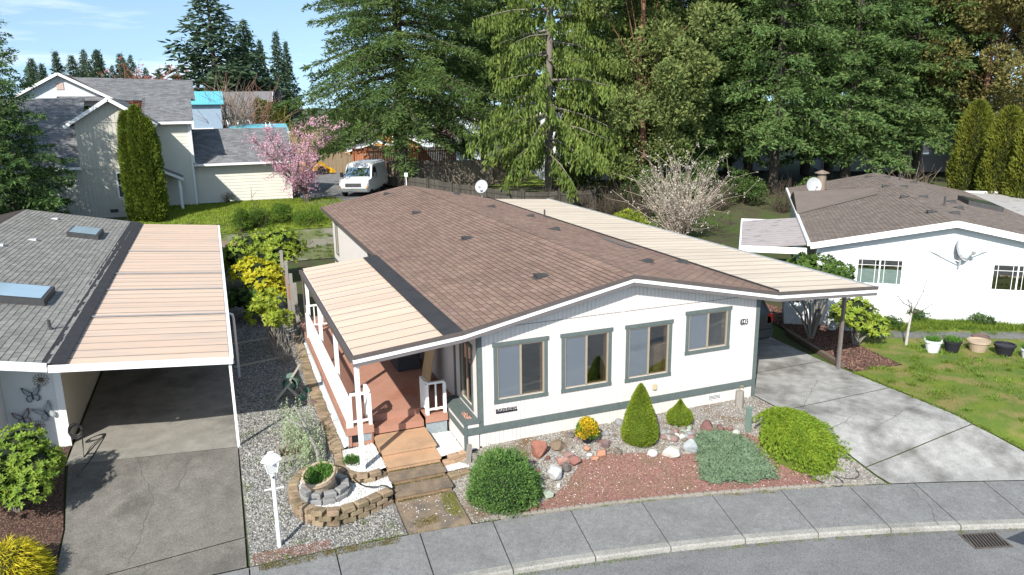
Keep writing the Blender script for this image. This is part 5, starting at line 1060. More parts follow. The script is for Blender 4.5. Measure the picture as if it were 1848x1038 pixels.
# gable wing and the low wall to its left
wall_strips(MB(), -11.6, -8.0, 1.3, gz_, [(-9.92,-8.95,2.55,3.97)], fnB, -.15, 0).build('wall', M_BEIGE, bh, world=True)
wall_strips(MB(), -11.6, -8.0, 1.5, gz_, [(-9.92,-8.95,2.55,3.97)], fnB, .001, .018, .2, .02).build('board_siding', M_BEIGE, bh, 'stuff', world=True)
wall_strips(MB(), -16.5, -11.605, 1.3, lambda x: 4.3, [], fnB, -.15, 0).build('wall', M_BEIGE, bh, world=True)
wall_strips(MB(), -16.5, -11.605, 1.5, lambda x: 4.3, [], fnB, .001, .018, .2, .02).build('board_siding', M_BEIGE, bh, 'stuff', world=True)
bb('belt_board', M_BEIGE, -11.62,-7.98, 32.955,32.98, 6.68,6.76); bb('belt_board', M_BEIGE, -11.62,-7.98, 32.955,32.98, 4.18,4.26)
bb('wall', M_BEIGE, -11.6,-11.45, 33.151,43, 1.3,6.4); bb('wall', M_BEIGE, -8.15,-8.0, 33.151,43, 1.3,6.4); bb('wall', M_CRM, -7.99,-6.0, 36.5,36.65, 1.3,6.6); bb('wall', M_CRM, -6.15,-6.0, 36.651,46, 1.3,6.6)
lap_wall(-7.99,-5.98,36.499,1.5,6.55,M_CRM,bh); bb('corner_board', M_TWHITE, -6.05,-5.95,36.45,36.47,1.4,6.55)
w = bb('window', M_TWHITE, -9.92,-8.95,32.96,32.975,2.52,2.6)
for a in ((-9.94,-9.86,2.6,3.97),(-9.01,-8.93,2.6,3.97),(-9.86,-9.01,3.9,3.97),(-9.86,-9.01,3.22,3.28)): MB().box(a[0],a[1],32.955,32.985,a[2],a[3]).build('frame', M_TWHITE, w, world=True)
MB().box(-9.86,-9.01,33.02,33.03,2.6,3.9).build('pane', G_FAR, w, world=True); MB().box(-9.9,-8.9,33.3,33.35,2.5,4.0).build('blind', M_BLIND, w, world=True)
for x in (-9.57,-9.3): MB().box(x-.012,x+.012,33.0,33.012,3.29,3.89).build('glazing_bar', M_TWHITE, w, world=True)
MB().box(-9.85,-9.02,33.0,33.012,3.57,3.595).build('glazing_bar', M_TWHITE, w, world=True)
for x in (-12.75,-10.25): bb('crawl_vent', M_VENT, x-.2,x+.2,32.955,32.982,1.75,1.93)
# roofs
course_roof('roof', [(-16.8,32.6,4.35),(-11.62,32.6,4.35),(-11.62,38.4,8.05),(-16.8,38.4,8.05)], M_SLATE, bh)
course_roof('roof', [(-12.06,32.55,6.52),(-12.06,41,6.52),(-9.8,41,7.97),(-9.8,32.55,7.97)], M_SLATE, bh); course_roof('roof', [(-7.54,32.55,6.52),(-7.54,41,6.52),(-9.8,41,7.97),(-9.8,32.55,7.97)], M_SLATE, bh)
for p, q in (((-12.08,32.53,6.46),(-9.8,32.53,7.92)),((-9.8,32.53,7.92),(-7.52,32.53,6.46))): MB().bar(p, q, .05, .18).build('barge_board', M_TWHITE, bh, world=True)
MB().bar((-16.9,32.52,4.28),(-11.5,32.52,4.28),.12,.14).build('gutter', M_TWHITE, bh, world=True)
course_roof('roof', [(-8.6,36.1,6.58),(-5.75,36.1,6.58),(-5.75,40.2,8.12),(-8.6,40.2,8.12)], M_SLATE, bh); MB().bar((-8.6,36.03,6.53),(-5.7,36.03,6.53),.12,.14).build('gutter', M_TWHITE, bh, world=True)
course_roof('roof', [(-13.5,40.2,7.9),(-5.5,40.2,7.9),(-5.6,44,9.25),(-13.2,44,9.45)], M_SLATE, bh)
course_roof('roof', [(-10.3,40.6,8.0),(-10.3,48,8.0),(-13.2,48,9.6),(-13.2,40.6,9.6)], mat('mossy_slate', (.12,.08,.045), (.10,.10,.10), 2, rough=.95, rnd=.2), bh); course_roof('roof', [(-16.1,40.6,8.0),(-16.1,48,8.0),(-13.2,48,9.6),(-13.2,40.6,9.6)], M_SLATE, bh)
MB().raw([(-15.9,40.9,7.6),(-10.5,40.9,7.6),(-10.5,40.9,7.95),(-13.2,40.9,9.45),(-15.9,40.9,7.95)], [(0,1,2,3,4)]).build('gable_face', M_ICE, bh, world=True)
for p, q in (((-16.15,40.56,7.93),(-13.2,40.56,9.54)),((-13.2,40.56,9.54),(-10.25,40.56,7.93))): MB().bar(p, q, .05, .16).build('barge_board', M_TWHITE, bh, world=True)
MB().box(-13.4,-13.0,40.86,40.89,8.6,9.0).build('gable_vent', mat('vent_tan', (.5,.38,.33)), bh, world=True)
# porch roof and garage wing
course_roof('porch_roof', [(-6.6,34.6,3.35),(-6.6,36.4,3.35),(-7.9,36.4,4.0),(-7.9,34.6,4.0)], M_SLATE, bh); MB().bar((-8.0,34.55,3.98),(-6.55,34.55,3.28),.06,.14).build('barge_board', M_TWHITE, bh, world=True); MB().box(-6.85,-6.7,34.7,34.85,1.4,3.25).build('porch_post', M_TWHITE, bh, world=True)
bb('wall', M_CRM, -6.0,-.15,37.5,37.65,1.2,3.95); lap_wall(-5.97,-.15,37.499,1.3,3.9,M_CRM,bh); bb('wall', M_CRM, -.3,-.151,37.651,44,1.2,3.95); bb('corner_board', M_TWHITE, -.24,-.13,37.45,37.47,1.25,3.92)
course_roof('roof', [(-6.0,37.05,3.95),(.15,37.05,3.95),(.15,41,6.0),(-6.0,41,6.0)], M_SLATE, bh); course_roof('roof', [(-6.0,45,3.95),(.15,45,3.95),(.15,41,6.0),(-6.0,41,6.0)], M_SLATE, bh)
MB().bar((-6.1,36.98,3.9),(.2,36.98,3.9),.12,.13).build('gutter', M_TWHITE, bh, world=True); MB().tube([(-5.9,36.4,6.4),(-5.9,36.42,4.1),(-5.7,37.2,3.9)], .05, 6).build('downpipe', M_TWHITE, bh, world=True)
MB().raw([(-.16,37.5,3.9),(-.16,44.5,3.9),(-.16,41,5.85)], [(0,1,2)]).build('gable_face', M_CRM, bh, world=True)
gb = tag(MB().obox((-5.1,36.7,1.60),(1.6,.22,.07)).obox((-5.1,36.62,1.66),(1.5,.04,.05)).build('gutter_length', M_ALU), 'spare pale gutter length lying on the grass by the garage wall', 'gutter')
# ------------------------------------------------------------------ simple gabled houses farther off
def far_house(label, loc, rotz, w, d, h, rise, wm, rm, wins, name='far_house', base=0.):
    t_ = thing(name, label, 'house', loc, rotz); r_ = lambda x: h+rise-(rise/(w/2))*abs(x)
    hol = [(a,c,lo,hi) for a,c,lo,hi in wins]
    wall_strips(MB(), -w/2, w/2, base-1, r_, hol, lambda u, t, z: (u,-t,z), -.15, 0).build('wall', wm, t_)
    b = MB(); z = .2
    lapb = MB()
    while z < h: lapb.box(-w/2,w/2,-.02,-.001,z,z+.03); z += .25
    lapb.build('lap_shadow_line', wm, t_, 'stuff')
    for x in (-w/2, w/2-.15): MB().box(x,x+.15,.151,d,base-1,h).build('wall', wm, t_)
    MB().box(-w/2+.151,w/2-.151,d-.15,d,base-1,h).build('wall', wm, t_); o = .4
    for s in (-1, 1):
        MB().raw([(s*(w/2+o),-o,h-o*rise/(w/2)),(0,-o,h+rise+.02),(0,d+o,h+rise+.02),(s*(w/2+o),d+o,h-o*rise/(w/2)),(s*(w/2+o),-o,h-o*rise/(w/2)+.12),(0,-o,h+rise+.14),(0,d+o,h+rise+.14),(s*(w/2+o),d+o,h-o*rise/(w/2)+.12)], [(0,1,2,3),(7,6,5,4),(0,4,5,1),(1,5,6,2),(2,6,7,3),(3,7,4,0)]).build('roof', rm, t_)
        MB().bar((s*(w/2+o),-o-.03,h-o*rise/(w/2)+.05),(0,-o-.03,h+rise+.07),.05,.16).build('barge_board', M_TWHITE, t_)
    for a,c,lo,hi in wins:
        wn_ = MB().box(a,c,-.05,-.021,lo-.1,lo).build('window', M_TWHITE, t_); MB().box(a+.001,c-.001,.02,.03,lo,hi).build('pane', G_FAR, wn_); MB().box(a-.1,a,-.05,-.021,lo-.1,hi+.1).build('frame', M_TWHITE, wn_); MB().box(c,c+.1,-.05,-.021,lo-.1,hi+.1).build('frame', M_TWHITE, wn_); MB().box(a,c,-.05,-.021,hi,hi+.1).build('frame', M_TWHITE, wn_); MB().box((a+c)/2-.03,(a+c)/2+.03,-.02,.015,lo,hi).build('mullion', M_TWHITE, wn_); MB().box(a,c,.6,.62,lo-.2,hi+.2).build('blind', M_VENT, wn_)
    return t_
M_PBLUE = mat('pale_blue_siding', (.52,.59,.62), (.57,.64,.67), 1.5, rough=.7); M_WHT2 = mat('far_white_siding', (.62,.64,.68), (.68,.70,.73), 1.5, rough=.7); M_ORG = mat('orange_brown_siding', (.42,.19,.07), (.48,.23,.09), 2, rough=.7); M_FROOF = mat('far_roof_grey', (.12,.12,.125), (.17,.17,.175), 3, rough=.95, rnd=.1)
far_house('pale blue house glimpsed behind the big fir trunk above the rust-red fence', (18.2,63,1.6), R(-12), 10, 9, 3.4, 2.0, M_PBLUE, M_FROOF, [(-4.1,-3.4,1.2,2.6),(-1.2,-.4,1.2,2.6),(1.6,2.4,1.0,2.4),(2.7,3.5,1.0,2.4)])
far_house('bluish white house seen in patches behind the drooping spruce', (23.2,38.6,1.6), R(-18), 9, 9, 5.0, 2.2, M_WHT2, M_FROOF, [(-2.2,-1.3,1.3,2.6),(-.9,0,1.3,2.6),(1.2,2.2,1.3,2.6),(-1.8,-.8,3.6,4.6),(1.0,2.0,3.6,4.6)])
far_house('white house mostly hidden behind the madrona foliage', (36,40,1.6), R(-25), 9, 9, 5.0, 2.2, M_WHT2, M_FROOF, [(-3,-2,1.3,2.6),(1.2,2.2,1.3,2.6),(-2.2,-1.2,3.4,4.5),(1.0,2.0,3.4,4.5)])
far_house('grey white house mostly hidden behind the middle firs', (47,33,1.6), R(-35), 10, 9, 4.4, 2.2, mat('far_grey_siding', (.42,.42,.42), (.48,.48,.48), 1.5), M_FROOF, [(-3,-2,1.3,2.6),(-.5,.5,1.3,2.6),(2.2,3.2,1.3,2.6)])
far_house('pale house half hidden by the tall narrow arborvitae on the right', (52,22,1.6), R(-45), 11, 9, 4.6, 2.4, mat('far_pale_siding', (.50,.49,.47), (.56,.55,.53), 1.5), M_FROOF, [(-4,-3,1.3,2.6),(-1.2,.2,1.3,2.6),(2.2,3.4,1.3,2.6)])
far_house('orange-brown house peeping through the lowest fir boughs', (11.3,62,1.4), R(-5), 7, 8, 2.2, 1.6, M_ORG, M_FROOF, [(-2,-1,1.5,2.8),(1,2,1.5,2.8)])
far_house('small cream outbuilding behind the rust-red fence', (9.2,54.5,1.5), R(-10), 5, 5, 1.9, .7, M_CREAM, M_FROOF, [(-1.4,-.7,.7,1.5)])
far_house('grey roofed house beyond the teal shed', (5.0,118,2.0), R(80), 12, 16, 4.0, 3.6, M_WHT2, M_FROOF, [])
far_house('dark grey roofed house at the edge of the distant firs', (9,150,2.0), R(85), 12, 18, 5, 4.0, M_WHT2, mat('far_roof_dark', (.07,.07,.075)), [])
far_house('mauve grey gabled house beside the hedge of small arborvitae', (-.3,120,2.0), R(10), 6, 9, 4.5, 3.0, mat('mauve_siding', (.36,.27,.28)), M_FROOF, [(-.8,.8,2,3.4)])
# teal roofed shed, canopy and ladder
ts = thing('teal_roof_shed', 'grey-blue shed with bright teal metal roof beyond the garage', 'shed', (-4.9,91,1.8), R(0))
M_TEAL = mat('teal_metal_roof', (.10,.38,.47), (.13,.43,.52), 2, rough=.4); M_SHEDB = mat('grey_blue_shed_wall', (.25,.33,.42), (.29,.37,.46), 2, rough=.7)
MB().box(-1.7,1.7,0,4,-.5,6.0).build('wall', M_SHEDB, ts); MB().box(-1.7,.6,-.06,-.01,1.4,3.0).build('garage_door', M_TWHITE, ts)
for k, (x0, x1) in enumerate([(-2.1+i*.35,-2.1+i*.35+.335) for i in range(12)]): MB().raw([(x0,-.5,5.9),(x1,-.5,5.9),(x1,3,7.5),(x0,3,7.5),(x0,-.5,5.98),(x1,-.5,5.98),(x1,3,7.58),(x0,3,7.58)], [(0,3,2,1),(4,5,6,7),(0,1,5,4),(1,2,6,5),(2,3,7,6),(3,0,4,7)]).build('roof_panel', M_TEAL, ts)
MB().raw([(2.1,-.5,5.9),(2.1,3,7.5),(2.1,6,5.9)], [(0,1,2)]).build('gable_face', M_SHEDB, ts)
cn_ = thing('teal_canopy', 'low teal roofed canopy with white fascia next to the teal shed', 'canopy', (1.2,89,1.8)); MB().raw([(-3.6,0,2.3),(3.6,0,2.3),(3.6,4,3.2),(-3.6,4,3.2),(-3.6,0,2.42),(3.6,0,2.42),(3.6,4,3.32),(-3.6,4,3.32)], [(0,3,2,1),(4,5,6,7),(0,1,5,4),(1,2,6,5),(2,3,7,6),(3,0,4,7)]).build('roof', M_TEAL, cn_); MB().box(-3.6,3.6,-.08,-.02,2.1,2.4).build('fascia', M_TWHITE, cn_)
for x in (-3.5,0,3.5):
    for y in (.1,3.8): MB().box(x-.07,x+.07,y-.07,y+.07,-.5,2.28 if y < 1 else 3.1).build('post', M_TWHITE, cn_)
ld = thing('ladder', 'white ladder leaning against the teal canopy', 'ladder', (2.2,88.2,1.8)); 
for x in (-.25,.25): MB().bar((x,0,0),(x,.7,3.6),.07,.05).build('rail', M_TWHITE, ld)
for i in range(9): MB().bar((-.25,.07+.07*i,.36+.36*i),(.25,.07+.07*i,.36+.36*i),.04,.04).build('rung', M_TWHITE, ld)
# ------------------------------------------------------------------ fences
def fence(label, pts, h, m, pitch=.145, post=2.4, scallop=False, name='board_fence', group=None, cap=True):
    P = [Vector((x, y)) for x, y in pts]; t_ = thing(name, label, 'fence', (P[0].x, P[0].y, hgt(P[0].x, P[0].y)), 0, group); bd = MB()
    for a, c in zip(P[:-1], P[1:]):
        L = (c-a).length; d = (c-a)/L; n = int(L/pitch); M3 = Matrix(((d.x,-d.y,0),(d.y,d.x,0),(0,0,1)))
        for i in range(n):
            q = a+d*(i+.5)*pitch; z = hgt(q.x, q.y); hh = h+random.uniform(-.015,.015)-(.06*abs(math.sin(i*.5)) if scallop else 0); bd.obox((q.x,q.y,z+hh/2), (pitch-.012,.022,hh), M3 @ Matrix.Rotation(random.uniform(-.02,.02),3,'X'))
        for i in range(int(L/post)+1):
            q = a+d*min(L, i*post); z = hgt(q.x, q.y); MB().obox((q.x-d.y*.07,q.y+d.x*.07,z+h/2+.06), (.1,.1,h+.12), M3).obox((q.x+d.y*.07,q.y-d.x*.07,z+h/2+.03), (.1,.1,h+.06), M3).build('post', m, t_, world=True)
        za, zc = hgt(a.x,a.y), hgt(c.x,c.y)
        for k in (.3, h-.25): MB().bar((a.x+d.y*.03,a.y-d.x*.03,za+k),(c.x+d.y*.03,c.y-d.x*.03,zc+k),.04,.09).build('rail', m, t_, world=True)
        if cap: MB().bar((a.x,a.y,za+h+.03),(c.x,c.y,zc+h+.03),.12,.04).build('cap_rail', m, t_, world=True)
    bd.build('board_run', m, t_, 'stuff', world=True); return t_
M_RUST = mat('rust_red_fence', (.30,.105,.05), (.36,.14,.07), 2, rough=.8, rnd=.12); M_GREYF = mat('weathered_grey_fence', (.15,.125,.10), (.21,.18,.145), 3, rough=.95, rnd=.2, stretch=(2,2,.4)); M_DARKF = mat('dark_old_fence', (.055,.05,.042), (.09,.08,.066), 3, rough=.95, rnd=.25, stretch=(2,2,.4)); M_TANF = mat('tan_fence', (.22,.16,.10), (.28,.21,.13), 3, rough=.9, rnd=.15)
fence('rust-red board fence with white posts in front of the pale blue house', [(6.0,49.0),(10,47.6),(14.0,46.2)], 2.4, M_RUST)
fence('tan board fence running up the lane behind the van', [(6.0,49.2),(5.6,58),(5.2,66)], 1.8, M_TANF)
fence('weathered grey board fence across the rear lawn', [(7.2,41.5),(11,39.2),(14.2,38.2),(17.5,39.5)], 1.85, M_GREYF)
fence('dark old board fence with scalloped top behind the brown roof', [(6.6,33.4),(8.5,29.6),(12.0,26.8),(16.5,25.8)], 1.45, M_DARKF, .16, 2.2, True, cap=False)
fence('rust-red fence beyond the garage roof', [(-3.0,82),(4,80)], 1.8, M_RUST)
# green chairs on the rear lawn
M_CHG = mat('green_plastic', (.05,.13,.10), (.07,.16,.12), 4, rough=.45)
def lawn_chair(loc, rotz, label):
    t_ = thing('lawn_chair', label, 'chair', loc, rotz, 'green plastic chairs on the rear lawn')
    MB().lathe([(.05,.42),(.3,.43),(.33,.46)], (0,0,0), 12).build('seat', M_CHG, t_)
    V = []; F = []
    for i in range(9):
        a = R(20)+R(140)*i/8; V += [(.33*math.cos(a),.33*math.sin(a),.44),(.36*math.cos(a),.38*math.sin(a),.92-.12*abs(i-4)/4)]
    for i in range(8): F.append((2*i,2*i+2,2*i+3,2*i+1))
    MB().raw(V, F).build('backrest', M_CHG, t_)
    for sx in (-.24,.24):
        for sy in (-.22,.22): MB().tube([(sx,sy,.43),(sx*1.2,sy*1.2,0)], .025, 6).build('leg', M_CHG, t_)
for x, y, rz in ((9.3,29.6,20),(10.2,28.9,160),(10.75,28.8,200)): lawn_chair((x,y,hgt(x,y)), R(rz), 'green plastic chair on the grass behind the dark scalloped fence')
# ------------------------------------------------------------------ plants: generators
M_BARK = mat('fir_bark', (.055,.045,.037), (.10,.085,.07), 6, rough=.95, bump=.8, bscale=14, stretch=(3,3,.6)); M_BARKG = mat('grey_bark', (.14,.125,.105), (.20,.18,.15), 6, rough=.95, bump=.6, bscale=18, stretch=(3,3,.6)); M_BARKR = mat('madrona_bark', (.15,.075,.045), (.20,.11,.07), 4, rough=.7, bump=.3)
def fol(name, c1, c2, scale=.6, rnd=.35, hue=.015, trans=.33, gain=1.4):
    c1, c2 = tuple(min(.75, x*gain) for x in c1), tuple(min(.75, x*gain) for x in c2)
    return mat(name, c1, c2, scale, 3, .7, rnd=rnd, hue=hue, trans=trans, spec=.2)
M_FIR = fol('fir_needles', (.036,.070,.023), (.098,.142,.038)); M_FIR2 = fol('fir_needles_bluish', (.045,.088,.03), (.108,.16,.045)); M_SPR = fol('spruce_needles', (.065,.10,.022), (.135,.175,.038)); M_MAD = fol('madrona_leaf', (.07,.105,.03), (.16,.185,.06), .9); M_FARF = fol('far_fir_needles', (.035,.06,.035), (.065,.10,.05), .15)
def conifer(name, seed, h, z0, rmax, nb, style='fir', dens=1., sp=(.30,.085), droop=.18, power=.75, e0=-8, e1=30, nside=10):
    rng = np.random.default_rng(seed); Q = []; limbs = MB()
    for i in range(nb):
        u = (i+rng.uniform(0,1))/nb; u = u**1.15; z = z0+(h-z0)*u; az = i*2.39996+rng.uniform(-.4,.4); prof = (1-u)**power*min(1, .72+u*3)
        L = max(.15, rmax*prof*rng.uniform(.62,1.12)); e = R(e0+(e1-e0)*u+rng.uniform(-8,8)); d = np.array([math.cos(az),math.sin(az),0]); s = np.array([-d[1],d[0],0])
        def pos(t): return np.outer(t*L*math.cos(e), d)+np.outer(np.zeros_like(t), s)+np.column_stack([np.zeros((len(t),2)), z+L*(math.sin(e)*t-droop*t*t+droop*.55*np.maximum(0,t-.7)**1.0*t)])
        if L > 1.2 and i % 2 == 0: limbs.tube([tuple(p) for p in pos(np.array([0,.5,.95]))], [.02+.018*L,.012+.008*L,.006], 4, cap=False)
        k = max(4, int(L*4.0*dens)); t = np.linspace(.12 if style != 'weep' else .2, 1, k)+rng.uniform(-.02,.02,k); B = pos(t)
        for sg in (-1, 1):
            if style == 'weep':
                l2 = (.35+.75*rng.uniform(.3,1,k))*(.55+.45*(1-u)); dirs = np.column_stack([np.outer(np.ones(k)*.22*sg, s)+np.outer(np.ones(k)*.12,d)])+np.column_stack([np.zeros((k,2)),-np.ones(k)]); dirs = unit(dirs+rng.normal(size=(k,3))*.12)
            else:
                l2 = (L*.30*(1.08-t)+.22)*rng.uniform(.7,1.2,k); ang = R(52)+rng.uniform(-.25,.25,k); dirs = unit(np.cos(ang)[:,None]*d+np.sin(ang)[:,None]*s*sg+np.column_stack([np.zeros((k,2)), rng.uniform(-.7,.28,k)]))
            m = nside; ss = np.linspace(.05,1,m); Pn = B[:,None,:]+dirs[:,None,:]*(l2[:,None]*ss[None])[:,:,None]
            if style == 'weep': Pn += rng.normal(size=Pn.shape)*.04
            else: Pn[...,2] -= .18*(l2[:,None]*ss[None]**2); Pn += rng.normal(size=Pn.shape)*.05*sp[0]/.34
            D = np.broadcast_to(dirs[:,None,:], Pn.shape).reshape(-1,3); Pn = Pn.reshape(-1,3); n = len(Pn); keep = rng.uniform(size=n) < min(1,dens*.9)
            jit = .55 if style != 'weep' else .35
            D2 = unit(D+rng.normal(size=(n,3))*jit+(np.array([0,0,-.25]) if style == 'weep' else np.array([0,0,-.05])))
            fs = .3+.7*(1-u)**.5; Q.append(leaves(Pn[keep]-D2[keep]*.06, D2[keep], fs*sp[0]*rng.uniform(.7,1.25,keep.sum()), fs*sp[1], rng=rng))
    return np.concatenate(Q), limbs
def tree_thing(name, label, cat, loc, V4, limbs, trunk_pts, trunk_r, fm, bm, group=None, rot=0., me=None):
    t_ = thing(name, label, cat, loc, rot, group)
    MB().tube(trunk_pts, trunk_r, 9).build('trunk', bm, t_, smooth=True)
    if limbs and limbs.v: limbs.build('limbs', bm, t_)
    link('crown', me or quads_mesh('crown', V4), fm, t_); return t_
def gz(x, y): return hgt(x, y)-.02
# the big fir behind the home
V4, lb_ = conifer('fir', 11, 27, 4.6, 8.8, 240, dens=1.35, sp=(.34,.08), droop=.24, power=.5, e0=-9)
tree_thing('fir_tree', 'huge spreading fir with a thick bare trunk beside the van', 'tree', (7.9,39.6,gz(7.9,39.6)), V4, lb_, [(0,0,-.3),(.05,0,4),(.1,.1,12),(0,0,27)], [.48,.38,.30,.03], M_FIR, M_BARK)
V4, lb_ = conifer('spruce', 12, 24, 2.8, 5.4, 140, 'weep', 1.2, (.36,.11), .28, .45, -4, 25, 9)
tree_thing('spruce_tree', 'spruce with hanging curtain branches and a slim grey trunk behind the satellite dish', 'tree', (14.5,28.6,gz(14.5,28.6)), V4, lb_, [(0,0,-.3),(0,.05,5),(.1,0,12),(0,0,24)], [.27,.24,.19,.03], M_SPR, M_BARKG)
firs = [conifer('fir', 20+i, 24, 3.0+.7*i, 5.6, 180, dens=1.05, sp=(.36,.115), droop=.2, power=.45, e0=-10, nside=9) for i in range(3)]
firs.append(conifer('fir', 24, 25, 7.2, 5.8, 150, dens=.85, sp=(.46,.17), droop=.2, power=.45, e0=-8, nside=8))
fme = [quads_mesh('crown', f[0]) for f in firs]
spots = [(27.5,31.5,0,1.0,'fir just right of the reddish madrona, boughs reaching low', M_FIR),(29.6,26.0,1,.95,'fir standing behind the white blossom shrub', M_FIR2),(39.5,34,3,1.1,'tall fir in the second row behind the rusty flue', M_FIR),(34.9,25.2,0,1.0,'fir with visible lower trunk behind the ridge of the taupe roof', M_FIR2),(40.8,25.8,1,1.0,'fir directly behind the tall narrow arborvitae', M_FIR),(26.5,43.5,3,1.1,'tall fir towering between the spruce and the madrona', M_FIR),(19,53.5,3,1.1,'tall fir farther back behind the spreading fir', M_FIR),(22.5,33.5,2,.85,'slender fir growing beside the spruce with hanging branches', M_FIR2),(33.5,36,3,1.05,'tall fir farther back behind the white blossom shrub', M_FIR),(46.5,31,3,1.1,'tall fir farther back behind the right-hand madrona', M_FIR2),(24.6,30.2,0,.8,'younger fir pressed against the reddish madrona', M_FIR2),(31.5,31.0,3,1.0,'fir filling the gap behind the white blossom shrub', M_FIR),(37.6,29.5,3,1.0,'fir filling the gap behind the rusty flue', M_FIR2),(44.0,27.5,2,1.0,'fir filling the gap behind the single narrow arborvitae', M_FIR),(17.5,44,3,1.0,'fir between the spreading fir and the hanging spruce', M_FIR)]
lme = {}
for i, (x, y, k, s, lab, fm) in enumerate(spots):
    t_ = thing('fir_tree', lab, 'tree', (x,y,gz(x,y)), i*1.3, 'firs behind the homes'); t_.scale = (s,s,s*random.uniform(.92,1.08))
    o = bpy.data.objects.new('crown', fme[k]); COL.objects.link(o); o.parent = t_
    if not fme[k].materials: fme[k].materials.append(M_FIR)
    o.material_slots[0].link = 'OBJECT'; o.material_slots[0].material = fm
    if k not in lme:
        lme[k] = (MB().tube([(0,0,-.3),(0,.05,8),(0,0,22)], [.34,.26,.03], 8).build('trunk', M_BARK, t_), firs[k][1].build('limbs', M_BARK, t_))
    else:
        for src, nm in zip(lme[k], ('trunk','limbs')):
            c = bpy.data.objects.new(nm, src.data); COL.objects.link(c); c.parent = t_
V4, lb_ = conifer('fir', 31, 12.0, .3, 3.2, 150, dens=1.4, sp=(.32,.075), droop=.16, power=.8, e0=0, e1=35)
tree_thing('fir_tree', 'dark bushy fir in front of the beige house wall', 'tree', (-14.1,29.2,gz(-14.1,29.2)), V4, lb_, [(0,0,-.3),(0,0,5),(0,0,12.0)], [.2,.14,.02], fol('dark_fir_needles', (.035,.07,.025), (.085,.14,.038)), M_BARK)
for i, (x, y, s) in enumerate([(-20.8,27.0,.85),(-24.5,25.5,.9)]):
    t_ = thing('fir_tree', ['fir beyond the dark bushy fir, shading the slate roof','taller fir beyond the dark bushy fir, shading the slate roof'][i], 'tree', (x,y,gz(x,y)), i*2., None); t_.scale = (s,s,s)
    o = bpy.data.objects.new('crown', fme[i]); COL.objects.link(o); o.parent = t_
    for src, nm in zip(lme[i], ('trunk','limbs')): c = bpy.data.objects.new(nm, src.data); COL.objects.link(c); c.parent = t_
# distant firs
far = [conifer('fir', 40+i, 20, .8, (5.4,3.6)[i], 150, dens=.65, sp=(.95,.36), droop=.14, power=(.8,.95)[i], nside=5) for i in range(2)]
farm = [quads_mesh('crown', f[0]) for f in far]; ftr = None
for i, (x, y, top, k, w, lab) in enumerate([(-2.8,144,29,0,1.75,'tallest broad dark fir on the skyline above the teal shed'),(5.5,196,24.2,1,.9,'thin fir'),(9.1,194,23.6,1,.9,'thin fir'),(12.1,182,24.6,1,1.0,'thin fir'),(15,190,23,1,.9,'thin fir'),(2.6,190,22,1,.9,'thin fir'),(-29.5,186,20.2,0,.8,'skyline fir'),(-35.4,188,20,1,1.0,'skyline fir'),(-27.2,191,20.6,1,1.0,'skyline fir'),(-23,195,20,1,1.1,'skyline fir'),(-19.8,182,18.9,0,.75,'skyline fir'),(-34.6,165,16.2,1,1.0,'skyline fir'),(-15.4,202,16.8,1,1.0,'skyline fir'),(-39.5,180,17,0,.8,'skyline fir'),(-12,205,15.5,1,1,'skyline fir'),(-32,205,19,0,.8,'skyline fir'),(-25.5,200,17.5,0,.8,'skyline fir'),(-31,178,18.5,0,1.0,'skyline fir'),(-21.5,186,18.2,0,.9,'skyline fir'),(-26,176,19.5,0,.9,'skyline fir'),(-37.5,172,17.5,0,1.0,'skyline fir'),(-17.5,190,16.5,0,.9,'skyline fir'),(3.5,152,24,0,1.2,'broad dark fir beside the tallest skyline fir')]):
    g0 = 1.5; s = (top-g0)/20; lab2 = {'thin fir': 'thin distant fir in the row right of the tallest skyline fir', 'skyline fir': 'distant dark fir on the skyline above the beige house roof'}.get(lab, lab)
    t_ = thing('distant_fir', lab2, 'tree', (x,y,g0), i*2.1, 'distant firs on the skyline'); t_.scale = (s*w*(1.35 if lab == 'skyline fir' else 1.15),)*2+(s,)
    o = bpy.data.objects.new('crown', farm[k]); COL.objects.link(o); o.parent = t_
    if not farm[k].materials: farm[k].materials.append(M_FARF)
    if ftr is None: ftr = MB().tube([(0,0,-.3),(0,0,20)], [.35,.04], 6).build('trunk', M_BARK, t_)
    else: c = bpy.data.objects.new('trunk', ftr.data); COL.objects.link(c); c.parent = t_
# a far-off wood that closes the horizon
n = 60; Q = []
for i in range(n):
    x = -260+520*i/n*1.3+RNG.uniform(-4,4); y = 250+RNG.uniform(-20,60); hh = RNG.uniform(9,15); idx = RNG.integers(0, len(far[1][0]), 700); q = far[1][0][idx]*np.array([.9,.9,1])*hh/20; Q.append(q+np.array([x,y,1.4]))
link('far_wood', quads_mesh('far_wood', np.concatenate(Q)), M_FARF, None, 'stuff')
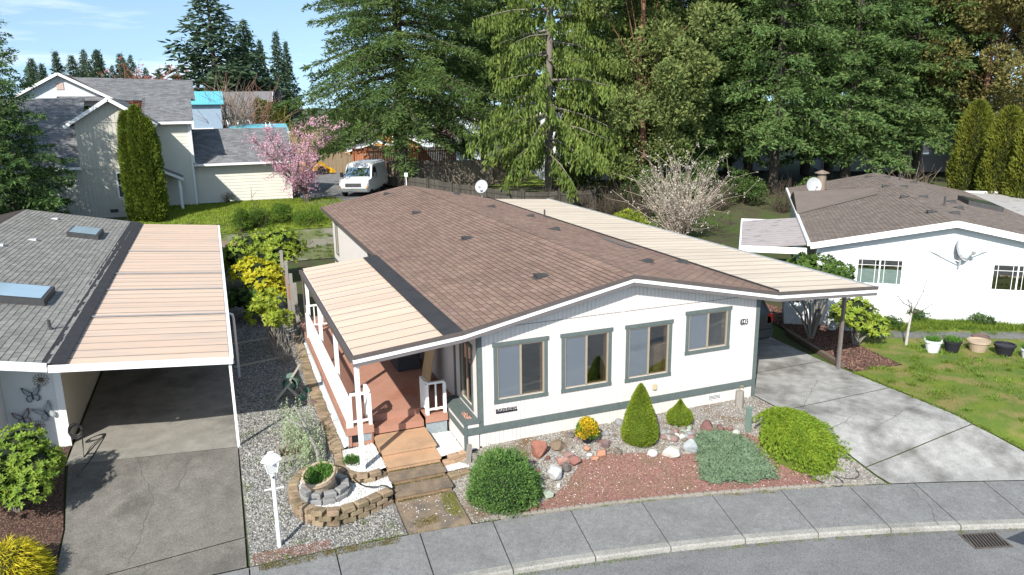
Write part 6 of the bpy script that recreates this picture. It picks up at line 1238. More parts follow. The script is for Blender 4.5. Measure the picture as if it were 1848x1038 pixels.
# ---- broadleaf crowns
def clumps(rng, C, rad, n, L, W, up=.2, shell=.55):
    Q = []
    for c, r in zip(C, rad):
        d = sph(n, rng); rr = r*(shell+(1-shell)*rng.uniform(0,1,n)**.5)*np.array([1,1,.8])[None].repeat(n,0)[:,0]
        P = c+d*rr[:,None]*np.array([1,1,.78]); D = unit(d+rng.normal(size=(n,3))*.7+np.array([0,0,up])); Q.append(leaves(P, D, L*rng.uniform(.7,1.25,n), W, rng=rng))
    return np.concatenate(Q)
def broadleaf(seed, h, z0, r, nc, nl, L, W, crad=(.6,1.1), flat=1.):
    rng = np.random.default_rng(seed); u = rng.uniform(0,1,nc); a = rng.uniform(0,6.283,nc); z = z0+(h-z0)*u; prof = np.sqrt(np.maximum(.05,1-(2*u-.9)**2*.8)); rr = r*prof*np.sqrt(rng.uniform(.02,1,nc))
    C = np.column_stack([rr*np.cos(a), rr*np.sin(a), z]); lb = MB()
    for i, c in enumerate(C):
        if i % 3: continue
        zb = max(1.0, c[2]*rng.uniform(.5,.8)); lb.tube([(0,0,zb), (c[0]*.5,c[1]*.5,zb+(c[2]-zb)*.5), tuple(c)], [.045,.028,.010], 5, cap=False)
    return clumps(rng, C, rng.uniform(*crad,nc), nl, L, W), lb
V4, lb_ = broadleaf(51, 18, 1.8, 4.3, 90, 620, .26, .12, (.8,1.5))
tree_thing('madrona_tree', 'broadleaf tree with reddish trunk between the spruce and the firs', 'tree', (20.2,27.2,gz(20.2,27.2)), V4, lb_, [(0,0,-.3),(.3,.1,3),(-.2,.3,8),(.2,0,15)], [.26,.21,.15,.03], M_MAD, M_BARKR)
V4, lb_ = broadleaf(52, 18, 5.0, 4.6, 85, 620, .26, .12, (.8,1.5))
tree_thing('madrona_tree', 'olive broadleaf tree with bare orange limbs above the narrow arborvitae', 'tree', (43.5,21.8,gz(43.5,21.8)), V4, lb_, [(0,0,-.3),(-.5,.1,4),(-.2,.3,9),(.2,0,16)], [.26,.21,.15,.03], fol('olive_leaf', (.10,.095,.03), (.18,.16,.055), .9), M_BARKR)
# ---- columnar arborvitae
def column(rng, h, r, n, L=.16, W=.055, taper=.55):
    t = rng.uniform(0,1,n); a = rng.uniform(0,6.283,n); prof = np.minimum(1,(t*7+.55))*np.where(t > taper, np.sqrt(np.maximum(0,1-((t-taper)/(1-taper))**1.7)), 1.); bump = 1+.10*np.sin(a*5+t*9)+.07*np.sin(a*3-t*23)
    rr = r*prof*bump*rng.uniform(.80,1.02,n); P = np.column_stack([rr*np.cos(a), rr*np.sin(a), t*h]); D = unit(np.column_stack([np.cos(a)*.55, np.sin(a)*.55, np.ones(n)*.9])+rng.normal(size=(n,3))*.35); tl = np.column_stack([np.cos(a),np.sin(a),np.zeros(n)])+rng.normal(size=(n,3))*.5
    return leaves(P, D, L*rng.uniform(.7,1.3,n), W, tilt=np.cross(D,tl), rng=rng)
M_ARB = fol('arborvitae', (.06,.095,.014), (.125,.155,.02), .8, .3); M_ARBY = fol('yellow_arborvitae', (.07,.09,.012), (.14,.148,.02), .8, .3)
def arb(label, loc, h, r, m, seed, n=13000, group=None, L=.2, W=.07):
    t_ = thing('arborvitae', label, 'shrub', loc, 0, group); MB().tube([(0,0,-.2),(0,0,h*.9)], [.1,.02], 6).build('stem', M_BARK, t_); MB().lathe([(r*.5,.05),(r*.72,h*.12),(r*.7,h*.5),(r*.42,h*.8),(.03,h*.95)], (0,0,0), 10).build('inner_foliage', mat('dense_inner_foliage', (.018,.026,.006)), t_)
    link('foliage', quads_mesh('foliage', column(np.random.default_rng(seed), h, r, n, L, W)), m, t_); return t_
for i, (x, y, h, r) in enumerate([(-8.95,31.6,5.8,.5),(-8.45,31.4,6.1,.55),(-7.98,31.2,5.5,.52)]): arb(['first of the three merged green arborvitae columns, hiding part of the window','middle and tallest of the three merged arborvitae columns by the beige house','shortest of the three merged arborvitae columns, nearest the garage wing'][i], (x,y,gz(x,y)), h, r, M_ARB, 60+i, group='arborvitae columns by the beige house')
for i, (x, y, h, r, lab) in enumerate([(34.5,15.7,7.0,1.0,'single narrow yellow-green arborvitae tapering to a point behind the taupe roof'),(33.2,12.9,6.7,1.0,'yellow-green arborvitae standing second in the row behind the grey sheet roof'),(33.0,11.2,6.6,1.05,'yellow-green arborvitae standing third in the row behind the grey sheet roof'),(32.8,9.4,6.6,1.05,'yellow-green arborvitae at the end of the row behind the grey sheet roof')]): arb(lab, (x,y,gz(x,y)), h, r, M_ARBY, 70+i, group='yellow arborvitae behind the right-hand home')
for i in range(5): arb('small arborvitae in the clipped row before the distant grey roof', (2.6+i*.9,112-.3*i,1.8), 6.5-.3*i, .5, M_ARB, 80+i, 2500, 'distant clipped arborvitae row', .5, .2)
# ---- twiggy shrubs
def twigs(rng, h, spread, n, seg=4, r0=.012, base=.25):
    b = MB()
    for i in range(n):
        a = rng.uniform(0,6.283); p = np.array([math.cos(a)*base*rng.uniform(), math.sin(a)*base*rng.uniform(), 0.]); d = unit(np.array([math.cos(a)*spread*rng.uniform(.2,1), math.sin(a)*spread*rng.uniform(.2,1), 1.])); pts = [p]; L = h*rng.uniform(.6,1.05)
        for k in range(seg): d = unit(d+rng.normal(size=3)*.22); pts.append(pts[-1]+d*L/seg)
        b.tube([tuple(q) for q in pts], list(np.linspace(r0,r0*.35,seg+1)), 3, cap=False)
        for k in range(3):
            q = pts[rng.integers(1,seg+1)]; e = unit(d+rng.normal(size=3)*.6); b.tube([tuple(q), tuple(q+e*L*.28)], [r0*.5,r0*.25], 3, cap=False)
    return b
M_TWIG = mat('bare_twig', (.20,.15,.11), (.28,.22,.17), 5, rough=.95); M_TWIGP = mat('pale_blossom_twig', (.30,.24,.19), (.38,.32,.27), 5, rough=.95); M_TWIGD = mat('dark_twig', (.07,.055,.042), (.11,.085,.065), 5, rough=.95)
def twig_shrub(label, loc, h, spread, n, m, seed, r0=.012, bloom=None, nb=0, bm=None, name='bare_shrub', cat='shrub', L=.05):
    rng = np.random.default_rng(seed); t_ = thing(name, label, cat, loc); b = twigs(rng, h, spread, n, 4, r0); b.build('twigs', m, t_)
    if bloom:
        V = np.array(b.v); P = V[rng.integers(0,len(V),nb)]+rng.normal(size=(nb,3))*.03*h/2; link(bloom, quads_mesh(bloom, leaves(P, sph(nb,rng), L*rng.uniform(.7,1.3,nb), L*.8, rng=rng)), bm, t_)
    return t_
M_BLOSW = fol('pale_blossom', (.33,.30,.25), (.42,.385,.33), 2, .3, .01)
twig_shrub('large shrub covered in pale whitish blossom beyond the cream carport roof', (18.2,19.6,gz(18.2,19.6)), 4.4, .6, 120, M_TWIGP, 91, .022, 'blossom', 5200, M_BLOSW, 'blossom_shrub', L=.085)
twig_shrub('bare pale brown shrub next to the single narrow arborvitae', (32.2,17.4,gz(32.2,17.4)), 3.2, .4, 110, M_TWIG, 92, .02)
twig_shrub('tall bare tan tree behind the teal canopy', (-2.2,93,1.6), 8.5, .38, 90, M_TWIG, 93, .06, name='bare_tree', cat='tree')
twig_shrub('reddish budding tree on the skyline behind the slate roof', (-13.0,118,1.6), 10.5, .42, 160, mat('red_bud_twig', (.22,.075,.05), (.28,.11,.075), 5), 94, .09, 'buds', 9000, fol('red_buds', (.22,.075,.055), (.28,.11,.085), 1), 'budding_tree', 'tree', L=.28)
twig_shrub('thin red-brown tree beside the tall bare tan tree', (1.0,99,1.6), 9, .4, 80, mat('red_brown_twig', (.20,.10,.075), (.25,.14,.1), 5), 95, .05, name='bare_tree', cat='tree')
for i, (x, y, h) in enumerate([(-4.5,84,3),(-1,84.5,2.6),(3.5,78,4.2),(5.2,74,4.4),(6.4,71,3.5),(2.0,81,3)]): twig_shrub('dry tan brush along the fence below the teal shed', (x,y,1.5), h, .8, 90, mat('dry_brush', (.30,.22,.12), (.36,.28,.16), 4), 100+i, .03)['group'] = 'dry brush below the teal shed'
for i, (x, y, h) in enumerate([(15.5,26.2,1.8),(16.6,25.2,2.0),(17.6,25.0,2.3),(18.8,24.2,2.2),(20.2,23.2,2.0),(13.6,26.9,1.6),(24,24,2.2),(27.5,22.5,2.2),(30.5,20,2.4)]): twig_shrub('dark bare bramble thicket growing under the trees', (x,y,gz(x,y)), h, .8, 70, M_TWIGD, 110+i, .014)['group'] = 'bramble thickets under the trees'
# understory bushes
def bush(label, loc, r, h, m, seed, n=2600, L=.11, W=.05, name='shrub', cat='shrub', group=None, stem=True, nc=14):
    rng = np.random.default_rng(seed); t_ = thing(name, label, cat, loc, 0, group); d = sph(nc,rng); d[:,2] = np.abs(d[:,2]); C = d*np.array([r*.62,r*.62,h*.55])+np.array([0,0,h*.25]); C = np.vstack([C,[[0,0,h*.45]]])
    link('foliage', quads_mesh('foliage', clumps(rng, C, np.full(len(C), min(r,h)*.42), n//len(C), L, W)), m, t_)
    if stem:
        b = MB()
        for c in C[::2]: b.tube([(0,0,-.1), (c[0]*.4,c[1]*.4,c[2]*.4), tuple(c)], [.035,.025,.008], 5, cap=False)
        b.build('stems', M_TWIGD, t_)
    return t_
M_IVY = fol('ivy_green', (.03,.065,.018), (.08,.125,.03), 1); M_LIME = fol('lime_leaf', (.14,.19,.02), (.24,.27,.03), 1)
for i, (x, y, r, h) in enumerate([(19.4,25.6,1.6,2.6),(21.5,24.6,1.5,2.4),(23.6,26.5,1.8,3.0),(26.2,24.6,1.5,2.0),(17.5,31,1.8,2.2),(30,22.6,1.5,1.8)]): bush(['leafy green bush at the foot of the reddish madrona trunk','leafy green bush just right of the reddish madrona trunk','largest leafy green bush, behind the white blossom shrub','low leafy green bush between the white blossom shrub and the mauve awning','leafy green bush behind the trunk of the hanging spruce','lowest leafy green bush, near the rusty flue'][i], (x,y,gz(x,y)), r, h, M_IVY, 130+i, 3600, .15, .075, group='undergrowth bushes beneath the trees')
bush('small lime-green bush in the gap between the cream carport and the mauve awning', (15.6,12.6,gz(15.6,12.6)), .9, 1.1, M_LIME, 140, 3000, .10, .05); bush('bright lime-green bush beside the white blossom shrub', (16.6,22.4,gz(16.6,22.4)), 1.2, 1.2, M_LIME, 141, 3000, .12, .06)
# ---- pink blossom tree
rng = np.random.default_rng(150); t_ = thing('blossom_tree', 'small pink blossom tree in front of the cream garage wing', 'tree', (.45,34.6,gz(.45,34.6))); b = MB(); tips = []
for i in range(9):
    a = rng.uniform(0,6.283); d = np.array([math.cos(a)*.7-.5,math.sin(a)*.7,1.]); pts = [np.array([0,0,.5])]
    for k in range(5): d = unit(d+rng.normal(size=3)*.22+np.array([0,0,.08])); pts.append(pts[-1]+d*rng.uniform(.72,1.05))
    b.tube([tuple(p) for p in pts], [.09,.075,.055,.04,.028,.015], 5, cap=False)
    for q in pts[1:]:
        for k in range(6):
            e = unit(rng.normal(size=3)+np.array([0,0,.5])); q2 = q+e*rng.uniform(.5,1.15); b.tube([tuple(q),tuple((q+q2)/2+rng.normal(size=3)*.06),tuple(q2)], [.02,.012,.006], 3, cap=False); tips += [q+(q2-q)*s for s in np.linspace(.25,1,7)]
MB().tube([(0,0,-.2),(.05,0,.3),(0,0,.55)], [.15,.11,.10], 8).build('trunk', M_BARKG, t_); b.build('limbs', mat('plum_bark', (.12,.085,.075), (.18,.13,.11), 5), t_)
T = np.array(tips); P = T[rng.integers(0,len(T),8500)]+rng.normal(size=(8500,3))*.07; link('blossom', quads_mesh('blossom', leaves(P, sph(8500,rng), .085*rng.uniform(.6,1.3,8500), .07, rng=rng)), fol('pink_blossom', (.42,.20,.27), (.58,.36,.42), 2, .25, .015), t_)
for i, (x, y) in enumerate([(17,60),(27,48)]): bush('pink blossoming crown showing between the firs', (x,y,3.5), 1.8, 2.2, MATS['pink_blossom'], 160+i, 2500, .14, .11, 'blossom_tree', 'tree', 'pink blossom between the firs')
# ---- clipped shrubs on the bank
M_CLIP = fol('clipped_green', (.045,.095,.015), (.105,.165,.022), 1.2)
for i, (x, y, r, h, lab) in enumerate([(-3.74,28.6,.6,1.5,'small rounded bush nearest the left carport with a bluish top'),(-2.78,29.4,.75,1.1,'clipped green mound on the bank below a bare sapling'),(-1.55,29.6,.8,1.15,'clipped green mound in the middle of the bank row'),(-.1,29.1,.95,1.2,'clipped green mound nearest the brown-roofed home')]): bush(lab, (x,y,gz(x,y)), r, h, M_CLIP, 170+i, 4200, .07, .035, 'clipped_shrub', 'shrub', 'clipped shrubs on the bank')
twig_shrub('thin bare sapling rising from the bank', (-2.75,28.9,gz(-2.75,28.9)), 2.4, .25, 5, M_TWIGD, 178, .02, name='sapling', cat='tree'); bush('tiny leafless rose bush by the cream garage wall', (-4.2,36.6,1.5), .5, .7, mat('rose_twig', (.10,.08,.055)), 179, 500, .08, .03)
# ------------------------------------------------------------------ front garden
def rock(name, label, x, y, w, h, m, seed, cat='rock', flat=False, smooth=False, group=None, z=None, sub=2):
    import bmesh
    r_ = random.Random(seed); bm = bmesh.new(); bmesh.ops.create_icosphere(bm, subdivisions=3 if not smooth else 2, radius=1.0); off = Vector((r_.uniform(-9,9),)*3)
    planes = [(Vector((r_.gauss(0,1),r_.gauss(0,1),r_.gauss(0,.8))).normalized(), r_.uniform(.50,.82)) for _ in range(13)]
    for v in bm.verts:
        p = v.co.copy()
        if not smooth:
            for n_, d in planes:
                k = p.dot(n_)
                if k > d: p -= n_*(k-d)
        p *= 1+(.10 if smooth else .16)*mnoise.noise(p*1.6+off)+(0 if smooth else .05*mnoise.noise(p*6+off))
        v.co = Vector((p.x*w*.55, p.y*w*r_.uniform(.42,.46), p.z*h*.62))
    me = bpy.data.meshes.new(name); bm.to_mesh(me); bm.free()
    if smooth: me.shade_smooth()
    o = link(name, me, m); o.location = (x, y, (hgt(x,y) if z is None else z)+h*.28); o.rotation_euler = (r_.uniform(-.2,.2), r_.uniform(-.2,.2), r_.uniform(0,6.28))
    return tag(o, label, cat, group)
def rm(name, a, b_, c3=None): return mat('rock_'+name, a, b_, 7, rough=.9, bump=.6, bscale=25, c3=c3, c3scale=4) if c3 else mat('rock_'+name, a, b_, 7, rough=.9, bump=.6, bscale=25)
RM = {'red': rm('red',(.24,.10,.07),(.30,.14,.10)),'layered': rm('layered',(.16,.115,.08),(.24,.18,.125)),'orange': rm('orange',(.33,.16,.10),(.40,.21,.14)),'purple': rm('purple',(.14,.095,.09),(.19,.14,.13)),'greybrown': rm('greybrown',(.15,.125,.10),(.2,.17,.14)),'pink': rm('pink',(.30,.16,.13),(.36,.21,.18)),'redbrown': rm('redbrown',(.19,.085,.07),(.25,.12,.10)),'dark': rm('dark',(.10,.085,.078),(.15,.13,.12)),'mauve': rm('mauve',(.21,.13,.12),(.26,.175,.16)),'quartz': rm('quartz',(.30,.31,.31),(.62,.62,.60)),'white': rm('white',(.45,.44,.41),(.56,.55,.52)),'green': rm('green',(.22,.26,.21),(.32,.36,.30)),'grey': rm('grey',(.20,.205,.205),(.28,.28,.275)),'bigwhite': rm('bigwhite',(.40,.38,.32),(.62,.60,.54)),'blue': rm('blue',(.25,.275,.285),(.34,.36,.365)),'maroon': rm('maroon',(.13,.065,.06),(.19,.10,.09)),'brown': rm('brown',(.16,.10,.08),(.21,.14,.115))}
rocks = [('red',1.12,-0.64,0.49,0.40,'largest red angular rock at the edge of the lava bed'),('layered',1.57,-0.62,0.44,0.28,'brown layered rock leaning beside the largest red rock'),('orange',2.17,-0.85,0.23,0.12,'flat orange rock at the foot of the small potted shrub'),('purple',2.58,-0.91,0.22,0.21,'purplish brown rock just right of the small potted shrub'),('greybrown',2.73,-1.18,0.25,0.21,'square grey-brown rock between the potted shrub and cone spruce'),('orange',2.39,-1.12,0.30,0.14,'longer flat orange rock at the lava bed edge'),('orange',2.20,-1.20,0.24,0.11,'smaller flat orange rock tucked against the longer one'),('pink',1.47,-1.09,0.30,0.19,'pink rock touching the dark brown one below the layered rock'),('redbrown',1.74,-1.18,0.26,0.23,'rounded red-brown rock right of the pink rock'),('dark',1.48,-1.28,0.23,0.23,'dark brown upright rock in front of the pink rock'),('mauve',1.69,-0.93,0.30,0.14,'low mauve rock behind the rounded red-brown rock'),('quartz',1.16,-1.35,0.45,0.29,'shiny white and grey quartz rock beside the round juniper'),('white',0.76,-1.56,0.19,0.17,'pale greenish white rock close against the round juniper'),('white',1.12,-1.65,0.10,0.12,'tiny bright white rock alone on the lava rock'),('green',0.79,-1.83,0.31,0.19,'mottled green rock at the lowest edge of the round juniper'),('dark',2.03,-0.35,0.2,0.17,'dark grey rock behind the small potted shrub'),('grey',2.83,-0.54,0.14,0.11,'small grey stone right of the potted shrub by the wall'),('grey',3.35,-0.18,0.23,0.15,'smooth grey stone against the skirting behind the cone spruce'),('white',3.16,-0.07,0.13,0.09,'small pale stone against the skirting behind the cone spruce'),('bigwhite',3.85,-1.66,0.47,0.27,'large craggy cream-white rock below the cobble pile'),('blue',4.33,-1.64,0.31,0.28,'flat blue-grey rock propped at the corner of the creeping juniper'),('white',3.45,-1.48,0.23,0.15,'white oval stone alone at the foot of the cone spruce'),('maroon',5.08,-1.16,0.35,0.27,'large maroon rock right of the small topiary spruce'),('maroon',5.32,-1.32,0.26,0.17,'smaller maroon rock next to the white bowl'),('brown',5.54,-1.41,0.17,0.17,'brown rock between the maroon rock and the green post'),('white',5.59,-1.57,0.23,0.13,'white oval stone by the green post'),('brown',5.68,-1.76,0.20,0.17,'brown rock against the drooping yellow-green spruce'),('redbrown',0.81,-0.59,0.19,0.11,'low red-brown rock half hidden behind the round juniper')]
for i, (k, x, y, w, h, lab) in enumerate(rocks): rock('rock', lab, x, y, w, h, RM[k], 300+i, smooth=(k in ('grey',) or 'oval' in lab))
r_ = random.Random(9)
for i in range(34):
    x = r_.uniform(.75, 3.1); y = -.45-.75*r_.random()-(.25 if x < 1.6 else 0)
    rock('stone', 'fist-sized angular stone scattered between the rocks along the lava bed edge', x, y, r_.uniform(.07,.15), r_.uniform(.06,.11), RM[r_.choice(['grey','grey','dark','greybrown','redbrown','purple','mauve','white'])], 500+i, 'stone', group='small stones along the lava bed edge')
r_ = random.Random(5)
for i in range(40):
    u, v = r_.uniform(0,1), r_.uniform(0,1); x = 3.78+.55*v+ .62*u; y = -1.25+.42*v-.15*u+r_.uniform(-.1,.1)
    rock('cobble', 'smooth rounded river cobble in the pile beside the cone spruce', x, y, r_.uniform(.10,.21), r_.uniform(.08,.13), RM[r_.choice(['grey','grey','white','green','greybrown','greybrown','mauve'])], 400+i, 'cobble', smooth=True, group='river cobbles beside the cone spruce')
bw_ = thing('white_bowl', 'shallow white bowl sitting among the maroon rocks', 'bowl', (5.10,-1.44,hgt(5.1,-1.44)+.01)); MB().lathe([(.09,0),(.14,.05),(.155,.06),(.13,.05),(.08,.02)], (0,0,0), 16).build('dish', M_TRIMW, bw_)
# scalloped edging stones along the pavement
ed = thing('scalloped_edging', 'low scalloped grey edging along the lava rock bed by the pavement', 'edging', (3,-2.7,-.36)); em = block_meshes(mat('edging_concrete', (.22,.20,.17), (.30,.275,.24), 8, rough=.95, bump=.4), 2)
pts = [(x, ys(x)+.055) for x in np.linspace(-.35, 7.1, 40)]; S, w_ = resample(pts, .15)
for p, d in S:
    o = bpy.data.objects.new('edging_stone', random.choice(em)); COL.objects.link(o); o.parent = ed; o.location = (p.x-3, p.y+2.7, 0.0-.02); o.rotation_euler = (0,0,math.atan2(d.y,d.x)); o.scale = (w_*.97,.06,.075)
# round juniper
def mound(rng, r, h, n, L, W, D_out=.8, up=.3, lump=.2, freq=2.4):
    d = sph(n, rng); d[:,2] = np.abs(d[:,2]); k = np.array([mnoise.noise(Vector(q)*freq) for q in d]); k2 = np.array([mnoise.noise(Vector(q)*freq*3+Vector((3,1,2))) for q in d]); s = (1+lump*k+lump*.6*k2)*np.where(rng.uniform(size=n) < .05, rng.uniform(1.02,1.13,n), rng.uniform(.86,1.03,n))
    P = d*s[:,None]*np.array([r,r,h]); D = unit(d*D_out+rng.normal(size=(n,3))*.5+np.array([0,0,up])); return leaves(P, D, L*rng.uniform(.6,1.3,n), W, rng=rng)
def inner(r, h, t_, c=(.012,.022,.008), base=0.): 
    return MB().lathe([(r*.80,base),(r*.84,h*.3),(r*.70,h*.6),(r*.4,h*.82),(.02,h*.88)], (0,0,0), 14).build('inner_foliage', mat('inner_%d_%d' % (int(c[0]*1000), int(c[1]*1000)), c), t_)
rng = np.random.default_rng(201)
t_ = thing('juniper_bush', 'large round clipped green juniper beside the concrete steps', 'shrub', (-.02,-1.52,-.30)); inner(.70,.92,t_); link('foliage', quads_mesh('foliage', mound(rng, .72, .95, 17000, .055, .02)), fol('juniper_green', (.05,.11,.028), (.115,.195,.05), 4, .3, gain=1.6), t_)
# cone spruce and topiary
def cone(rng, prof, n, L, W):
    zs = rng.uniform(0,1,n); a = rng.uniform(0,6.283,n); rr = np.interp(zs, [p[0] for p in prof], [p[1] for p in prof]); lump = 1+np.array([.07*mnoise.noise(Vector((math.cos(q)*2.5,math.sin(q)*2.5,z*9)))+.04*mnoise.noise(Vector((math.cos(q)*7,math.sin(q)*7,z*22))) for q, z in zip(a, zs)]); H = prof[-1][2] if len(prof[-1]) > 2 else 1
    rr = rr*lump*rng.uniform(.9,1.02,n); P = np.column_stack([rr*np.cos(a), rr*np.sin(a), zs*H]); D = unit(np.column_stack([np.cos(a),np.sin(a),np.full(n,.45)])+rng.normal(size=(n,3))*.45); return leaves(P-D*.012, D, L*rng.uniform(.6,1.3,n), W, rng=rng)
M_ALB = fol('alberta_spruce', (.095,.14,.014), (.17,.215,.022), 5, .25, .01, gain=1.6)
t_ = thing('cone_spruce', 'tall dense cone-shaped dwarf spruce by the front wall', 'shrub', (3.42,-.98,.06)); pf = [(0,.33),(.1,.40),(.25,.39),(.5,.30),(.75,.19),(.92,.085),(1,.01,1.36)]
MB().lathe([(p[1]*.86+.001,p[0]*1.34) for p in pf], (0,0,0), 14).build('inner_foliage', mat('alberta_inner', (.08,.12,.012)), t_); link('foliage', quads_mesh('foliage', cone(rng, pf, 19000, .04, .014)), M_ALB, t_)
t_ = thing('topiary_spruce', 'small onion-shaped dwarf spruce beside the cone spruce', 'shrub', (4.62,-.75,.15)); pf = [(0,.12),(.12,.27),(.3,.31),(.5,.26),(.66,.15),(.85,.06),(1,.01,.62)]
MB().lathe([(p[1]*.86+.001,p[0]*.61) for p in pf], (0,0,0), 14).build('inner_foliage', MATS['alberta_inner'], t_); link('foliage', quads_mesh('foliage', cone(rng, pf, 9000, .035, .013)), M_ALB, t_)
# potted variegated shrub
t_, _ = pot('plant_pot', 'black nursery pot holding a yellow and green boxwood by the front wall', (2.30,-.62,.09), .14, .18, M_BLACK); n = 3800; d = sph(n,rng); d[:,2] = np.abs(d[:,2]); P = d*np.array([.26,.26,.42])*rng.uniform(.3,1,n)[:,None]**.5+np.array([0,0,.16]); D = unit(d*.6+np.array([0,0,.7])+rng.normal(size=(n,3))*.35)
V4 = leaves(P, D, .055*rng.uniform(.7,1.2,n), .026, rng=rng); yel = np.array([mnoise.noise(Vector(p)*4) for p in P])+rng.normal(size=n)*.25 > -.05
link('green_leaves', quads_mesh('green_leaves', V4[~yel]), fol('boxwood_green', (.05,.12,.02), (.09,.17,.03), 8), t_); link('golden_leaves', quads_mesh('golden_leaves', V4[yel]), fol('boxwood_gold', (.36,.25,.015), (.50,.34,.02), 8, gain=1.6), t_)
# creeping blue juniper
poly = [(4.62,-1.35),(5.0,-1.28),(5.45,-1.50),(5.72,-1.95),(5.68,-2.6),(5.55,-3.05),(4.9,-2.95),(4.12,-2.68),(4.02,-2.45),(4.35,-1.85)]
t_ = thing('creeping_juniper', 'flat blue-green creeping juniper mat reaching the pavement edge', 'shrub', (4.9,-2.1,-.15)); n = 15000; P2 = scatter(poly, n, rng)+rng.normal(size=(n,2))*.045; ctr = np.array([4.9,-2.15]); q = np.array([min(1, np.min(np.linalg.norm(np.array(poly)-p, axis=1))) for p in P2]); k = np.array([mnoise.noise(Vector((p[0]*4,p[1]*4,0))) for p in P2]); zz = hgt_np(P2)+.04+.09*np.minimum(1,q*2.2)+.035*k
D = unit(np.column_stack([rng.normal(size=(n,2))*.8, rng.uniform(.1,.9,n)])); P = np.column_stack([P2, zz])-np.array([4.9,-2.1,-.15]); link('foliage', quads_mesh('foliage', leaves(P, D, .06*rng.uniform(.6,1.3,n), .017, rng=rng)), fol('blue_juniper', (.125,.19,.115), (.20,.27,.17), 5, .25, gain=1.3), t_)
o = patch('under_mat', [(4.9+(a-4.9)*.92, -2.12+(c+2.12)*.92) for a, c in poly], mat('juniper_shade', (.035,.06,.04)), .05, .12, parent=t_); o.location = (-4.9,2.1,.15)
# drooping yellow-green spruce: long hanging strands
t_ = thing('weeping_spruce', 'broad mound of drooping yellow-green spruce strands beside the driveway', 'shrub', (6.60,-2.25,-.12)); Q = []
for i in range(680):
    a = rng.uniform(0,6.283); top = np.array([-.05+rng.normal()*.22,.35+rng.normal()*.2,.55+rng.uniform(-.05,.1)]); ex = 1.22 if math.cos(a) > 0 else 1.0; ey = 1.12 if math.sin(a) < 0 else .8
    r1 = rng.uniform(.35,1.)**.7; end = np.array([math.cos(a)*ex*r1, math.sin(a)*ey*r1-.1, 0.]); zt = .62*(1-r1**2.2)+.08; s = rng.uniform(.0,.7); n = 9
    t = np.linspace(s,min(1,s+.42),n); px = top[0]+(end[0]-top[0])*t; py = top[1]+(end[1]-top[1])*t; rad = np.sqrt(((px+.35)/np.where(px > -.35, 1.45, .70))**2+((py-.25)/np.where(py < .25, 1.35, .7))**2); pz = .60*np.maximum(0,1-rad**1.25)+.06+rng.uniform(-.03,.05)+.02*np.sin(t*9)
    slope = np.array([hgt(6.6+x_,-2.25+y_) for x_, y_ in zip(px,py)])+.12; P = np.column_stack([px,py,pz+slope]); d = np.gradient(P, axis=0); d = unit(d)
    for k in range(5): D = unit(d+rng.normal(size=(n,3))*.42+np.array([0,0,.12])); Q.append(leaves(P+rng.normal(size=(n,3))*.012, D, .075*rng.uniform(.7,1.2,n), .02, rng=rng))
link('foliage', quads_mesh('foliage', np.concatenate(Q)), fol('lime_spruce', (.085,.145,.013), (.165,.22,.022), 3, .3, .01, gain=1.6), t_)
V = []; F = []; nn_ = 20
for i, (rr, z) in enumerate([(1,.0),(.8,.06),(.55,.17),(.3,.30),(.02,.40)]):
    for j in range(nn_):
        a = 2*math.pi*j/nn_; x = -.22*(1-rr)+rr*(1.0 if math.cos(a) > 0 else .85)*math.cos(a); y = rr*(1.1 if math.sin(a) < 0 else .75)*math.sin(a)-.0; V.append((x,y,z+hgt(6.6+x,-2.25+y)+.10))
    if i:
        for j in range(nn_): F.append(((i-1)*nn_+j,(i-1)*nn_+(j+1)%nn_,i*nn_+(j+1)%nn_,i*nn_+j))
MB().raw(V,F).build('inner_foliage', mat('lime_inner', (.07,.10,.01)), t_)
def cable(label, pts, rad=.009, m=None, name='loose_cable'):
    P = smooth_path([Vector(p) for p in pts], 3); return tag(MB().tube([tuple(p) for p in P], rad, 5).build(name, m or M_HOSE), label, 'cable')
cable('thin black cable looping over the pavement below the drooping spruce', [(6.2,-3.2,-.28),(6.35,-3.6,-.335),(6.6,-3.78,-.34),(6.8,-3.55,-.33),(6.65,-3.3,-.30),(6.95,-3.62,-.33),(7.25,-3.6,-.30),(7.35,-3.3,-.27)])
cable('black garden cable lying over the block wall near the steps', [(-3.15,.35,.17),(-2.9,.05,.18),(-2.75,-.45,0),(-2.45,-.75,.05),(-2.3,-.70,.05),(-2.2,-.85,.04),(-2.18,-.95,-.15)], .014)
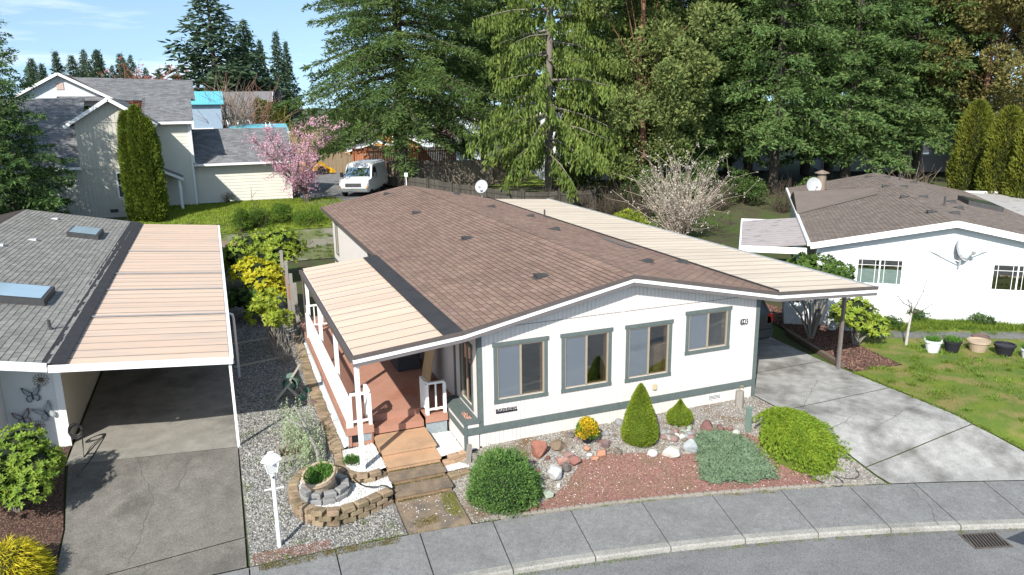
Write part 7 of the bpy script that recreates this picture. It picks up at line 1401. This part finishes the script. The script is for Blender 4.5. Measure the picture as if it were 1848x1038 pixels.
# ------------------------------------------------------------------ left side plants
def rhodo(rng, C, rad, nros, L=.12, W=.042, flat=.85):
    Q = []
    for c, r in zip(C, rad):
        d = sph(nros, rng); d = d[d[:,2] > -.45]; k = len(d); P = c+d*np.array([1,1,flat])*r*rng.uniform(.82,1.05,k)[:,None]; N = unit(d+np.array([0,0,.55])+rng.normal(size=(k,3))*.25); T = unit(np.cross(N, rng.normal(size=(k,3)))); B = np.cross(N,T)
        for j in range(7):
            a = j*6.283/7+rng.uniform(-.3,.3,k); rd = np.cos(a)[:,None]*T+np.sin(a)[:,None]*B; D = unit(rd+N*rng.uniform(.05,.75,k)[:,None]); Q.append(leaves(P, D, L*rng.uniform(.7,1.2,k), W, tilt=N+rng.normal(size=(k,3))*.15, rng=rng))
    return np.concatenate(Q)
def rhodo_bush(label, loc, C, rad, m, nros=90, L=.12, W=.045, seed=1, group=None, stems=True, inner_c=None):
    rng = np.random.default_rng(seed); t_ = thing('rhododendron', label, 'shrub', loc, 0, group); C = np.array(C, float); link('foliage', quads_mesh('foliage', rhodo(rng, C, rad, nros, L, W)), m, t_)
    if inner_c is not False:
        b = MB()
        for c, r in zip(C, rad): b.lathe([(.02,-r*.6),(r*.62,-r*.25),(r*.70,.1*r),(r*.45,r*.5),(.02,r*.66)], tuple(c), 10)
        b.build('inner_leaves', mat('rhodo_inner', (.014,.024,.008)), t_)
    b = MB()
    for c in C: b.tube([(0,0,-.1),(c[0]*.35+.05,c[1]*.35,c[2]*.45),tuple(c)], [.045,.03,.012], 6, cap=False)
    b.build('stems', M_BARKG, t_); return t_
M_RH1 = fol('rhodo_bright', (.10,.155,.018), (.20,.24,.03), 2.5, .3, gain=1.6); M_RH2 = fol('rhodo_yellow', (.22,.22,.012), (.34,.31,.02), 2.5, .25, gain=1.6); M_RH3 = fol('rhodo_green', (.035,.075,.016), (.075,.125,.022), 2, .3)
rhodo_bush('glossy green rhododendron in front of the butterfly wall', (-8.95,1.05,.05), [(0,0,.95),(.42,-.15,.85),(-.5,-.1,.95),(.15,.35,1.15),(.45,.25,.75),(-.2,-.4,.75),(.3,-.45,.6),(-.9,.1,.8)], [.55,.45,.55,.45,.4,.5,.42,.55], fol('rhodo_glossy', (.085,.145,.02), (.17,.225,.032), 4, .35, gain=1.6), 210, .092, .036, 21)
t_ = thing('golden_cypress', 'golden thread cypress with drooping yellow tips beside the left driveway', 'shrub', (-8.75,-.95,-.30)); rng = np.random.default_rng(220); d = sph(5200,rng); d[:,2] = np.abs(d[:,2]); P = d*np.array([.62,.62,.72])*rng.uniform(.75,1.02,5200)[:,None]; D = unit(d*np.array([1,1,.3])+np.array([0,0,-.35])+rng.normal(size=(5200,3))*.3)
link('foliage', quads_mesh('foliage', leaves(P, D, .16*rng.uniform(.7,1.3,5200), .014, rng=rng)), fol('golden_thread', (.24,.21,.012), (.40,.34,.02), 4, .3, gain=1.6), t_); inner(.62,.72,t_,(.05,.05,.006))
struct(patch('planting_soil', [(-13,ys(-8)+.03),(-8.65,ys(-8)+.03),(-8.08,-1.4),(-8.08,.2),(-8.38,2.6),(-8.4,3.6),(-13,2.7)], M_MULCH, .008, .4))
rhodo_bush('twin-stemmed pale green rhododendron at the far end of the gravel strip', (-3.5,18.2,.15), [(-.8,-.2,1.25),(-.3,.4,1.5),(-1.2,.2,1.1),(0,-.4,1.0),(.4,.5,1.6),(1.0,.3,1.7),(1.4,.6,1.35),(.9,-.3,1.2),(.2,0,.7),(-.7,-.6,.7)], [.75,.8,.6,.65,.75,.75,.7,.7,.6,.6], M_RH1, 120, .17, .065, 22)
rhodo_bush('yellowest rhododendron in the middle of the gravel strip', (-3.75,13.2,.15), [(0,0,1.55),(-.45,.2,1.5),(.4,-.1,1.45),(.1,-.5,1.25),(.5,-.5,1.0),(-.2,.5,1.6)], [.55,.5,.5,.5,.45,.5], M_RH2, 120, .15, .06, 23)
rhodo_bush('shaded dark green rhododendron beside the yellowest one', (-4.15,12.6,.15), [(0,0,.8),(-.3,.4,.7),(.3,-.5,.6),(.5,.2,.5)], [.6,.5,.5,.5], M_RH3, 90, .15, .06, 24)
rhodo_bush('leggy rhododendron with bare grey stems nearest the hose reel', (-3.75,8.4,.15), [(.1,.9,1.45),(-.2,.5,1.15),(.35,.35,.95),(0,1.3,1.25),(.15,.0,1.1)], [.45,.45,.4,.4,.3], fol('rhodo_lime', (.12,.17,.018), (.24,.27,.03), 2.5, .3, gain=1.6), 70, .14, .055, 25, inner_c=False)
twig_shrub('tangle of bare grey twigs beside the leggy rhododendron', (-3.35,7.6,.15), 1.0, .8, 26, mat('grey_twig', (.24,.21,.18), (.3,.27,.23), 5), 226, .012)
# trellis posts
tf = thing('timber_screen', 'unfinished grey timber screen of uneven posts beside the porch deck', 'fence', (-2.85,11.6,.15))
for i, (x, y, h) in enumerate([(-2.78,10.1,1.75),(-2.82,10.9,1.9),(-2.86,11.9,2.15),(-2.90,13.1,2.3)]): MB().box(x-.05,x+.05,y-.05,y+.05,.05,.15+h).build('post', M_GREYW, tf, world=True)
for z in (.35,.62,.95): MB().bar((-2.72,9.9,z+.1),(-2.84,13.2,z+.1),.03,.14).build('rail', M_GREYW, tf, world=True)
MB().bar((-2.83,11.3,1.2),(-2.88,12.8,1.35),.02,.5).build('panel', mat('reddish_board', (.30,.14,.08), (.36,.19,.12), 4), tf, world=True)
for i, (a, c) in enumerate([((-4.85,9.9,.165),(-3.1,10.2,.165)),((-4.85,7.6,.165),(-3.0,8.1,.165))]): tag(MB().bar(a, c, .05, .05).build('edging_strip', mat('pale_strip', (.38,.34,.27), (.45,.4,.33), 5)), 'thin pale edging strip laid across the shaded gravel', 'edging', 'edging strips across the gravel')
sb_ = tag(MB().obox((-3.95,26.4,.55), (1.8,.9,.06), Matrix.Rotation(R(8),3,'Y')).obox((-3.9,26.6,.40),(1.4,.6,.1)).build('loose_boards', mat('old_brown_board', (.22,.15,.11), (.28,.2,.15), 4)), 'old brown boards lying on the gravel at the far end of the strip', 'boards')
# hose reel
hr = thing('hose_reel', 'beige plastic hose reel stand with a green hose on the shaded gravel', 'hose reel', (-3.58,4.6,.15), R(-20)); M_BEI = mat('beige_plastic', (.30,.27,.22), (.34,.31,.26), 4, rough=.6)
for y in (-.2,.2):
    MB().bar((-.32,y,0),(.12,y,.5),.05,.06).build('leg', M_BEI, hr); MB().bar((.34,y,.0),(.02,y,.36),.05,.06).build('leg', M_BEI, hr)
MB().bar((.0,0,.42),(.36,0,.95),.30,.05).build('handle', M_BEI, hr); MB().bar((-.2,-.2,.14),(-.2,.2,.14),.05,.05).build('crossbar', M_BEI, hr)
b = MB(); 
for k in range(9): 
    y = -.15+.0375*k; b.tube([(.05+.2*math.cos(a),y,.40+.2*math.sin(a)) for a in np.linspace(0,2*math.pi,15)], .02, 5, cap=False)
b.build('hose', mat('green_hose', (.10,.16,.12), (.13,.19,.15), 5, rough=.5), hr)
for y in (-.18,.18):
    q = MB().lathe([(.12,-.01),(.12,.01),(.02,.02)], (0,0,0), 14); q.v = [(.05+p[0], y+p[2], .40+p[1]) for p in q.v]; q.build('reel_flange', M_CHG, hr)
    q = MB().lathe([(.03,-.02),(.09,-.02),(.09,.02),(.03,.02)], (0,0,0), 12); q.v = [(.36+p[0], y*1.3+p[2], .09+p[1]) for p in q.v]; q.build('wheel', M_CHG, hr)
rock('rock', 'grey squared stone beside the hose reel', -3.15, 3.85, .24, .18, RM['purple'], 480)
# weeping shrub with its timber box
t_ = thing('weeping_larch', 'small weeping shrub with twisted grey branch and hanging pale green threads', 'shrub', (-3.4,.62,.0)); rng = np.random.default_rng(230)
br = [(0,0,-.05),(.03,.05,.3),(-.1,.35,.62),(-.2,.8,.85),(-.3,1.2,1.0)]; MB().tube(smooth_path([Vector(p) for p in br]), list(np.linspace(.05,.02,len(smooth_path([Vector(p) for p in br])))), 7).tube([(-.1,.35,.62),(-.25,.25,.9),(-.55,.5,1.05)], [.03,.02,.01], 5).build('branch', mat('grey_branch', (.20,.185,.17), (.27,.25,.235), 9, bump=.5), t_); Q = []
for i in range(130):
    c = np.array(br[rng.integers(2,5)])+rng.normal(size=3)*np.array([.22,.3,.08]); L = rng.uniform(.45,.95); s = np.linspace(0,1,26); P = c+np.column_stack([np.outer(s,[-.25*rng.uniform(0,1),-.12*rng.uniform(-1,1)]), -L*s]); P = P[P[:,2] > .02]; n = len(P)
    Q.append(leaves(P, unit(rng.normal(size=(n,3))+np.array([0,0,-.6])), .055, .022, rng=rng))
link('foliage', quads_mesh('foliage', np.concatenate(Q)), fol('pale_larch', (.17,.22,.12), (.26,.31,.18), 4, .25, gain=1.6), t_)
bx_ = thing('timber_planter_frame', 'low square timber frame with bare twigs on the gravel', 'planter', (-3.85,1.35,.08))
for a in ((-.32,.32,-.32,-.27,0,.12),(-.32,.32,.27,.32,0,.12),(-.32,-.27,-.27,.27,0,.12),(.27,.32,-.27,.27,0,.12)): MB().box(*a).build('board', M_GREYW, bx_)
MB().box(-.27,.27,-.27,.27,.0,.05).build('soil', MATS['potting_soil'], bx_); b = twigs(np.random.default_rng(231), .5, .7, 14, 3, .008); b.build('twigs', M_TWIG, bx_)
t_ = thing('heather_tuft', 'small bright green tuft beside the front porch post', 'plant', (-2.75,.35,.13)); n = 700; d = sph(n,rng); d[:,2] = np.abs(d[:,2]); link('foliage', quads_mesh('foliage', leaves(d*np.array([.17,.2,.14])*rng.uniform(.4,1,n)[:,None], unit(d+np.array([0,0,.6])), .07, .012, rng=rng)), mat('sprout_green', (.05,.16,.02)), t_); MB().lathe([(.10,0),(.09,.06),(.02,.09)], (0,0,0), 8).build('crown_base', M_TWIGD, t_)
# ------------------------------------------------------------------ right side: bed, pots, sapling
rng = np.random.default_rng(240)
rhodo_bush('dark leaved rhododendron with open grey limbs under the carport edge', (12.0,3.1,.15), [(-.5,.4,1.9),(0,.6,2.2),(.5,.3,2.2),(.9,0,2.0),(1.2,.4,1.7),(.2,-.3,1.8),(-.7,.9,1.6),(.8,.8,1.4)], [.4,.45,.45,.42,.45,.35,.4,.45], M_RH3, 120, .15, .055, 26, inner_c=False)
rhodo_bush('yellow-green rhododendron between the carport posts and the lawn', (12.75,2.1,.15), [(0,0,.75),(.4,.1,.85),(.15,.3,1.1),(.5,-.3,.55),(-.3,.3,.9),(.75,0,.55)], [.42,.42,.42,.38,.38,.34], M_RH1, 90, .13, .052, 27)
M_WPL = mat('white_plastic', (.62,.64,.65), (.68,.70,.71), 3, rough=.45)
for i, (x, y) in enumerate([(13.3,3.6),(13.75,3.35)]):
    t_ = thing('white_bucket', 'white plastic bucket with a round dark mark beside the rhododendron', 'bucket', (x,y,.16), R(-40), 'white buckets in the mulch bed'); MB().lathe([(.13,0),(.155,.34),(.165,.34),(.165,.38),(.14,.38),(.135,.34)], (0,0,0), 16).build('pail', M_WPL, t_); MB().tube([(.09*math.cos(a),-.158-.004,.19+.09*math.sin(a)) for a in np.linspace(0,2*math.pi,13)], .008, 4, cap=False).build('round_mark', M_BLACK, t_); MB().tube([(-.16,0,.33),(-.12,-.12,.25),(0,-.17,.22),(.12,-.12,.25),(.16,0,.33)], .006, 4).build('handle', M_ALU, t_)
for i, (x, y, h, lab) in enumerate([(12.7,4.7,1.55,'tall white woven sack leaning behind the dark leaved rhododendron'),(13.3,4.3,.95,'shorter white woven sack beside the white buckets')]):
    t_ = thing('white_sack', lab, 'sack', (x,y,.15), R(-35)); MB().raw([(-.3,-.18,0),(.3,-.18,0),(.3,.18,0),(-.3,.18,0),(-.36,-.22,h*.4),(.36,-.22,h*.4),(.36,.22,h*.4),(-.36,.22,h*.4),(-.27,-.12,h),(.27,-.12,h),(.27,.12,h),(-.27,.12,h)], [(3,2,1,0),(8,9,10,11)]+[(r2*4+j,r2*4+(j+1)%4,r2*4+4+(j+1)%4,r2*4+4+j) for r2 in range(2) for j in range(4)]).build('body', mat('white_woven', (.52,.54,.56), (.6,.62,.64), 6, bump=.4, bscale=12), t_); MB().obox((0,-.205,h*.55),(.2,.01,.12),Matrix.Rotation(R(-8),3,'X')).build('printed_mark', M_VENT, t_)
for i, (x, y, r, h, m, lab, green) in enumerate([(14.33,.72,.27,.42,M_WPL,'white plastic pot with green shoots first in the row on the lawn',1),(14.85,.50,.28,.40,M_BLACK,'black plastic pot with green shoots next to the white pot',1),(15.6,.25,.35,.38,M_POT,'wide tan bowl pot with bare soil in the lawn row',0),(15.95,-.30,.32,.38,M_BLACK,'black plastic pot of brown soil at the end of the lawn row',0),(16.35,.75,.28,.26,mat('rust_brown_trough', (.13,.085,.075), (.17,.12,.1), 5),'low brown trough behind the wide tan bowl pot',0),(16.3,-.75,.22,.32,M_WPL,'white plastic tub beyond the black pot of brown soil',1)]):
    r, h = r*.88, h*.88; t_, _ = pot('plant_pot', lab, (x,y,.15), r, h, m)
    if green:
        n = 420; a = rng.uniform(0,6.283,n); rr = r*.8*np.sqrt(rng.uniform(0,1,n)); link('shoots', quads_mesh('shoots', leaves(np.column_stack([rr*np.cos(a),rr*np.sin(a),np.full(n,h*.9)]), unit(np.column_stack([rng.normal(size=(n,2))*.5,np.ones(n)])), rng.uniform(.06,.2,n), .016, rng=rng)), MATS['sprout_green'], t_)
t_ = thing('sapling', 'young bare sapling with a pale trunk growing from the lawn', 'tree', (14.15,1.48,.15)); b = MB().tube([(0,0,-.05),(.03,0,.5),(.1,.02,.95),(.12,0,1.2)], [.045,.035,.03,.02], 7); b.build('trunk', mat('pale_sapling_bark', (.36,.33,.31), (.44,.41,.39), 8), t_); b = MB()
for (d, L) in (((-.75,.1,.75),1.0),((.5,-.1,1.3),1.35),((.9,-.3,.45),.9),((-.4,.3,1.0),.6),((.1,.4,.8),.5)):
    d = np.array(d); p = np.array([.1,0,1.0]); pts = [p]
    for k in range(4): p = p+unit(d+rng.normal(size=3)*.2)*L/4; pts.append(p)
    b.tube([tuple(q) for q in pts], [.018,.014,.011,.008,.005], 4, cap=False)
    for q in pts[1:]: b.tube([tuple(q), tuple(q+rng.normal(size=3)*.1+np.array([0,0,.08]))], [.006,.003], 3, cap=False)
b.build('twigs', M_TWIGD, t_)
tr = thing('white_trough', 'long low white planter trough against the wall of the taupe-roofed home', 'planter', (15.5,3.55,.15), R(-38.5)); MB().box(-.75,.75,-.2,-.16,0,.28).build('front_board', M_TRIMW, tr); MB().box(-.75,.75,.16,.2,0,.28).build('rear_board', M_TRIMW, tr); MB().box(-.75,-.71,-.159,.159,0,.28).build('end_board', M_TRIMW, tr); MB().box(.71,.75,-.159,.159,0,.28).build('end_board', M_TRIMW, tr); MB().box(-.709,.709,-.159,.159,0,.2).build('soil', MATS['potting_soil'], tr)
for i, (x, y) in enumerate([(16.6,3.2),(19.2,1.0),(18.0,2.0),(15.2,3.0)]): bush(['low green weed clump left of the first window of the taupe-roofed home','low green weed clump below the second window of the taupe-roofed home','low green weed clump under the wall dish of the taupe-roofed home','low green weed clump beside the long white trough'][i], (x,y,.15), .45, .35, M_IVY, 250+i, 900, .08, .035, 'weed_clump', 'weeds', 'weed clumps along the right-hand home', False)
rock('rock', 'flat grey-brown stone lying on the lawn', 13.0, -3.4, .45, .18, RM['mauve'], 490)
pc = thing('patio_chair', 'small metal patio chair in the shade below the mauve awning', 'chair', tuple(Mr @ Vector((-3.0,2.4,0))), R(-60))
MB().box(-.24,.24,-.24,.24,.42,.45).build('seat', mat('pale_seat', (.45,.5,.5)), pc); MB().box(-.24,.24,.21,.24,.47,.9).build('backrest', MATS['pale_seat'], pc)
for x in (-.22,.22):
    for y in (-.22,.22): MB().tube([(x,y,0),(x,y,.42 if y < 0 else .9)], .015, 5).build('leg', M_VENT, pc)
bn = thing('blue_bin', 'blue recycling bin standing in the shade under the mauve awning', 'bin', tuple(Mr @ Vector((-4.0,1.6,0))), R(-38)); MB().prism([(-.24,-.26),(.24,-.26),(.24,.26),(-.24,.26)], lambda u, v, t: (u*(.85+.15*t), v*(.85+.15*t), t*.9), .05, 1).build('body', mat('bin_blue', (.03,.07,.2), (.04,.09,.24), 3, rough=.5), bn); MB().box(-.27,.27,-.30,.28,.92,.97).build('lid', MATS['bin_blue'], bn)
for x in (-.2,.2):
    q = MB().lathe([(.03,-.03),(.1,-.03),(.1,.03),(.03,.03)], (0,0,0), 10); q.v = [(x+p[2], .2+p[0], .1+p[1]) for p in q.v]; q.build('wheel', M_TYRE, bn)

# ------------------------------------------------------------------ moss, weeds and strays
M_MOSS = fol('olive_moss', (.075,.065,.018), (.13,.11,.03), 5, .4, .02, .1); M_MOSSG = fol('green_moss', (.085,.10,.015), (.15,.16,.025), 5, .35, .02, .1)
slab_z = lambda x, y: -.25-.085*(-.902-y)/1.15
blades('step_moss', [(-1.22,-1.0),(-.95,-1.0),(-.95,-1.95),(-1.12,-1.9),(-1.28,-1.5)], 2600, M_MOSSG, .012, .03, .014, clump=26, hf=slab_z)
blades('step_moss', [(-2.0,-1.65),(-1.5,-1.6),(-1.45,-1.85),(-1.95,-1.95)], 1300, M_MOSS, .010, .025, .014, clump=9, hf=slab_z)
for y0, z in ((-.925,-.25),(-.485,-.125),(-.105,0.)): blades('step_moss', [(-2.08,y0-.05),(-.95,y0-.05),(-.95,y0),(-2.08,y0)], 1500, M_MOSS, .012, .04, .016, clump=34, hf=lambda x, y, z=z: z)
P = scatter([(-2.05,-1.9),(-.98,-1.9),(-.98,-.95),(-2.05,-.95)], 70); pebbles('stray_white_stones', np.column_stack([P, [slab_z(a, c)+.006 for a, c in P]]), RNG.uniform(.008,.02,70), MATS['white_pebble'])
inner_edge = lambda x0, x1, w0, w1: [(x, ys(x)-w0) for x in np.linspace(x0, x1, 12)]+[(x, ys(x)-w1) for x in np.linspace(x1, x0, 12)]
wz = lambda x, y: -.352-.03*(ys(x)-y)/WALK_W
blades('pavement_moss', inner_edge(-4.8,-2.3,.0,.22), 4200, M_MOSS, .010, .028, .016, clump=46, hf=wz); blades('pavement_moss', inner_edge(4.0,5.3,.02,.12), 900, M_MOSS, .010, .025, .016, clump=10, hf=wz)
blades('edge_weeds', inner_edge(-4.8,7.6,-.03,.03), 2600, M_BLADE, .015,.05,.012, clump=60, hf=wz)
kerb_line = [walk_pt(x, WALK_W+.03) for x in np.linspace(-1,12,24)]+[walk_pt(x, WALK_W+.12) for x in np.linspace(12,-1,24)]
blades('kerb_weeds', kerb_line, 2600, M_BLADE, .015,.05,.012, clump=70, hf=lambda x, y: -.475); blades('kerb_moss', kerb_line, 2600, M_MOSS, .008,.02,.014, clump=60, hf=lambda x, y: -.475)
for k, (a, c) in enumerate(zip(DL[1:4], DR[1:4])): blades('joint_weeds', [(a[0]+.1,a[1]-.02),(c[0]-.1,c[1]-.02),(c[0]-.1,c[1]+.02),(a[0]+.1,a[1]+.02)], 700, M_MOSSG, .008,.022,.012, clump=40)
blades('driveway_edge_grass', [(10.8,.3),(10.95,.3),(10.96,-3.3),(11.55,-4.9),(11.35,-4.9),(10.82,-3.25)], 3200, M_BLADE, .03,.09,.012, clump=70)
blades('dandelion_leaves', lawn, 5200, fol('broad_weed', (.07,.13,.02), (.14,.20,.03), 3), .05,.11,.035, clump=110)
